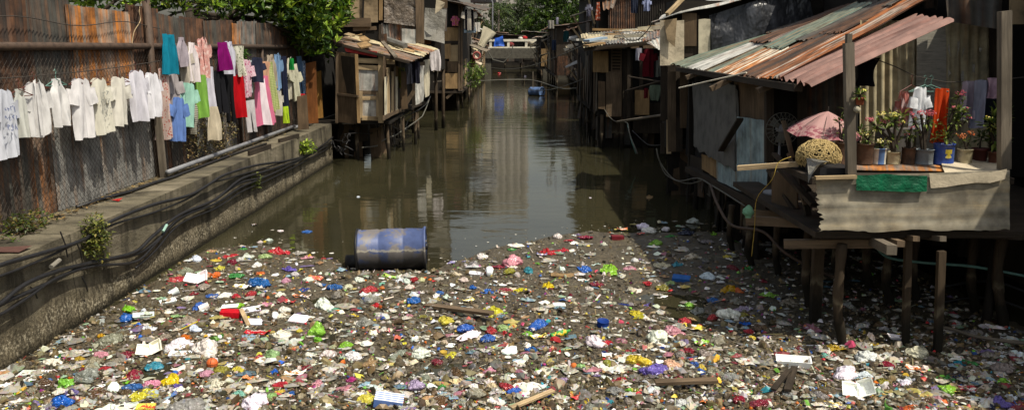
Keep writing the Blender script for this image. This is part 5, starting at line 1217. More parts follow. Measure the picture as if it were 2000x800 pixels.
hang(1662, 1727, 112, 168, 9.3, 'drape', '14141a', 'black jacket hanging under the pink roof edge')
for k, (x, c, lab) in enumerate(((1786, 'hanger', 'brown plastic hanger above the salmon shirt'), (1812, 'hose_green', 'green hanger holding the white terrace T-shirt'), (1824, 'hose_green', 'green hanger above the orange red dress'))):
    h = HP.build('clothes_hanger', M[c], loc=(0, 0, 0)); h.location = P(x-6, 166, Y=9.45); h.rotation_euler = (0, 0, .5-k*.3); tag(h, lab, 'clothes hanger')
# small green bag and yellow string at the beams, hoses
def path_obj(name, mat, pts, r_, lab, cat, Y=None):
    g = MB(); g.tube(smooth_path([P(x, y, Y=yy) for x, y, yy in pts], 5), r_, 6); return tag(g.build(name, M[mat], smooth=True), lab, cat)
path_obj('string', 'rope_yellow', [(1545, 306, 8.4), (1520, 318, 8.4), (1508, 350, 8.4), (1478, 388, 8.8), (1474, 440, 9), (1468, 500, 9)], .004, 'yellow string hanging from the long plank beside the teal board', 'string')
gb = MB(); p = P(1462, 410, Y=9.2)
def gbf(u, v):
    a = u*6.283; k = .012+.05*math.sin(min(1, v*1.15)*2.6)*(1+.5*noise.noise(V((math.cos(a)*2, math.sin(a)*2, v*4)))); return p+V((k*math.cos(a), k*.6*math.sin(a), .06-.15*v))
gb.grid(gbf, 16, 10, closeu=True); tag(gb.build('plastic_bag', M['cloth'], smooth=True, color=hx('7fb090')), 'small green plastic bag caught on the beam end under the teal board', 'plastic bag')
path_obj('hose', 'hose_green', [(1700, 462, 8.6), (1730, 500, 8.8), (1800, 512, 8.8), (1900, 520, 8.7), (2010, 540, 8.5)], .016, 'green hose slung beneath the flower terrace between the stilts', 'hose')
path_obj('hose', 'hose_white', [(1282, 290, 14.5), (1290, 318, 14.3), (1320, 352, 14), (1362, 348, 13), (1390, 362, 12), (1420, 380, 11), (1455, 402, 10.4)], .011, 'pale green hose looping along the foot of the teal board shack', 'hose')
path_obj('hose', 'hose_white', [(1284, 300, 14.3), (1300, 340, 14.2), (1340, 358, 13.6), (1372, 352, 12.6)], .009, 'second pale hose loop hanging from the brown posts at the water', 'hose')
path_obj('pipe', 'pipe_brown', [(1388, 362, 12), (1402, 400, 11.2), (1430, 440, 10.6), (1490, 452, 10), (1530, 490, 9.6), (1580, 520, 9.4), (1640, 545, 9.2)], .02, 'brown pipe sagging past the wooden beams under the terrace', 'pipe')
path_obj('cable', 'wood_grey', [(1810, 640, 8.3), (1850, 640, 8.2), (1900, 655, 8.0), (1960, 665, 7.8), (2020, 672, 7.6)], .018, 'grey rope stretched over the shaded garbage behind the right stilts', 'rope')
for k in range(2): path_obj('cable', 'cable', [(1840, 590-30*k, 9.3), (1900, 580-30*k, 9.2), (1950, 585-34*k, 9), (2020, 610-34*k, 8.8)], .014, ['dark cable low among the right stilts', 'dark cable just above the low cable among the right stilts'][k], 'cable')

# ---------------------------------------------------------------- neighbour at the right edge: its overhanging roof shades the right of the terrace
Nb = thing('overhang_shack', 'dark two storey shack behind the flower terrace with an overhanging roof, right edge', 'shack', (7.5, 10, 1))
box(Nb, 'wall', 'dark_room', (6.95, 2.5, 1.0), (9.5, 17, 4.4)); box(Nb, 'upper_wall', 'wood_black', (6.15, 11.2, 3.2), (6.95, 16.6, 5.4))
sheet(Nb, 'roof', 'zinc_dark', ((9.8, 2.2, 5.3), (5.95, 2.2, 4.5), (5.95, 10.9, 4.5), (9.8, 10.9, 5.3)), .2, .01); sheet(Nb, 'roof', 'zinc_dark', ((9.8, 10.8, 6.3), (5.95, 10.8, 5.5), (5.95, 17, 5.5), (9.8, 17, 6.3)), .2, .02)
sheet(Nb, 'hanging_sheet', 'zinc_dark', (P(1842, -60, Y=10.3), P(1962, -60, Y=10.1), P(1955, 58, Y=10.0), P(1850, 42, Y=10.3)), .3, .03); sheet(Nb, 'canvas', 'canvas', (P(1966, -50, Y=9.6), P(2080, -50, Y=9.6), P(2080, 46, Y=9.6), P(1970, 48, Y=9.6)), 0, .03)
sheet(Nb, 'hanging_sheet', 'zinc_dark', (P(1705, -60, Y=12.6), P(1846, -60, Y=11.2), P(1840, 18, Y=11.2), P(1712, 10, Y=12.6)), .3, .03)
for y in (2.6, 6.4, 10.6): post(Nb, 'post', 'wood_dark', 6.9, y, -.5, 4.6, .12)
# ---------------------------------------------------------------- shack next along the bank
E = thing('panel_shack', 'shack with tan wall panels and black plastic sheet behind the patched roof, right bank', 'shack', (4, 16.5, 1))
YE = 16.6
box(E, 'wall', 'wood_black', (3.2, YE+.1, .95), (7, 17.5, 3.9)); box(E, 'shade_block', 'wood_black', (4.7, 17.5, .9), (7, 24.3, 4.6)); apron(E, 8, 10, lambda u: (3.15+u*1.5, 16.7, 1, 0)); apron(E, 9, 14, lambda u: (4.6, 17.6+u*6.5, 0, 1))  # rear box added to throw shade on the water beside it
brd(E, 'tan_panel', 'canvas_pale', 1289, 40, 1336, 128, YE-.2, warp=.015); brd(E, 'board', 'wood_dark', 1334, 30, 1366, 112, YE-.05); brd(E, 'tan_panel', 'white_board', 1364, 38, 1387, 106, YE-.12); brd(E, 'board', 'ply_dark', 1332, 26, 1360, 90, YE-.1)
sheet(E, 'plastic_sheet', 'tarp_black', (P(1386, 30, Y=YE-.1), P(1575, -30, Y=YE-.1), P(1600, 70, Y=YE-.15), P(1390, 112, Y=YE-.15)), 0, .1, .006)
sheet(E, 'rag', 'canvas', (P(1296, 40, Y=YE-.3), P(1322, 36, Y=YE-.3), P(1318, 92, Y=YE-.3), P(1304, 80, Y=YE-.3)), 0, .06, .006)
for (x, ya, yb, w_, m_) in ((1312, 140, 296, .16, 'wood_brown'), (1306, 234, 300, .09, 'wood_pale'), (1338, 140, 250, .2, 'ply_dark'), (1346, 130, 300, .1, 'wood_dark'), (1326, 228, 296, .14, 'wood_dark'), (1294, 240, 300, .08, 'wood_dark')): bm(E, 'plank', m_, (x, ya, YE-.15), (x, yb, YE-.2), w_, .04)
brd(E, 'board', 'wood_dark', 1322, 150, 1350, 245, YE-.02); brd(E, 'board', 'cream_tin', 1328, 158, 1344, 222, YE-.1, tilt=-8); brd(E, 'board', 'wood_dark', 1290, 128, 1330, 236, YE+.02)
sheet(E, 'roof_sheet', 'zinc_clean', (P(1336, 14, Y=18), P(1560, -52, Y=18), P(1560, -22, Y=16.4), P(1330, 28, Y=16.4)), 0, .02, .01); sheet(E, 'roof_sheet', 'zinc_clean', (P(1300, 32, Y=18.6), P(1337, 15, Y=18), P(1331, 27, Y=16.4), P(1272, 43, Y=16.7)), 0, .03, .01, jag=.02)
for i in range(4): post(E, 'stilt', 'wood_black', 3.25+i*.5, 16.8+.1*i, -.5, 1.0, .13, (.03, .03), True)
bm(E, 'rafter', 'wood_pale', (1303, 28, 16), (1345, -14, 16.4), .08, .06)
# ---------------------------------------------------------------- shack with a cluttered roof
D = thing('cluttered_roof_shack', 'dim shack with flat roof of scrap tin and rubble, right bank beyond the tan panels', 'shack', (4, 25, 1))
YD = 24.6
box(D, 'wall', 'wood_black', (2.6, YD+.2, .95), (7, 33, 2.95))
r = random.Random(44); y = YD+.2
while y < 32.5:
    wd = r.uniform(.25, .9); sheet(D, 'plank', r.choice(['wood_dark', 'wood_brown', 'ply_dark', 'zinc_dark', 'wood_grey']), ((2.56-r.random()*.05, y, r.uniform(2.2, 2.93)), (2.56, y+wd, r.uniform(2.2, 2.93)), (2.56, y+wd, r.uniform(.9, 1.3)), (2.56-r.random()*.05, y, r.uniform(.9, 1.3)))); y += wd+r.uniform(0, .2)
c4 = (P(1134, 66, Y=31), P(1300, 52, Y=31), P(1300, 76, Y=24), P(1140, 94, Y=24))
for k, (u0, u1, m_) in enumerate(((0, .28, 'cream_tin'), (.25, .5, 'zinc'), (.48, .75, 'zinc_clean'), (.72, 1, 'zinc'))):
    up = V((0, 0, .02*(k % 2))); L0 = c4[0].lerp(c4[1], u0)+up; L1 = c4[0].lerp(c4[1], u1)+up; R1 = c4[3].lerp(c4[2], u1)+up; R0 = c4[3].lerp(c4[2], u0)+up
    sheet(D, 'roof_sheet', m_, (L0, L1, R1, R0), .1, .03, jag=.05)
sheet(D, 'roof_sheet', 'zinc_clean', (P(1262, 84, Y=22.6), P(1292, 72, Y=22.6), P(1294, 102, Y=22), P(1276, 90, Y=22)), .09, .01); bm(D, 'roof_edge', 'wood_dark', (1140, 97, 24), (1262, 84, 24), .1, .1); bm(D, 'roof_edge', 'ply_dark', (1170, 96, 23.9), (1290, 84, 22.6), .12, .05)
brd(D, 'board', 'ply', 1158, 100, 1188, 141, YD); brd(D, 'board', 'wood_dark', 1188, 96, 1250, 232, YD+.1); brd(D, 'board', 'ply_dark', 1168, 158, 1182, 212, YD, tilt=2); brd(D, 'board', 'wood_brown', 1184, 140, 1214, 228, YD-.05, warp=.05)
g = MB()
for k in range(8): g.box(P(1204, 96+k*6, Y=YD-.03), (.32, .02, .045))
for k in (-1, 1): g.box(P(1204+k*9, 118, Y=YD-.035), (.03, .02, .75))
g.build('lattice', M['wood_brown'], D)
brd(D, 'board', 'ply', 1240, 176, 1268, 224, YD-.6); brd(D, 'board', 'wood_dark', 1216, 100, 1236, 232, YD-.02); brd(D, 'window', 'dark_room', 1236, 100, 1292, 200, YD-.1, warp=0); brd(D, 'board', 'wood_dark', 1236, 200, 1300, 260, YD-.08); bm(D, 'post', 'wood_dark', (1228, 92, YD-.3), (1228, 236, YD-.3), .1); bm(D, 'post', 'wood_dark', (1252, 90, YD-.3), (1252, 240, YD-.3), .1)
stilts(D, [(2.7, 24.8), (3.3, 24.7), (4., 24.6), (4.7, 24.5), (2.7, 27), (2.7, 30)], 1., w=.14, seed=8)
apron(D, 12, 14, lambda u: (2.6+u*3, 25.0, 1, 0)); apron(D, 13, 18, lambda u: (2.7, 25+u*8, 0, 1))
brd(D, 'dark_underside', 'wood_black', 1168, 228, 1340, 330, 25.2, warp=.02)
r = random.Random(15)
for k in range(16):
    u, v = r.random(), r.uniform(.05, .9); q = (c4[0].lerp(c4[1], u)).lerp(c4[3].lerp(c4[2], u), v)+V((0, 0, .08)); a = r.uniform(-.5, .5); L_ = r.uniform(.2, .8)
    g = MB(); g.beam(q-V((L_*math.cos(a), L_*math.sin(a), .0)), q+V((L_*math.cos(a), L_*math.sin(a), r.uniform(-.05, .1))), r.uniform(.08, .4), r.uniform(.03, .14)); nm_ = r.choice(['ply', 'white_board', 'canvas_pale', 'zinc_clean', 'wood_pale', 'fibre'])
    tag(g.build('roof_scrap', M[nm_]), 'piece of pale scrap board in the rubble on the flat tin roof, right bank', 'scrap', 'scrap strewn on the flat tin roof')
g = MB(); g.beam(P(1144, 90, Y=23.9), P(1176, 84, Y=24.2), .3, .05); tag(g.build('roof_scrap', M['ply']), 'pale yellow board at the left tip of the flat tin roof', 'scrap'); g = MB(); g.beam(P(1145, 80, Y=24.2), P(1180, 74, Y=24.5), .35, .06); tag(g.build('roof_scrap', plain('scrap_blue', '8fa3b5', .2, 6, .5, .1)), 'pale blue tin strip on the left tip of the flat tin roof', 'scrap')
hang(1254, 1281, 94, 150, 22.3, 'tee', '4d0d16', 'dark red shirt under the white corrugated awning, right bank', k=1.4); hang(1242, 1254, 94, 118, 22.6, 'towel', 'a9a6b2', 'pale towel beside the dark red shirt, right bank'); hang(1282, 1292, 110, 150, 22.4, 'towel', '7f8278', 'grey green cloth right of the dark red shirt')
hang(1268, 1292, 166, 196, 22.2, 'drape', '6f7d6a', 'pale green cloths drying low between the poles, right bank'); hang(1258, 1266, 172, 192, 22.2, 'towel', '6a1d24', 'small red cloth drying below the dark red shirt')
for (a_, b_, w_, m_, lab) in (((1205, 238, 21.5), (1312, 222, 19), .06, 'wood_grey', 'grey pole sloping low over the water, right bank'), ((1222, 178, 22), (1300, 156, 20.5), .05, 'wood_dark', 'dark pole sticking out below the red shirt'), ((1228, 150, 22), (1290, 160, 21), .045, 'wood_dark', 'thin dark pole just below the dark red shirt')):
    g = MB(); g.tube([P(a_[0], a_[1], Y=a_[2]), P(b_[0], b_[1], Y=b_[2])], w_/2, 7); tag(g.build('pole', M[m_]), lab, 'pole')
for (pts, m_, lab) in (([(1162, 195, 26), (1175, 205, 25), (1190, 228, 24), (1205, 238, 23), (1225, 240, 22), (1230, 262, 21), (1245, 300, 20)], 'hose_white', 'long pale hose drooping from the scrap roof shack to the water'), ([(1225, 240, 22), (1232, 270, 21), (1242, 300, 21)], 'hose_green', 'green hose dropping to the water below the grey pole'), ([(1235, 255, 21), (1262, 280, 20), (1280, 284, 19), (1300, 280, 18)], 'cable', 'dark cable loop low above the water, right bank')):
    path_obj('hose', m_, pts, .013, lab, 'hose')
# ---------------------------------------------------------------- farther shacks on the right bank
s1 = shack('far_shack', 'tall brown tin shack with laundry, right bank above the scrap roof', 3.5, 8.5, 34, 44, 5.4, 'wood_black', 'zinc_dark', 71, -1)
brd(s1, 'tin_cladding', 'rust_brown', 1188, -20, 1240, 58, 33.8, .09); brd(s1, 'tin_cladding', 'wood_black', 1240, -20, 1300, 60, 33.85, .09)
sheet(s1, 'awning', 'rusty', (P(1176, 0, Y=34), P(1206, -6, Y=34), P(1200, 14, Y=32.6), P(1178, 18, Y=32.6)), .2, .03)
shack('far_shack', 'low roofed shack with dark boards and white sacks, right bank', 4.2, 9, 46, 60, 4.1, 'wood_black', 'rust_brown', 72, -1); shack('far_shack', 'reddish roofed shack before the bridge, right bank', 3.3, 9, 62, 78, 4.5, 'wood_dark', 'rusty', 73, -1); shack('far_shack', 'small dark shack touching the bridge, right bank', 2.75, 8, 80, 94, 3.9, 'wood_black', 'zinc', 74, -1)
for (x0, x1, yt, yb, Y, kind, c, pat, lab) in ((1163, 1173, 4, 40, 33, 'dress', 'b5583a', ('d9c9b8', None, 5.), 'orange patterned dress high on the tall tin shack'), (1145, 1156, 8, 32, 33, 'tee', '8a8a9a', ('4a3a4a', None, 5.), 'grey striped shirt left of the orange dress'), (1256, 1272, -4, 22, 32, 'tee', '9aa3c4', None, 'pale blue shirt high above the scrap roof'), (1232, 1246, -2, 26, 32, 'towel', '2a3040', None, 'dark blue cloth beside the pale blue shirt'),
        (1086, 1091, 34, 48, 44, 'towel', 'b9b4c6', None, 'tiny white shirt on the low roofed shack'), (1100, 1112, 60, 82, 44, 'drape', '2f5a5c', None, 'teal cloth bundle on the far right bank'), (1070, 1082, 40, 56, 45, 'towel', 'a9a49a', None, 'pale sack cloth panel under the low roof, right bank'), (1078, 1086, 78, 98, 44.5, 'towel', '39445c', None, 'dark blue cloth low on the far right bank')):
    hang(x0, x1, yt, yb, Y, kind, c, lab, pat)
for (a_, b_, lab) in (((1290, 20, 20), (1208, 60, 26), 'thin wire slanting down over the scrap roof'), ((950, 130, 60), (1150, 84, 30), 'long wire crossing the canal before the bridge'), ((1000, 168, 45), (1200, 125, 26), 'wire crossing low over the canal to the right bank')):
    p = P(*a_[:2], Y=a_[2]); q = P(*b_[:2], Y=b_[2]); g = MB(); g.tube([p.lerp(q, k/12)+V((0, 0, -.5*math.sin(math.pi*k/12))) for k in range(13)], .015, 4); tag(g.build('wire', M['hose_white']), lab, 'wire')
# ================================================================ FLOATING GARBAGE
bd = sorted([(P(px, py, Z=0).x, P(px, py, Z=0).y) for px, py in ((150, 640), (405, 486), (470, 478), (560, 489), (640, 508), (690, 522), (840, 527), (900, 503), (960, 488), (1010, 474), (1100, 456), (1200, 440), (1290, 428), (1420, 424), (1560, 428), (1800, 440))])
def edge(x):
    if x <= bd[0][0]: return bd[0][1]
    for (x0, y0), (x1, y1) in zip(bd, bd[1:]):
        if x <= x1: return y0+(y1-y0)*(x-x0)/(x1-x0)
    return bd[-1][1]
def inside(x, y): return y < edge(x)+noise.noise(V((x*1.7, y*1.7, 3)))*.22+noise.noise(V((x*6, y*6, 8)))*.08
def mat_h(x, y):
    d = edge(x)-y
    e = max(-1, min(1, (d+noise.noise(V((x*1.7, y*1.7, 3)))*.22)/.35))
    n = noise.noise(V((x*1.3, y*1.3, 0)))*.018+noise.noise(V((x*5, y*5, 4)))*.022+noise.noise(V((x*14, y*14, 1)))*.016+noise.noise(V((x*30, y*30, 2)))*.008
    # open puddles of black water
    pud = noise.noise(V((x*.75+3, y*1.1, 11)))
    h = .022+n - max(0, pud-.47)*.28
    return h*min(1, max(0, e)) + (-.05 if e <= 0 else 0) if e < 1 else h
g = MB(); NX, NY = 300, 250
def sludge(u, v):
    y = 4.9+ (v**1.15)*8.2; x = -4.85+u*(10.4)
    return V((x, y, mat_h(x, y)))
g.grid(sludge, NX, NY)
sm = NT('sludge'); m = sm; v_ = m.vec('Object', (1, 1, 1), False); f = m.noise(v_, 3, 8, .7); f2 = m.noise(v_, 45, 5, .7)
m.col(m.mix(.5, m.ramp(f, [(.32, hx('1b1710')), (.5, hx('3b3325')), (.7, hx('5d533f'))]), m.ramp(f2, [(.35, hx('221d13')), (.5, hx('4d4433')), (.68, hx('988d74'))])))
rg_ = m.n('ShaderNodeMapRange'); m.l(f2, rg_.inputs[0]); rg_.inputs[1].default_value = .35; rg_.inputs[2].default_value = .65; rg_.inputs[3].default_value = .25; rg_.inputs[4].default_value = .85
m.l(rg_.outputs[0], m.b.inputs['Roughness']); m.bump(f2, .8, .02)
tag(g.build('floating_sludge', sm.m, smooth=True), kind='stuff')
# the countless small bits
r = random.Random(77); g = MB()
MUD = ['4a402c', '5b4f38', '3a3222', '6a5d42', '796b4f', '2e271a', '86795c', '574930', '64563a', '443724']
LIT = ['e6e2d8', 'f2efe8', 'd4cfc2', 'b8b2a4', 'ddd8ca', 'a8a090']
BRI = ['c5222a', 'e8d53a', 'e0781f', 'c8323a', '2a5fb0', '6fae3a', 'd86a2a', 'c4486a', '3a9aa8', 'e0b83a', '8a2a3a', '7fc04a', 'e8e4da', 'a03a8a', '2f4f9a', 'd8d05a', 'e07a6a']
nb = 0
while nb < 26000:
    # denser near the camera and even over the picture
    py = 428+ (r.random()**.75)*400; px = r.uniform(-60, 2060)
    q = P(px, py, Z=.02); x, y = q.x, q.y
    if x < XW+.03 or x > 5.4 or not inside(x, y): 
        ov = y-edge(x)
        if not (x > XW+.05 and x < 4 and 0 < ov < 2.5 and r.random() < .24*math.exp(-ov*1.9)): continue
        nb += 1; c = hx(r.choice(MUD+LIT+LIT)); s_ = r.uniform(.005, .02)*(1 if r.random() < .93 else 2.2); b = len(g.v)
        for i in range(5): g.add((x+s_*math.cos(i*1.257)*r.uniform(.6, 1.4), y+s_*math.sin(i*1.257)*r.uniform(.6, 1.2), .004+r.random()*.006))
        g.face(range(b, b+5), c); continue
    h = mat_h(x, y)
    if h < .004 and r.random() < .9: continue
    nb += 1
    k = noise.noise(V((x*1.1, y*1.1, 20))); u = r.random()
    if u < .66-.12*k: c = hx(r.choice(MUD)); s_ = r.lognormvariate(-3.95, .5)
    elif u < .885: c = hx(r.choice(LIT), r.uniform(.3, 1)); s_ = r.lognormvariate(-4.05, .55)
    else: c = hx(r.choice(BRI), r.uniform(.5, 1)); s_ = r.lognormvariate(-4.1, .45)
    s_ = min(s_, .075); c = jit(c, r, .2)
    a = r.random()*6.283; asp = r.uniform(.3, 1); d = V((math.cos(a), math.sin(a), r.uniform(-.3, .3)))*s_; e = V((-math.sin(a), math.cos(a), r.uniform(-.4, .4)))*s_*asp
    p = V((x, y, max(0, h)+r.uniform(.002, .02))); b = len(g.v)
    if r.random() < .35:      # stick / strip
        e = e.normalized()*s_*.12; d = d*1.8
        for q_ in (p-d-e, p+d-e, p+d+e, p-d+e): g.add(q_)
        g.face((b, b+1, b+2, b+3), c); continue
    n_ = r.choice((5, 6, 7))
    if r.random() < .6:      # crumpled lump: two uneven rings and a top
        g.add(p+V((r.uniform(-.2, .2)*s_, r.uniform(-.2, .2)*s_, s_*r.uniform(.35, .8))))
        for ring, (kr, kz) in enumerate(((.62, .45), (1., -.1))):
            for i in range(n_):
                t = (i+.5*ring)/n_*6.283; kk = kr*r.uniform(.75, 1.2); g.add(p+d*math.cos(t)*kk+e*math.sin(t)*kk+V((0, 0, (kz+r.uniform(-.28, .28))*s_)))
        for i in range(n_):
            j = (i+1) % n_; g.face((b, b+1+i, b+1+j), c); g.face((b+1+i, b+1+n_+i, b+1+j), jit(c, r, .06)); g.face((b+1+j, b+1+n_+i, b+1+n_+j), c)
    else:
        g.add(p+V((0, 0, s_*r.uniform(.2, .6))))
        for i in range(n_):
            t = i/n_*6.283; kk = r.uniform(.6, 1.2); g.add(p+d*math.cos(t)*kk+e*math.sin(t)*kk+V((0, 0, r.uniform(-.4, .35)*s_)))
        for i in range(n_): g.face((b, b+1+i, b+1+(i+1) % n_), c)
# torn films matted into the sludge
for _ in range(2300):
    py = 432+(r.random()**.8)*390; px = r.uniform(-40, 2040); q = P(px, py, Z=.02); x, y = q.x, q.y
    if x < XW+.05 or x > 5.4 or not inside(x, y): continue
    h = max(0, mat_h(x, y)); u = r.random(); S_ = r.lognormvariate(-2.95, .42); S_ = min(S_, .14)
    c = hx(r.choice(LIT), r.uniform(.45, 1.05)) if u < .5 else (hx(r.choice(['8a857a', '9a958a', '77726a', 'a8a396']), r.uniform(.5, 1)) if u < .8 else hx(r.choice(['a8707c', '8fa88a', '8aa4b0', 'b8a860', '8a3a40', '5f7a8a', 'b08a60', '7a6a90']), r.uniform(.6, 1)))
    so_ = V((r.random()*99, r.random()*99, 0)); a0 = r.random()*6.283; asp = r.uniform(.35, .8); rows = []
    for j in range(4):
        ring = []
        for i in range(9):
            a = i/9*6.283; kr = (j/3)*(1+.6*noise.noise(V((math.cos(a)*1.5, math.sin(a)*1.5, so_.x)))); lx, ly = kr*math.cos(a), kr*math.sin(a)*asp
            ring.append(g.add((x+S_*(lx*math.cos(a0)-ly*math.sin(a0)), y+S_*(lx*math.sin(a0)+ly*math.cos(a0)), h+.012+S_*(abs(noise.noise(V((lx*2.2, ly*2.2, 0))+so_))*.75*(1.1-j/3)+.12*noise.noise(V((lx*5, ly*5, 1))+so_)))))
            if j == 0: break
        rows.append(ring)
    for i in range(9): g.face((rows[0][0], rows[1][i], rows[1][(i+1) % 9]), jit(c, r, .05))
    for j in (1, 2):
        for i in range(9): i2 = (i+1) % 9; g.face((rows[j][i], rows[j+1][i], rows[j+1][i2], rows[j][i2]), jit(c, r, .05))
tag(g.build('garbage_bits', colmat('garbage_bits', .5, .45, .08)), kind='stuff')

# ---------------------------------------------------------------- pieces one can count
def shape_bag(seed, nu=26, nv=14, tall=.5, knot=True):
    r = random.Random(seed); g = MB(); so = V((seed*7.7, seed*3.1, 0)); sx = r.uniform(.9, 1.15); sy = r.uniform(.65, .95); lp = [r.uniform(0, 6.28) for _ in range(3)]
    def fn(u, v):
        th = math.pi*v; a = u*2*math.pi; d = V((math.sin(th)*math.cos(a), math.sin(th)*math.sin(a), math.cos(th)))
        n = abs(noise.noise(d*1.5+so))*.5+abs(noise.noise(d*3.4+so))*.22
        lob = 1+.2*math.cos(2*a+lp[0])+.12*math.cos(3*a+lp[1])*math.sin(th)+.07*math.cos(5*a+lp[2])*math.sin(th)
        rr = .5*(.92-n*.75+.25*noise.noise(d*1.1-so))*lob
        if knot and v < .12: rr *= 1.1
        z = d.z*rr*tall*2*.5
        return V((d.x*rr*sx, d.y*rr*sy, max(-.09, z)*1.+.09))
    g.grid(fn, nu, nv, closeu=True)
    if knot:
        for k in range(2):
            a = r.random()*6.28; c = V((0, 0, .33*tall+.08)); d = V((math.cos(a), math.sin(a), .6))
            g.patch(c, c+d*.09+V((.04, 0, .03)), c+d*.13-V((.03, .03, 0)), c+d*.04-V((.03, 0, .02)), 3, 3, warp=.02, seed=k+seed)
    return g
def shape_film(seed):
    r = random.Random(seed); g = MB(); so = V((seed*5.3, seed*2.9, 0)); sy = r.uniform(.4, .8)
    def fn(u, v):
        a = u*2*math.pi; R_ = .5*v*(1+.45*noise.noise(V((math.cos(a)*1.6, math.sin(a)*1.6, seed*3.))))
        x = R_*math.cos(a); y = R_*math.sin(a)*sy
        z = .05+abs(noise.noise(V((x*4, y*4, 0))+so))*.26*(1.15-v)+noise.noise(V((x*11, y*11, 3))+so)*.07+.03*(1-v)
        return V((x, y, max(0., z)))
    g.grid(fn, 22, 8, closeu=True); return g
def shape_wrap(seed):
    r = random.Random(seed); g = MB(); so = V((seed*5.3, seed*2.9, 0)); asp = r.uniform(.4, .62); cu = r.uniform(-.12, .14)
    def fn(u, v):
        x = u-.5; y = (v-.5)*asp; z = .07+noise.noise(V((x*4, y*4, 0))+so)*.12+cu*(x*x*4)+.02*math.sin(x*40)*(abs(x) > .43)
        return (V((x*(1-.08*abs(noise.noise(V((y*8, 0, seed))))), y, max(0, z))), (u, v))
    g.grid(fn, 12, 7); return g
def tray(g, c, lx, ly, h, M3, rim=.04, inv=False):
    """hollow foam tray: outer box tapered with an inner recess"""
    def R4(kx, ky, z): return [c+M3 @ V((sx*lx/2*kx, sy*ly/2*ky, z)) for sx, sy in ((-1, -1), (1, -1), (1, 1), (-1, 1))]
    rings = [R4(.82, .78, 0), R4(1, 1, h), R4(.92, .9, h), R4(.76, .72, h*.18)]
    b = len(g.v)
    for rg2 in rings:
        for q in rg2: g.add(q)
    g.face((b+3, b+2, b+1, b))
    for k in range(3):
        for i in range(4): j = (i+1) % 4; g.face((b+k*4+i, b+k*4+j, b+k*4+4+j, b+k*4+4+i))
    g.face((b+12, b+13, b+14, b+15))
I3 = Matrix.Identity(3)
def shape_clam(seed, opened):
    g = MB()
    if opened:
        tray(g, V((-.26, 0, .16)), .52, .5, .15, Euler((.55, .15, .1)).to_matrix()); tray(g, V((.24, .06, .3)), .5, .52, .13, Euler((.95, -.5, -.25)).to_matrix())
    else:
        tray(g, V((0, 0, .0)), 1, .72, .16, I3); tray(g, V((0, 0, .335)), 1, .72, .17, Matrix.Rotation(math.pi, 3, 'X'))
    return g
def shape_tray(seed): g = MB(); tray(g, V((0, 0, 0)), 1., .55, .16, Matrix.Rotation(.1, 3, 'X')); return g
def shape_box(seed): g = MB(); tray(g, V((0, 0, 0)), 1., .5, .24, I3); return g
def shape_carton(seed): g = MB(); g.box((0, 0, .16), (1, .62, .3), Euler((.06, .08, 0)).to_matrix()); return g
def shape_cup(seed):
    g = MB(); Mx = Euler((0, 1.35, .4)).to_matrix(); g.lathe([(.26, -.45), (.27, -.44), (.36, .42), (.4, .43), (.4, .46), (.34, .45), (.25, -.38), (0, -.38)], (0, 0, .33), 18, Mx); return g
def shape_bottle(seed):
    g = MB(); Mx = Euler((0, 1.5, .2)).to_matrix(); g.lathe([(0, -.5), (.14, -.5), (.15, -.46), (.15, .1), (.14, .12), (.15, .15), (.14, .25), (.06, .4), (.055, .42), (.065, .43), (.065, .5), (0, .5)], (0, 0, .1), 14, Mx); return g
def shape_can(seed):
    g = MB(); g.lathe([(.47, 0), (.5, .03), (.48, .2), (.48, .45), (.5, .5), (.46, .52), (.44, .46), (0, .46)], (0, 0, .05), 18, Euler((.1, .08, 0)).to_matrix()); return g
def shape_ball(seed):
    g = MB(); g.lathe([(.5*math.sin(k/12*math.pi), -.5*math.cos(k/12*math.pi)) for k in range(13)], (0, 0, .42), 20); return g
def shape_plank(seed, asp=.12): g = MB(); g.box((0, 0, .03), (1, asp, .05)); return g
def shape_slab(seed):
    g = MB(); g.patch((-.5, -.3, .05), (.5, -.34, .07), (.46, .3, .06), (-.48, .33, .04), 8, 6, warp=.015, thick=.03, jag=.012, seed=seed); return g
SH = {'bag': [shape_bag(i) for i in range(9)], 'puff': [shape_bag(20+i, tall=.58, knot=True) for i in range(4)], 'film': [shape_film(i) for i in range(8)], 'wrap': [shape_wrap(i) for i in range(6)], 'open': [shape_clam(0, True)], 'closed': [shape_clam(0, False)], 'tray': [shape_tray(0)], 'foambox': [shape_box(0)], 'carton': [shape_carton(0)],
      'cup': [shape_cup(0)], 'bottle': [shape_bottle(0)], 'can': [shape_can(0)], 'ball': [shape_ball(0)], 'plank': [shape_plank(0)], 'slab': [shape_slab(i) for i in range(3)]}
def bagmat(name, clear=0., dirt=.5):
    m = NT(name); oi = m.n('ShaderNodeObjectInfo'); v = m.vec('Object', (1, 1, 1)); f = m.noise(v, 3.5, 5, .6); f2 = m.noise(v, 9, 4, .6)
    dr = m.ramp(f2, [(.56, G0), (.76, (dirt, dirt, dirt, 1))])
    c = m.mix(dr, m.mix(1., oi.outputs['Color'], m.ramp(f, [(.3, (.66, .66, .66, 1)), (.6, G1)]), 'MULTIPLY'), hx('5a503c'))
    m.col(c); m.set(rough=.2, spec=.7); m.bump(m.noise(v, 4, 2, .5, 1.4), .55, .16)
    tr = m.n('ShaderNodeBsdfTranslucent'); m.l(c, tr.inputs[0]); ms = m.n('ShaderNodeMixShader'); ms.inputs[0].default_value = .22
    m.l(m.b.outputs[0], ms.inputs[1]); m.l(tr.outputs[0], ms.inputs[2]); last = ms.outputs[0]
    if clear:
        tp = m.n('ShaderNodeBsdfTransparent'); m2 = m.n('ShaderNodeMixShader'); m2.inputs[0].default_value = clear; m.l(last, m2.inputs[1]); m.l(tp.outputs[0], m2.inputs[2]); last = m2.outputs[0]
    m.l(last, m.out.inputs[0]); return m.m
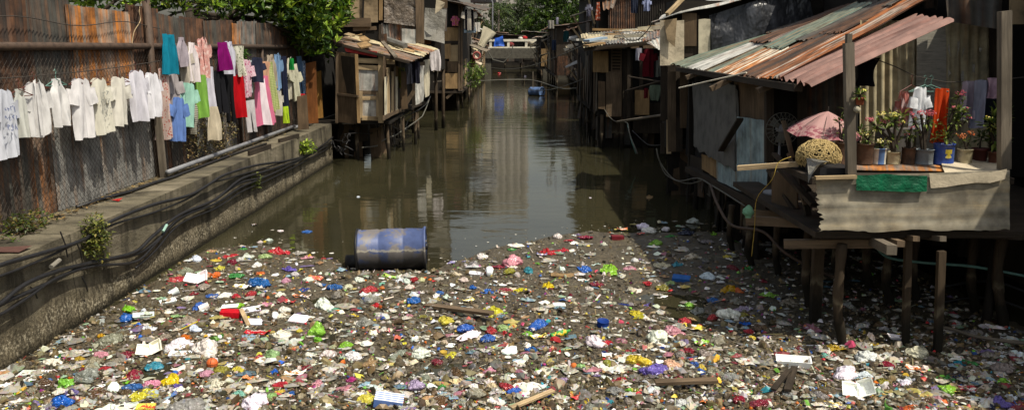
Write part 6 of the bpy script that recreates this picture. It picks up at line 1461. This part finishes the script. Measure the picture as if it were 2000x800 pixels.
def foammat():
    m = NT('foam'); oi = m.n('ShaderNodeObjectInfo'); v = m.vec('Object', (1, 1, 1)); f = m.noise(v, 3, 6, .65)
    m.col(m.mix(m.ramp(f, [(.52, G0), (.8, (.75, .75, .75, 1))]), oi.outputs['Color'], hx('7a6a4c'))); m.set(rough=.6, spec=.3); m.bump(m.noise(v, 40, 2), .15, .01); return m.m
def wrapmat(name, second, third, rough=.3):
    m = NT(name); oi = m.n('ShaderNodeObjectInfo'); v = m.vec('UV', (1, 1.6, 1)); f = m.noise(v, 2.6, 1, .4, .6); f2 = m.noise(v, 7, 2, .5, .4)
    c = m.mix(m.ramp(f, [(.53, G0), (.55, G1)]), oi.outputs['Color'], hx(second)); c = m.mix(m.ramp(f2, [(.6, G0), (.62, G1)]), c, hx(third))
    m.col(c); m.set(rough=rough, spec=.6); m.bump(m.noise(v, 6, 3), .4, .08); return m.m
TM = {'bag': bagmat('plastic_bag'), 'clear': bagmat('clear_plastic', .38, .6), 'foam': foammat(), 'wrapA': wrapmat('wrapper_a', 'e8e2d4', 'c4262a'), 'wrapB': wrapmat('wrapper_b', 'd8b830', '2a5a2a'), 'wrapC': wrapmat('wrapper_c', 'f0ece0', '2a4a9a'), 'wrapN': wrapmat('wrapper_n', 'a86a20', 'e8d8a8'),
      'plain': cloth('dull_plastic', rough=.5), 'wood': M['wood_brown'], 'wooddark': M['wood_dark'], 'card': M['ply'], 'woodpale': M['wood_pale']}
BASE = {}
def shared(shape, i, mk):
    k = (shape, i, mk)
    if k not in BASE:
        o = SH[shape][i].build('tmp', TM[mk], loc=(0, 0, 0), smooth=shape in ('ball', 'cup', 'bottle', 'can', 'puff', 'bag')); BASE[k] = o.data; bpy.data.objects.remove(o)
    return BASE[k]
CN = {'white': 'f6f5f1', 'offwhite': 'd8d3c6', 'red': 'b8202c', 'darkred': '7d1e2c', 'maroon': '8a2038', 'blue': '1f5fb4', 'darkblue': '1f3a86', 'yellow': 'd8c42c', 'mustard': 'c09a24', 'olive': '8d8a30', 'lime': '86c42c', 'green': '3a8a3a', 'palegreen': '9ab870', 'orange': 'd06a24', 'pink': 'd490a4', 'hotpink': 'c42a7a', 'purple': '6a5aa4', 'lilac': 'a898b0', 'teal': '2a8fa0', 'mint': '7ac0a4', 'grey': '8f8a80', 'clear': 'a8a498', 'tan': 'a88a5c', 'brown': '5d4630', 'cream': 'd8cda8', 'navy': '232c4a', 'peach': 'd8a88a', 'black': '1c1a18'}
WORD = {'offwhite': 'dirty white', 'darkred': 'dark red', 'darkblue': 'dark blue', 'palegreen': 'pale green', 'hotpink': 'bright pink', 'clear': 'clear', 'lime': 'lime green'}
# special pieces: px, py, width in px, shape, material, colour, turn, name, category, label
SP = [(414, 710, 22, 'ball', 'ball', 'orange', 0, 'basketball', 'ball', 'orange basketball with dark seams lying among the garbage'),
 (1177, 632, 24, 'can', 'plain', 'darkblue', 0, 'plastic_tub', 'tub', 'round dark blue plastic tub right of the middle of the garbage'),
 (895, 608, 118, 'plank', 'wood', 'brown', -.62, 'wooden_plank', 'plank', 'long brown plank afloat in front of the big blue barrel'),
 (1550, 706, 66, 'foambox', 'foam', 'white', -.25, 'foam_box', 'foam box', 'big rectangular white foam box near the right stilts'),
 (1545, 742, 95, 'plank', 'wooddark', 'brown', 1.15, 'wooden_plank', 'plank', 'weathered plank pointing away from us below the big foam box'),
 (1525, 748, 80, 'plank', 'wooddark', 'brown', 1.0, 'wooden_plank', 'plank', 'thicker dark plank left beside the weathered one below the foam box'),
 (1340, 752, 122, 'plank', 'wood', 'brown', .02, 'wooden_plank', 'plank', 'broad muddy plank lying level at the lower right'),
 (1040, 782, 80, 'plank', 'woodpale', 'tan', .72, 'wooden_plank', 'plank', 'pale flat slat with dark marks at the bottom centre'),
 (478, 622, 60, 'plank', 'woodpale', 'tan', -1.1, 'wooden_plank', 'plank', 'short pale orange slat left of the red packet with white script'),
 (1101, 534, 52, 'slab', 'card', 'tan', 0, 'wooden_board', 'board', 'square tan plywood scrap in the middle distance'),
 (1206, 463, 24, 'carton', 'plain', 'darkred', .1, 'carton', 'carton', 'red sided tan carton at the far edge of the garbage'),
 (1331, 544, 34, 'carton', 'plain', 'blue', -.3, 'carton', 'carton', 'flat bright blue box at the edge of the shade'),
 (294, 686, 50, 'open', 'foam', 'white', .2, 'foam_clamshell', 'foam box', 'open white foam clamshell standing upright left of the basketball'),
 (385, 552, 46, 'open', 'foam', 'white', 0, 'foam_clamshell', 'foam box', 'open white foam clamshell near the wall beside the red crumpled film'),
 (1678, 768, 64, 'open', 'foam', 'white', -.3, 'foam_clamshell', 'foam box', 'open white foam clamshell with orange scrap, lower right corner'),
 (584, 622, 36, 'closed', 'foam', 'white', -.2, 'foam_clamshell', 'foam box', 'closed white foam clamshell left of the lime green bag'),
 (495, 626, 32, 'closed', 'foam', 'white', .2, 'foam_clamshell', 'foam box', 'closed foam box with orange print right of the pale slat'),
 (490, 601, 36, 'tray', 'foam', 'white', .35, 'foam_tray', 'foam tray', 'white foam tray turned over behind the orange printed foam box'),
 (352, 687, 42, 'tray', 'foam', 'white', .2, 'foam_tray', 'foam tray', 'long white foam tray just above left of the basketball'),
 (280, 614, 38, 'tray', 'foam', 'white', .4, 'foam_tray', 'foam tray', 'white foam tray by the wall beside the blue and lime bags'),
 (328, 586, 30, 'tray', 'foam', 'white', .6, 'foam_tray', 'foam tray', 'tipped white foam tray below the foam cup by the wall'),
 (63, 726, 46, 'tray', 'foam', 'offwhite', .1, 'foam_tray', 'foam tray', 'long off-white foam tray at the wall, far left'),
 (32, 742, 42, 'slab', 'foam', 'offwhite', 1.0, 'foam_sheet', 'foam sheet', 'slanting foam lid in the left bottom corner against the wall'),
 (930, 531, 28, 'tray', 'foam', 'white', 0, 'foam_tray', 'foam tray', 'white foam tray right of the big barrel beside a foam bowl'),
 (956, 534, 20, 'cup', 'foam', 'white', 1.2, 'foam_bowl', 'bowl', 'round white foam bowl right of the barrel'),
 (1752, 656, 34, 'tray', 'foam', 'white', -.1, 'foam_tray', 'foam tray', 'white foam tray in the shade between the right stilts'),
 (1326, 548, 1, 'tray', 'foam', 'white', -.1, '', '', ''),
 (338, 571, 20, 'cup', 'foam', 'white', .4, 'foam_cup', 'cup', 'white foam cup near the wall'), (536, 615, 16, 'cup', 'foam', 'white', 1.3, 'foam_cup', 'cup', 'white foam cup right of the orange printed foam box'),
 (397, 600, 20, 'cup', 'foam', 'white', .2, 'foam_cup', 'cup', 'white foam cup leaning on a blue bag'), (484, 762, 20, 'cup', 'foam', 'cream', 1.0, 'foam_cup', 'cup', 'beige cup on a mint green bag at the bottom'), (341, 726, 16, 'cup', 'plain', 'blue', 1.4, 'plastic_cup', 'cup', 'pale blue cup on the red bag left of the basketball'),
 (503, 645, 47, 'wrap', 'script', 'red', -.1, 'red_packet', 'packet', 'glossy red packet with white script in the left part of the garbage'),
 (450, 613, 36, 'carton', 'plain', 'red', .15, 'carton', 'carton', 'red carton with white foam lid on top'), (450, 606, 32, 'tray', 'foam', 'white', .15, 'foam_tray', 'foam tray', 'white foam lid lying on the red carton'),
 (424, 631, 26, 'slab', 'card', 'brown', -.4, 'cardboard', 'cardboard', 'brown cardboard piece left of the red packet'), (285, 795, 34, 'carton', 'label', 'yellow', .2, 'biscuit_carton', 'carton', 'yellow and red biscuit carton at the bottom left'),
 (759, 782, 56, 'carton', 'bluewhite', 'white', .05, 'white_package', 'package', 'white package with blue bands at the bottom centre'), (1095, 650, 42, 'bottle', 'wrapB', 'green', .2, 'soda_bottle', 'bottle', 'green flattened soda bottle right of the deep blue bag'),
 (778, 692, 52, 'bottle', 'clear', 'clear', .9, 'clear_bottle', 'bottle', 'large clear plastic bottle with pale blue label'), (1093, 683, 14, 'bottle', 'plain', 'red', 1.2, 'small_bottle', 'bottle', 'small red bottle with white label'),
 (866, 688, 14, 'can', 'plain', 'mustard', .3, 'tape_roll', 'tape', 'yellow tape roll right of the white bag with red print'), (995, 682, 30, 'puff', 'foam', 'white', 0, 'foam_dome', 'foam', 'white domed foam piece in the centre of the garbage'), (835, 684, 28, 'tray', 'foam', 'white', .6, 'foam_tray', 'foam tray', 'white foam tray right of the red printed white bag'),
 (1121, 712, 13, 'ball', 'plain', 'orange', 0, 'plastic_ball', 'ball', 'tiny orange ball in the centre right of the garbage'), (1092, 594, 24, 'carton', 'plain', 'white', .1, 'white_pack', 'packet', 'small white pack with a dark stripe'), (429, 655, 9, 'ball', 'foam', 'white', 0, 'foam_ball', 'ball', 'tiny white foam ball left of the white bag below the red packet')]
# bags, films and wrappers: px, py, width, kind, colour
GN = """129 748 42 bag lime;168 735 52 bag clear;105 708 30 bag white;138 698 20 wrap red;157 699 20 bag mustard;200 692 25 puff pink;247 688 36 film maroon;255 676 24 wrap orange;259 696 26 film white;298 708 34 bag teal;263 727 36 bag maroon;298 744 34 bag pink;
247 739 26 film lime;258 756 32 puff blue;348 726 46 film red;334 738 40 bag yellow;121 787 50 bag blue;70 780 36 film olive;280 770 52 film yellow;367 794 62 bag clear;220 797 64 film white;405 682 58 puff white;352 671 48 bag white;275 632 24 wrap orange;287 638 30 film white;
285 648 28 film darkblue;199 651 20 bag mustard;214 664 48 bag clear;252 604 24 bag lime;245 616 38 bag blue;260 587 15 bag yellow;346 544 34 film red;506 553 34 puff blue;440 573 26 bag white;460 577 18 bag red;415 573 24 film blue;467 594 22 bag lime;390 598 28 bag blue;
551 612 22 bag white;550 652 34 bag white;565 640 34 film darkblue;618 647 42 puff lime;586 643 18 bag yellow;449 496 26 film red;543 489 36 film red;564 524 28 film purple;420 538 24 bag orange;430 521 32 film yellow;460 537 28 film green;474 482 18 film green;590 575 27 wrap orange;
564 585 28 wrap red;633 594 46 bag white;652 561 22 puff blue;628 553 20 film blue;597 564 24 film darkblue;721 569 32 bag red;722 585 40 bag clear;715 583 22 bag blue;807 587 26 bag blue;765 537 32 wrap lime;793 546 20 bag white;810 542 18 bag red;824 545 18 bag cream;870 624 34 bag yellow;
1001 512 44 bag pink;973 518 20 film maroon;996 529 22 bag olive;1031 528 26 bag teal;1072 489 40 film red;1100 487 26 film red;1192 529 48 film lime;1165 513 18 wrap mint;1143 524 30 film blue;1164 552 30 film maroon;1072 556 34 film yellow;1015 565 30 film yellow;988 563 34 film maroon;956 565 30 film blue;
960 605 50 film yellow;985 608 22 film lime;1051 632 40 bag blue;1283 473 24 bag lime;1257 444 28 bag white;1270 451 24 bag white;1300 447 22 bag white;1393 455 24 film lime;1425 564 28 bag mustard;1443 566 22 bag orange;1382 540 26 bag white;1394 585 24 bag blue;1338 622 26 bag red;1357 636 46 wrap yellow;
1422 616 40 puff white;1392 613 22 bag red;1452 614 22 bag olive;1347 589 20 bag lime;1403 663 40 puff clear;1315 646 40 bag pink;1287 659 48 bag white;1367 668 28 wrap lime;1246 705 40 puff yellow;1275 722 44 puff purple;1214 740 26 bag red;1312 711 36 bag peach;1188 709 34 bag olive;1184 733 36 film white;
1360 708 22 bag blue;1372 713 22 bag yellow;1653 727 52 puff white;1390 783 40 wrap orange;1395 792 30 film palegreen;1480 790 34 puff maroon;1850 756 38 bag lime;1900 756 48 wrap red;1790 718 32 wrap orange;1778 790 42 film orange;1735 765 42 wrap mustard;1752 742 18 wrap hotpink;1675 683 28 film cream;
1690 696 42 bag white;1625 677 48 film mustard;1730 710 26 bag maroon;1960 744 24 bag lime;1955 785 38 bag purple;498 786 50 bag white;467 765 26 bag mint;541 760 30 film yellow;545 749 26 bag red;572 762 18 bag blue;525 772 28 bag palegreen;620 744 32 bag pink;604 757 28 wrap brown;710 777 48 film yellow;
731 753 34 film white;684 738 18 bag hotpink;820 691 42 bag white;851 700 28 bag darkred;507 693 28 bag red;533 692 38 bag palegreen;605 691 24 bag white;628 690 24 wrap cream;540 703 26 wrap blue;575 725 32 wrap white;535 721 22 bag blue;430 723 34 bag olive;465 718 28 bag yellow;490 734 26 wrap orange;
422 752 46 bag offwhite;675 670 24 bag lime;712 630 42 bag clear;905 642 28 bag blue;917 655 50 film white;951 660 26 bag blue;958 643 26 bag red;987 649 28 film red;984 640 32 bag palegreen;1030 649 20 bag lime;1050 655 30 wrap yellow;1035 683 24 bag blue;1068 678 28 wrap red;1162 669 40 bag white;
1187 666 22 bag red;1136 714 24 bag palegreen;960 740 28 film white;962 749 24 bag cream;989 752 28 puff red;1005 758 26 bag blue;1073 736 20 bag teal;956 722 26 bag pink;900 741 42 film cream;813 755 38 bag lilac;864 751 20 bag green;938 739 30 wrap white;700 600 22 film teal;735 593 20 bag red;
1310 550 20 bag palegreen;1240 563 26 film white;1232 566 22 bag offwhite;1266 552 20 bag red;1296 560 30 bag olive;1360 600 34 film grey;1440 588 30 bag grey;1450 600 38 film lilac;1500 575 30 film lime;1462 520 24 film green;1490 545 24 film darkred;1540 590 34 bag grey;1480 640 26 bag brown;1455 632 24 film blue;
1463 643 20 bag red;1490 658 28 wrap darkblue;1463 652 18 wrap white;1500 692 20 bag grey;1560 678 22 bag darkred;1580 684 16 bag blue;1620 690 20 wrap red;1612 690 20 bag mint;1700 672 26 film navy;1717 671 24 film mustard;1790 690 48 bag offwhite;1900 650 36 bag grey;1930 690 28 bag grey;1890 705 32 film green;
1875 708 18 bag teal;1893 712 18 bag brown;1960 720 40 bag grey;1975 770 24 bag white;1850 735 40 film green;1870 732 40 film navy;1690 728 30 bag white;1688 738 22 bag mustard;1725 742 26 bag olive;1770 733 34 film offwhite;1770 740 24 bag white;1672 745 22 film red;1690 748 22 film pink;1625 785 44 wrap white;
1540 765 26 bag clear;1445 780 34 bag maroon;1460 762 22 wrap green;1440 770 30 film red;1400 725 40 film clear;1430 735 36 bag clear;1330 690 30 bag grey;1380 690 30 bag grey;1348 682 24 bag maroon;1270 672 30 film cream;1235 678 24 film red;1230 662 22 wrap green;1190 690 26 wrap white;1245 610 40 film yellow;
1233 639 22 wrap blue;1150 560 22 bag offwhite;1140 545 18 wrap white;1120 585 20 film cream;1215 590 20 film darkblue;1270 590 26 film purple;1230 520 30 film pink;1260 520 20 wrap cream;1290 515 34 film cream;1320 515 26 film teal;1350 500 26 bag offwhite;1240 505 18 bag white;1380 470 24 film grey;1355 430 22 bag offwhite;
1450 470 30 film grey;1340 455 30 film navy;1310 460 24 film green;1430 520 22 bag darkred;1420 500 18 film yellow;1405 540 22 film white;1112 468 18 film red;1145 462 28 film maroon;1090 462 24 bag offwhite;1060 495 16 wrap blue;1215 445 18 wrap orange;1248 455 18 wrap red;1180 475 18 bag offwhite;1000 485 18 film green;
940 498 26 bag white;908 505 16 wrap purple;925 515 26 bag grey;890 530 24 film cream;905 545 20 bag offwhite;925 560 20 bag blue;860 570 20 bag blue;872 580 18 bag white;915 583 18 wrap yellow;850 602 20 wrap white;830 615 26 film olive;800 560 24 bag offwhite;780 545 20 bag white;745 550 20 film mint;
700 545 26 bag white;680 560 24 bag cream;660 575 26 bag clear;640 560 20 film pink;615 540 30 wrap red;600 545 22 bag white;655 600 24 film mint;690 612 24 film yellow;690 640 20 wrap blue;745 640 22 wrap orange;780 650 20 wrap purple;740 615 20 bag lilac;620 660 20 bag lime;575 675 20 film tan;
640 690 34 bag offwhite;690 695 34 bag white;665 720 40 film brown;600 715 24 film darkred;760 700 30 film olive;720 710 36 bag tan;750 640 20 bag offwhite;810 640 22 film olive;830 655 20 bag offwhite;880 690 30 film yellow;930 690 26 bag clear;1060 700 24 bag clear;890 720 34 bag brown;840 730 26 bag clear;
1100 735 30 film lilac;1130 770 26 wrap red;1110 770 22 film mustard;1070 775 26 film yellow;860 780 34 bag brown;830 785 24 bag cream;900 785 30 bag clear;930 770 40 bag clear;980 790 20 wrap red;945 795 24 wrap mustard;1150 795 30 bag clear;1200 760 34 bag clear;1245 755 30 film olive;1268 760 26 bag white;
1230 780 22 bag clear;1330 785 26 bag offwhite;1300 740 24 film clear;1540 790 30 film grey;1600 770 26 bag grey;1580 745 24 bag clear;1660 790 22 film mustard;1820 780 26 bag brown;1870 780 20 wrap red;1930 790 28 bag navy;90 745 36 bag brown;140 765 30 bag purple;100 790 30 bag clear;30 775 28 film grey;
20 790 22 wrap teal;60 760 26 bag clear;175 790 36 film darkred;190 765 44 film brown;150 680 22 film green;185 710 40 bag clear;120 690 20 film green;160 720 24 bag darkred;205 718 20 bag red;230 700 26 bag grey;240 640 26 film grey;320 655 26 bag clear;310 625 24 film brown;345 615 24 film palegreen;
365 625 34 bag clear;380 640 26 bag white;375 630 20 wrap purple;360 655 24 bag orange;395 600 26 film white;435 650 20 film green;440 665 20 film mustard;380 570 20 film darkred;400 560 26 bag grey;365 530 30 bag clear;385 505 26 bag white;420 505 20 film yellow;450 510 22 bag darkred;470 505 20 bag offwhite;
485 500 22 bag white;515 500 20 bag palegreen;500 515 20 bag white;560 545 22 bag pink;575 535 20 bag offwhite;530 570 20 wrap orange;545 575 24 bag white;520 590 26 film pink;555 600 28 bag white;490 575 22 bag red;470 555 24 wrap white;510 530 20 film orange;600 500 24 film pink;640 530 20 film offwhite;
270 680 24 bag brown;240 765 30 bag brown;450 740 20 wrap red;440 730 20 wrap mustard;330 770 26 wrap blue;345 750 22 bag purple;320 750 22 wrap mustard;360 760 26 film grey;400 730 30 bag pink;300 775 24 wrap teal"""
ballm = NT('basketball'); m = ballm; tc = m.n('ShaderNodeTexCoord'); sp = m.n('ShaderNodeSeparateXYZ'); m.l(tc.outputs['Object'], sp.inputs[0])
mx = None
for ax, c0, w_ in (('X', 0, .022), ('Y', .03, .022), ('Z', .42, .022)):
    q = m.math('LESS_THAN', m.math('ABSOLUTE', m.math('SUBTRACT', sp.outputs[ax], c0), 0.), w_); mx = q if mx is None else m.math('MAXIMUM', mx, q)
m.col(m.mix(mx, hx('c8602a'), hx('1c1410'))); m.set(rough=.6); TM['ball'] = ballm.m
TM['script'] = wrapmat('script_packet', 'b8141c', 'b8141c', .2); TM['label'] = wrapmat('biscuit_label', 'd8402a', 'e8d850', .5)
bw = NT('blue_white_pack'); m = bw; wv = m.n('ShaderNodeTexWave'); wv.bands_direction = 'Y'; m.l(m.vec('Object', (1, 1, 1), False), wv.inputs['Vector']); wv.inputs['Scale'].default_value = 2.4; wv.inputs['Distortion'].default_value = 2.
m.col(m.mix(m.ramp(wv.outputs['Fac'], [(.62, G0), (.7, G1)]), hx('dedcd8'), hx('5a7ab8'))); m.set(rough=.4); TM['bluewhite'] = bw.m
LM = [((414, 710), 'the orange basketball'), ((1177, 632), 'the dark blue tub'), ((895, 608), 'the long floating plank'), ((1550, 706), 'the big foam box'), ((768, 500), 'the big blue barrel'), ((503, 645), 'the red packet'), ((759, 782), 'the blue and white package'), ((1340, 752), 'the broad muddy plank'), ((1101, 534), 'the plywood scrap'), ((1040, 782), 'the pale slat'), ((618, 645), 'the lime green bag'), ((294, 686), 'the upright foam clamshell'),
      ((385, 552), 'the far foam clamshell'), ((584, 622), 'the closed foam clamshell'), ((1331, 544), 'the blue box'), ((1678, 768), 'the right foam clamshell'), ((1645, 670), 'the front round stilt'), ((1776, 670), 'the thin square stilt'), ((32, 742), 'the slanting foam lid'), ((778, 690), 'the clear bottle'), ((995, 682), 'the white foam dome'), ((1095, 650), 'the green soda bottle'), ((285, 795), 'the biscuit carton'), ((484, 762), 'the beige cup'), ((1206, 463), 'the red carton'), ((1752, 656), 'the shaded foam tray'), ((280, 614), 'the foam tray by the wall'), ((1357, 636), 'the yellow packet'), ((1051, 632), 'the deep blue bag'), ((1246, 705), 'the yellow bag')]
used = set(s_[9] for s_ in SP)
ZN = {'bag': 'crumpled {c} plastic bag', 'puff': 'puffed {c} plastic bag', 'film': 'flattened {c} plastic film', 'wrap': 'glossy {c} wrapper'}
def auto_label(kind, col, w_, px, py):
    base = ('small ' if w_ < 23 else ('large ' if w_ > 40 else ''))+ZN[kind].format(c=WORD.get(col, col))
    ls = sorted(LM, key=lambda l: math.hypot(l[0][0]-px, (l[0][1]-py)*1.6))
    ls = [l for l in ls if math.hypot(l[0][0]-px, l[0][1]-py) > 6]
    def rel(l):
        dx, dy = px-l[0][0], (py-l[0][1])*1.8; near = math.hypot(dx, dy) < 60; pre = 'just ' if near else ''
        if abs(dx) > 1.6*abs(dy): return pre+('right of ' if dx > 0 else 'left of ')+l[1]
        if abs(dy) > 1.6*abs(dx): return pre+('in front of ' if dy > 0 else 'behind ')+l[1]
        return ('in front, ' if dy > 0 else 'behind, ')+('right of ' if dx > 0 else 'left of ')+l[1]
    for l in ls[:2]:
        t = base+' '+rel(l)
        if t not in used: return t
    for i in range(4):
        for j in range(i+1, 5):
            t = base+' between '+ls[i][1]+' and '+ls[j][1]
            if t not in used and len(t.split()) <= 16: return t
    for l in ls[2:8]:
        t = base+' '+rel(l)
        if t not in used: return t
    return base+' far from '+ls[-1][1]
r = random.Random(99)
def put(px, py, w_, shape, mk, colr, rot, name, cat, label, group=None, zoff=0.):
    p = P(px, py, Z=.05); W = w_*zc_of(p)/1600.
    sh = SH[shape]; me = shared(shape, r.randrange(len(sh)), mk)
    o = bpy.data.objects.new(name, me); COL.objects.link(o)
    h = mat_h(p.x, p.y); o.location = (p.x, p.y, max(.0, h)+zoff-.004); o.scale = (W, W, W)
    o.rotation_euler = (r.gauss(0, .05), r.gauss(0, .05), rot); c = jit(hx(CN[colr], 1.15), r, .06); gy = sum(c[:3])/3; sat = r.uniform(.86, 1.08); c = tuple(max(0, gy+(q_-gy)*sat) for q_ in c[:3])+(1,); o.color = c
    return tag(o, label, cat, group)
for (px, py, w_, shape, mk, colr, rot, name, cat, lab) in SP:
    if name == '': continue
    rot2 = rot
    o = put(px, py, w_, shape, mk, colr, rot2, name, cat, lab, None, .05*(lab == 'white foam lid lying on the red carton'))
    if shape == 'plank':   # foreshortening: give planks their true length
        p0 = P(px, py, Z=.05)
        o.location.z += .05; k_ = 1. if abs(rot) < .3 else 1.4; o.scale = (o.scale.x*k_, o.scale.x*1.15, o.scale.x)
seen_ = set()
for it in GN.replace('\n', '').split(';'):
    px, py, w_, kind, colr = it.split(); px, py, w_ = float(px), float(py), float(w_)
    q = P(px, py, Z=.02)
    mk = 'clear' if colr == 'clear' else ('bag' if kind != 'wrap' else r.choice(['wrapA', 'wrapB', 'wrapC', 'wrapN']))
    lab = auto_label(kind, colr, w_, px, py); used.add(lab)
    put(px+r.uniform(-2, 2), py, w_*r.uniform(1.08, 1.3), kind, mk, colr, r.uniform(0, 6.28) if kind != 'wrap' else r.uniform(-.7, .7), {'wrap': 'wrapper', 'film': 'plastic_film', 'bag': 'plastic_bag', 'puff': 'plastic_bag'}[kind], {'wrap': 'wrapper', 'film': 'plastic film'}.get(kind, 'plastic bag'), lab, {'wrap': 'wrappers in the floating garbage', 'film': 'plastic films in the floating garbage'}.get(kind, 'plastic bags in the floating garbage'))
# white script on the red packet
pk = [o for o in COL.objects if o.name.startswith('red_packet')][0]
g = MB(); pts = [V((-.3+.05*k, .02+.05*math.sin(k*1.9)+.01*k, .16+.01*math.sin(k))) for k in range(12)]; g.tube(smooth_path(pts, 4), .012, 4)
o = g.build('script', M['cloth'], color=hx('e8e4de'), loc=(0, 0, 0)); o.parent = pk
# a few bits drifting on open water
for (px, py, w_, kind, colr, lab) in ((548, 445, 15, 'film', 'white', 'white plastic scrap adrift on the water before the barrel'), (600, 447, 24, 'film', 'blue', 'bright blue plastic scrap adrift on the open water'), (507, 468, 14, 'bag', 'offwhite', 'dirty white bag adrift just beyond the garbage edge'), (525, 464, 16, 'bag', 'white', 'white crumpled bag adrift beside the wall'), (516, 466, 9, 'bag', 'yellow', 'tiny yellow scrap adrift between two white bags'),
        (585, 489, 34, 'film', 'clear', 'clear plastic sheet at the water edge left of the barrel'), (632, 499, 18, 'film', 'red', 'small red film adrift left of the barrel'), (497, 434, 14, 'wrap', 'brown', 'tiny brown wrapper adrift near the wall'), (1268, 381, 26, 'film', 'tan', 'tan scum patch afloat in the dark water on the right'), (1153, 381, 9, 'wrap', 'white', 'tiny white wrapper far out on the dark water'),
        (884, 506, 26, 'wrap', 'purple', 'small purple wrapper adrift right of the barrel'), (700, 380, 8, 'bag', 'white', 'speck of white plastic adrift in the middle water'), (845, 207, 16, 'film', 'white', 'pale foam film near the far left stilts'), (958, 140, 8, 'bag', 'white', 'white speck afloat by the far left shore'), (975, 143, 8, 'bag', 'red', 'red speck afloat below the bridge'), (1026, 149, 8, 'bag', 'white', 'white speck afloat beyond the far barrel')):
    put(px, py, w_, kind, 'bag' if kind != 'wrap' else 'wrapC', colr, r.uniform(0, 6.28), 'floating_scrap', 'floating scrap', lab, 'scraps drifting on open water')
for (px, py, w_, lab) in ((522, 462, 22, 'dark stick adrift near the wall'), (575, 463, 22, 'dark short stick adrift left of the blue scrap')):
    put(px, py, w_, 'plank', 'wooddark', 'brown', -.5, 'stick', 'stick', lab)

# ---------------------------------------------------------------- the two blue barrels
def barrel_mat(name, c, worn):
    m = NT(name); v = m.vec('Object', (1, 1, 1), False); f = m.noise(v, 3.2, 7, .65, .4); f2 = m.noise(v, 9, 5, .6)
    ge = m.n('ShaderNodeNewGeometry'); sp = m.n('ShaderNodeSeparateXYZ'); m.l(ge.outputs['Position'], sp.inputs[0])
    col = m.mix(m.ramp(f, [(.47, G0), (.53, (worn*.85, worn*.85, worn*.85, 1))]), m.ramp(f2, [(.3, sl(hx(c), .7)), (.6, hx(c))]), hx('6f675a'))
    # black tar below the old waterline with a pale scummy edge
    zz = m.math('ADD', sp.outputs['Z'], m.math('MULTIPLY', m.math('SUBTRACT', m.noise(v, 22, 5, .7), .5), .09))
    col = m.mix(m.ramp(zz, [(.285, G0), (.29, (.6*worn, .6*worn, .6*worn, 1)), (.312, (.6*worn, .6*worn, .6*worn, 1)), (.318, G0)]), col, hx('a09a86'))
    col = m.mix(m.ramp(zz, [(.09*worn+.02, G1), (.28*worn+.02, (.3, .3, .3, 1)), (.285*worn+.021, G0)]), col, hx('15161a')); m.col(col); m.set(rough=.5, spec=.4); m.bump(f2, .15, .02); return m.m
def barrel(px, py, w_, turn, label, mname, c, worn, sink=.6, dia=.58, length=.88, floor=.0):
    p = P(px, py, Z=.15); W = w_*zc_of(p)/1600; k = W/length; R_ = dia/2*k; L = length*k
    t = thing('blue_barrel', label, 'barrel', (p.x, p.y, 0), 'blue plastic barrels floating in the canal')
    ax = V((math.cos(turn), math.sin(turn), .02)).normalized(); Mx = frame(ax); c0 = V((p.x, p.y, R_*sink))
    pr = [(R_*.02, -L/2+.02), (R_*.9, -L/2+.02), (R_*.93, -L/2), (R_*.99, -L/2+.005), (R_*.99, -L/2+.03), (R_*.95, -L/2+.04)]
    for z in (-.18, .18): pr += [(R_*.985, z*L-.03), (R_*.955, z*L-.012), (R_*.955, z*L+.012), (R_*.985, z*L+.03)]
    pr += [(R_*.95, L/2-.04), (R_*.99, L/2-.03), (R_*.99, L/2-.005), (R_*.93, L/2), (R_*.9, L/2-.02), (R_*.02, L/2-.02)]
    g = MB(); g.lathe(pr, c0, 40, Mx); mt = barrel_mat(mname, c, worn); dr_ = g.build('drum', mt, t, smooth=True)
    for s_ in (-1, 1):
        g = MB(); g.lathe([(R_*.94, s_*L/2-.028), (R_*1.035, s_*L/2-.02), (R_*1.035, s_*L/2+.004), (R_*.94, s_*L/2+.006)], c0, 40, Mx, capb=False, capt=False); g.build('rim_ring', M['black'] if s_ < 0 else mt, dr_, smooth=True)
    g = MB(); e = c0+ax*(L/2-.01)*(1 if turn < 1 else 1)+Mx @ V((R_*.5, 0, 0)); g.tube([e-ax*.02, e+ax*.03], .045*k, 10); g.build('bung', M['black'], dr_, smooth=True)
    return t, c0, R_, L
t, c0, R_, L = barrel(767, 500, 130, .06, 'big weathered blue plastic barrel lying in the water at the edge of the garbage', 'barrel_near', '4d5b84', .95, .78)
g = MB(); e = c0+V((-L/2-.05, -.08, -R_*.45)); g.tube([e+V((-.12, 0, 0)), e+V((.1, 0, .0))], .09, 10); tag(g.build('black_jar', M['black'], smooth=True), 'small black container afloat against the left end of the near barrel', 'container')
barrel(1048, 182, 28, -.75, 'clean blue plastic barrel floating far up the canal', 'barrel_far', '56719c', .1, .8)
g = MB(); a = P(890, 158, Y=60); pts = [P(872, 152, Y=52), P(930, 158, Y=52), P(985, 156, Y=52), P(1040, 157, Y=52), P(1085, 170, Y=48), P(1110, 174, Y=46), P(1160, 166, Y=44)]
g.tube(smooth_path(pts), .035, 5); tag(g.build('hose', M['hose_white'], smooth=True), 'long pale hose strung across the canal above the far barrel', 'hose')
g = MB(); g.beam(P(1041, 140, Y=50), P(1041, 172, Y=50), .05); tag(g.build('marker_stick', M['wood_grey']), 'thin upright stick above the far barrel', 'stick')
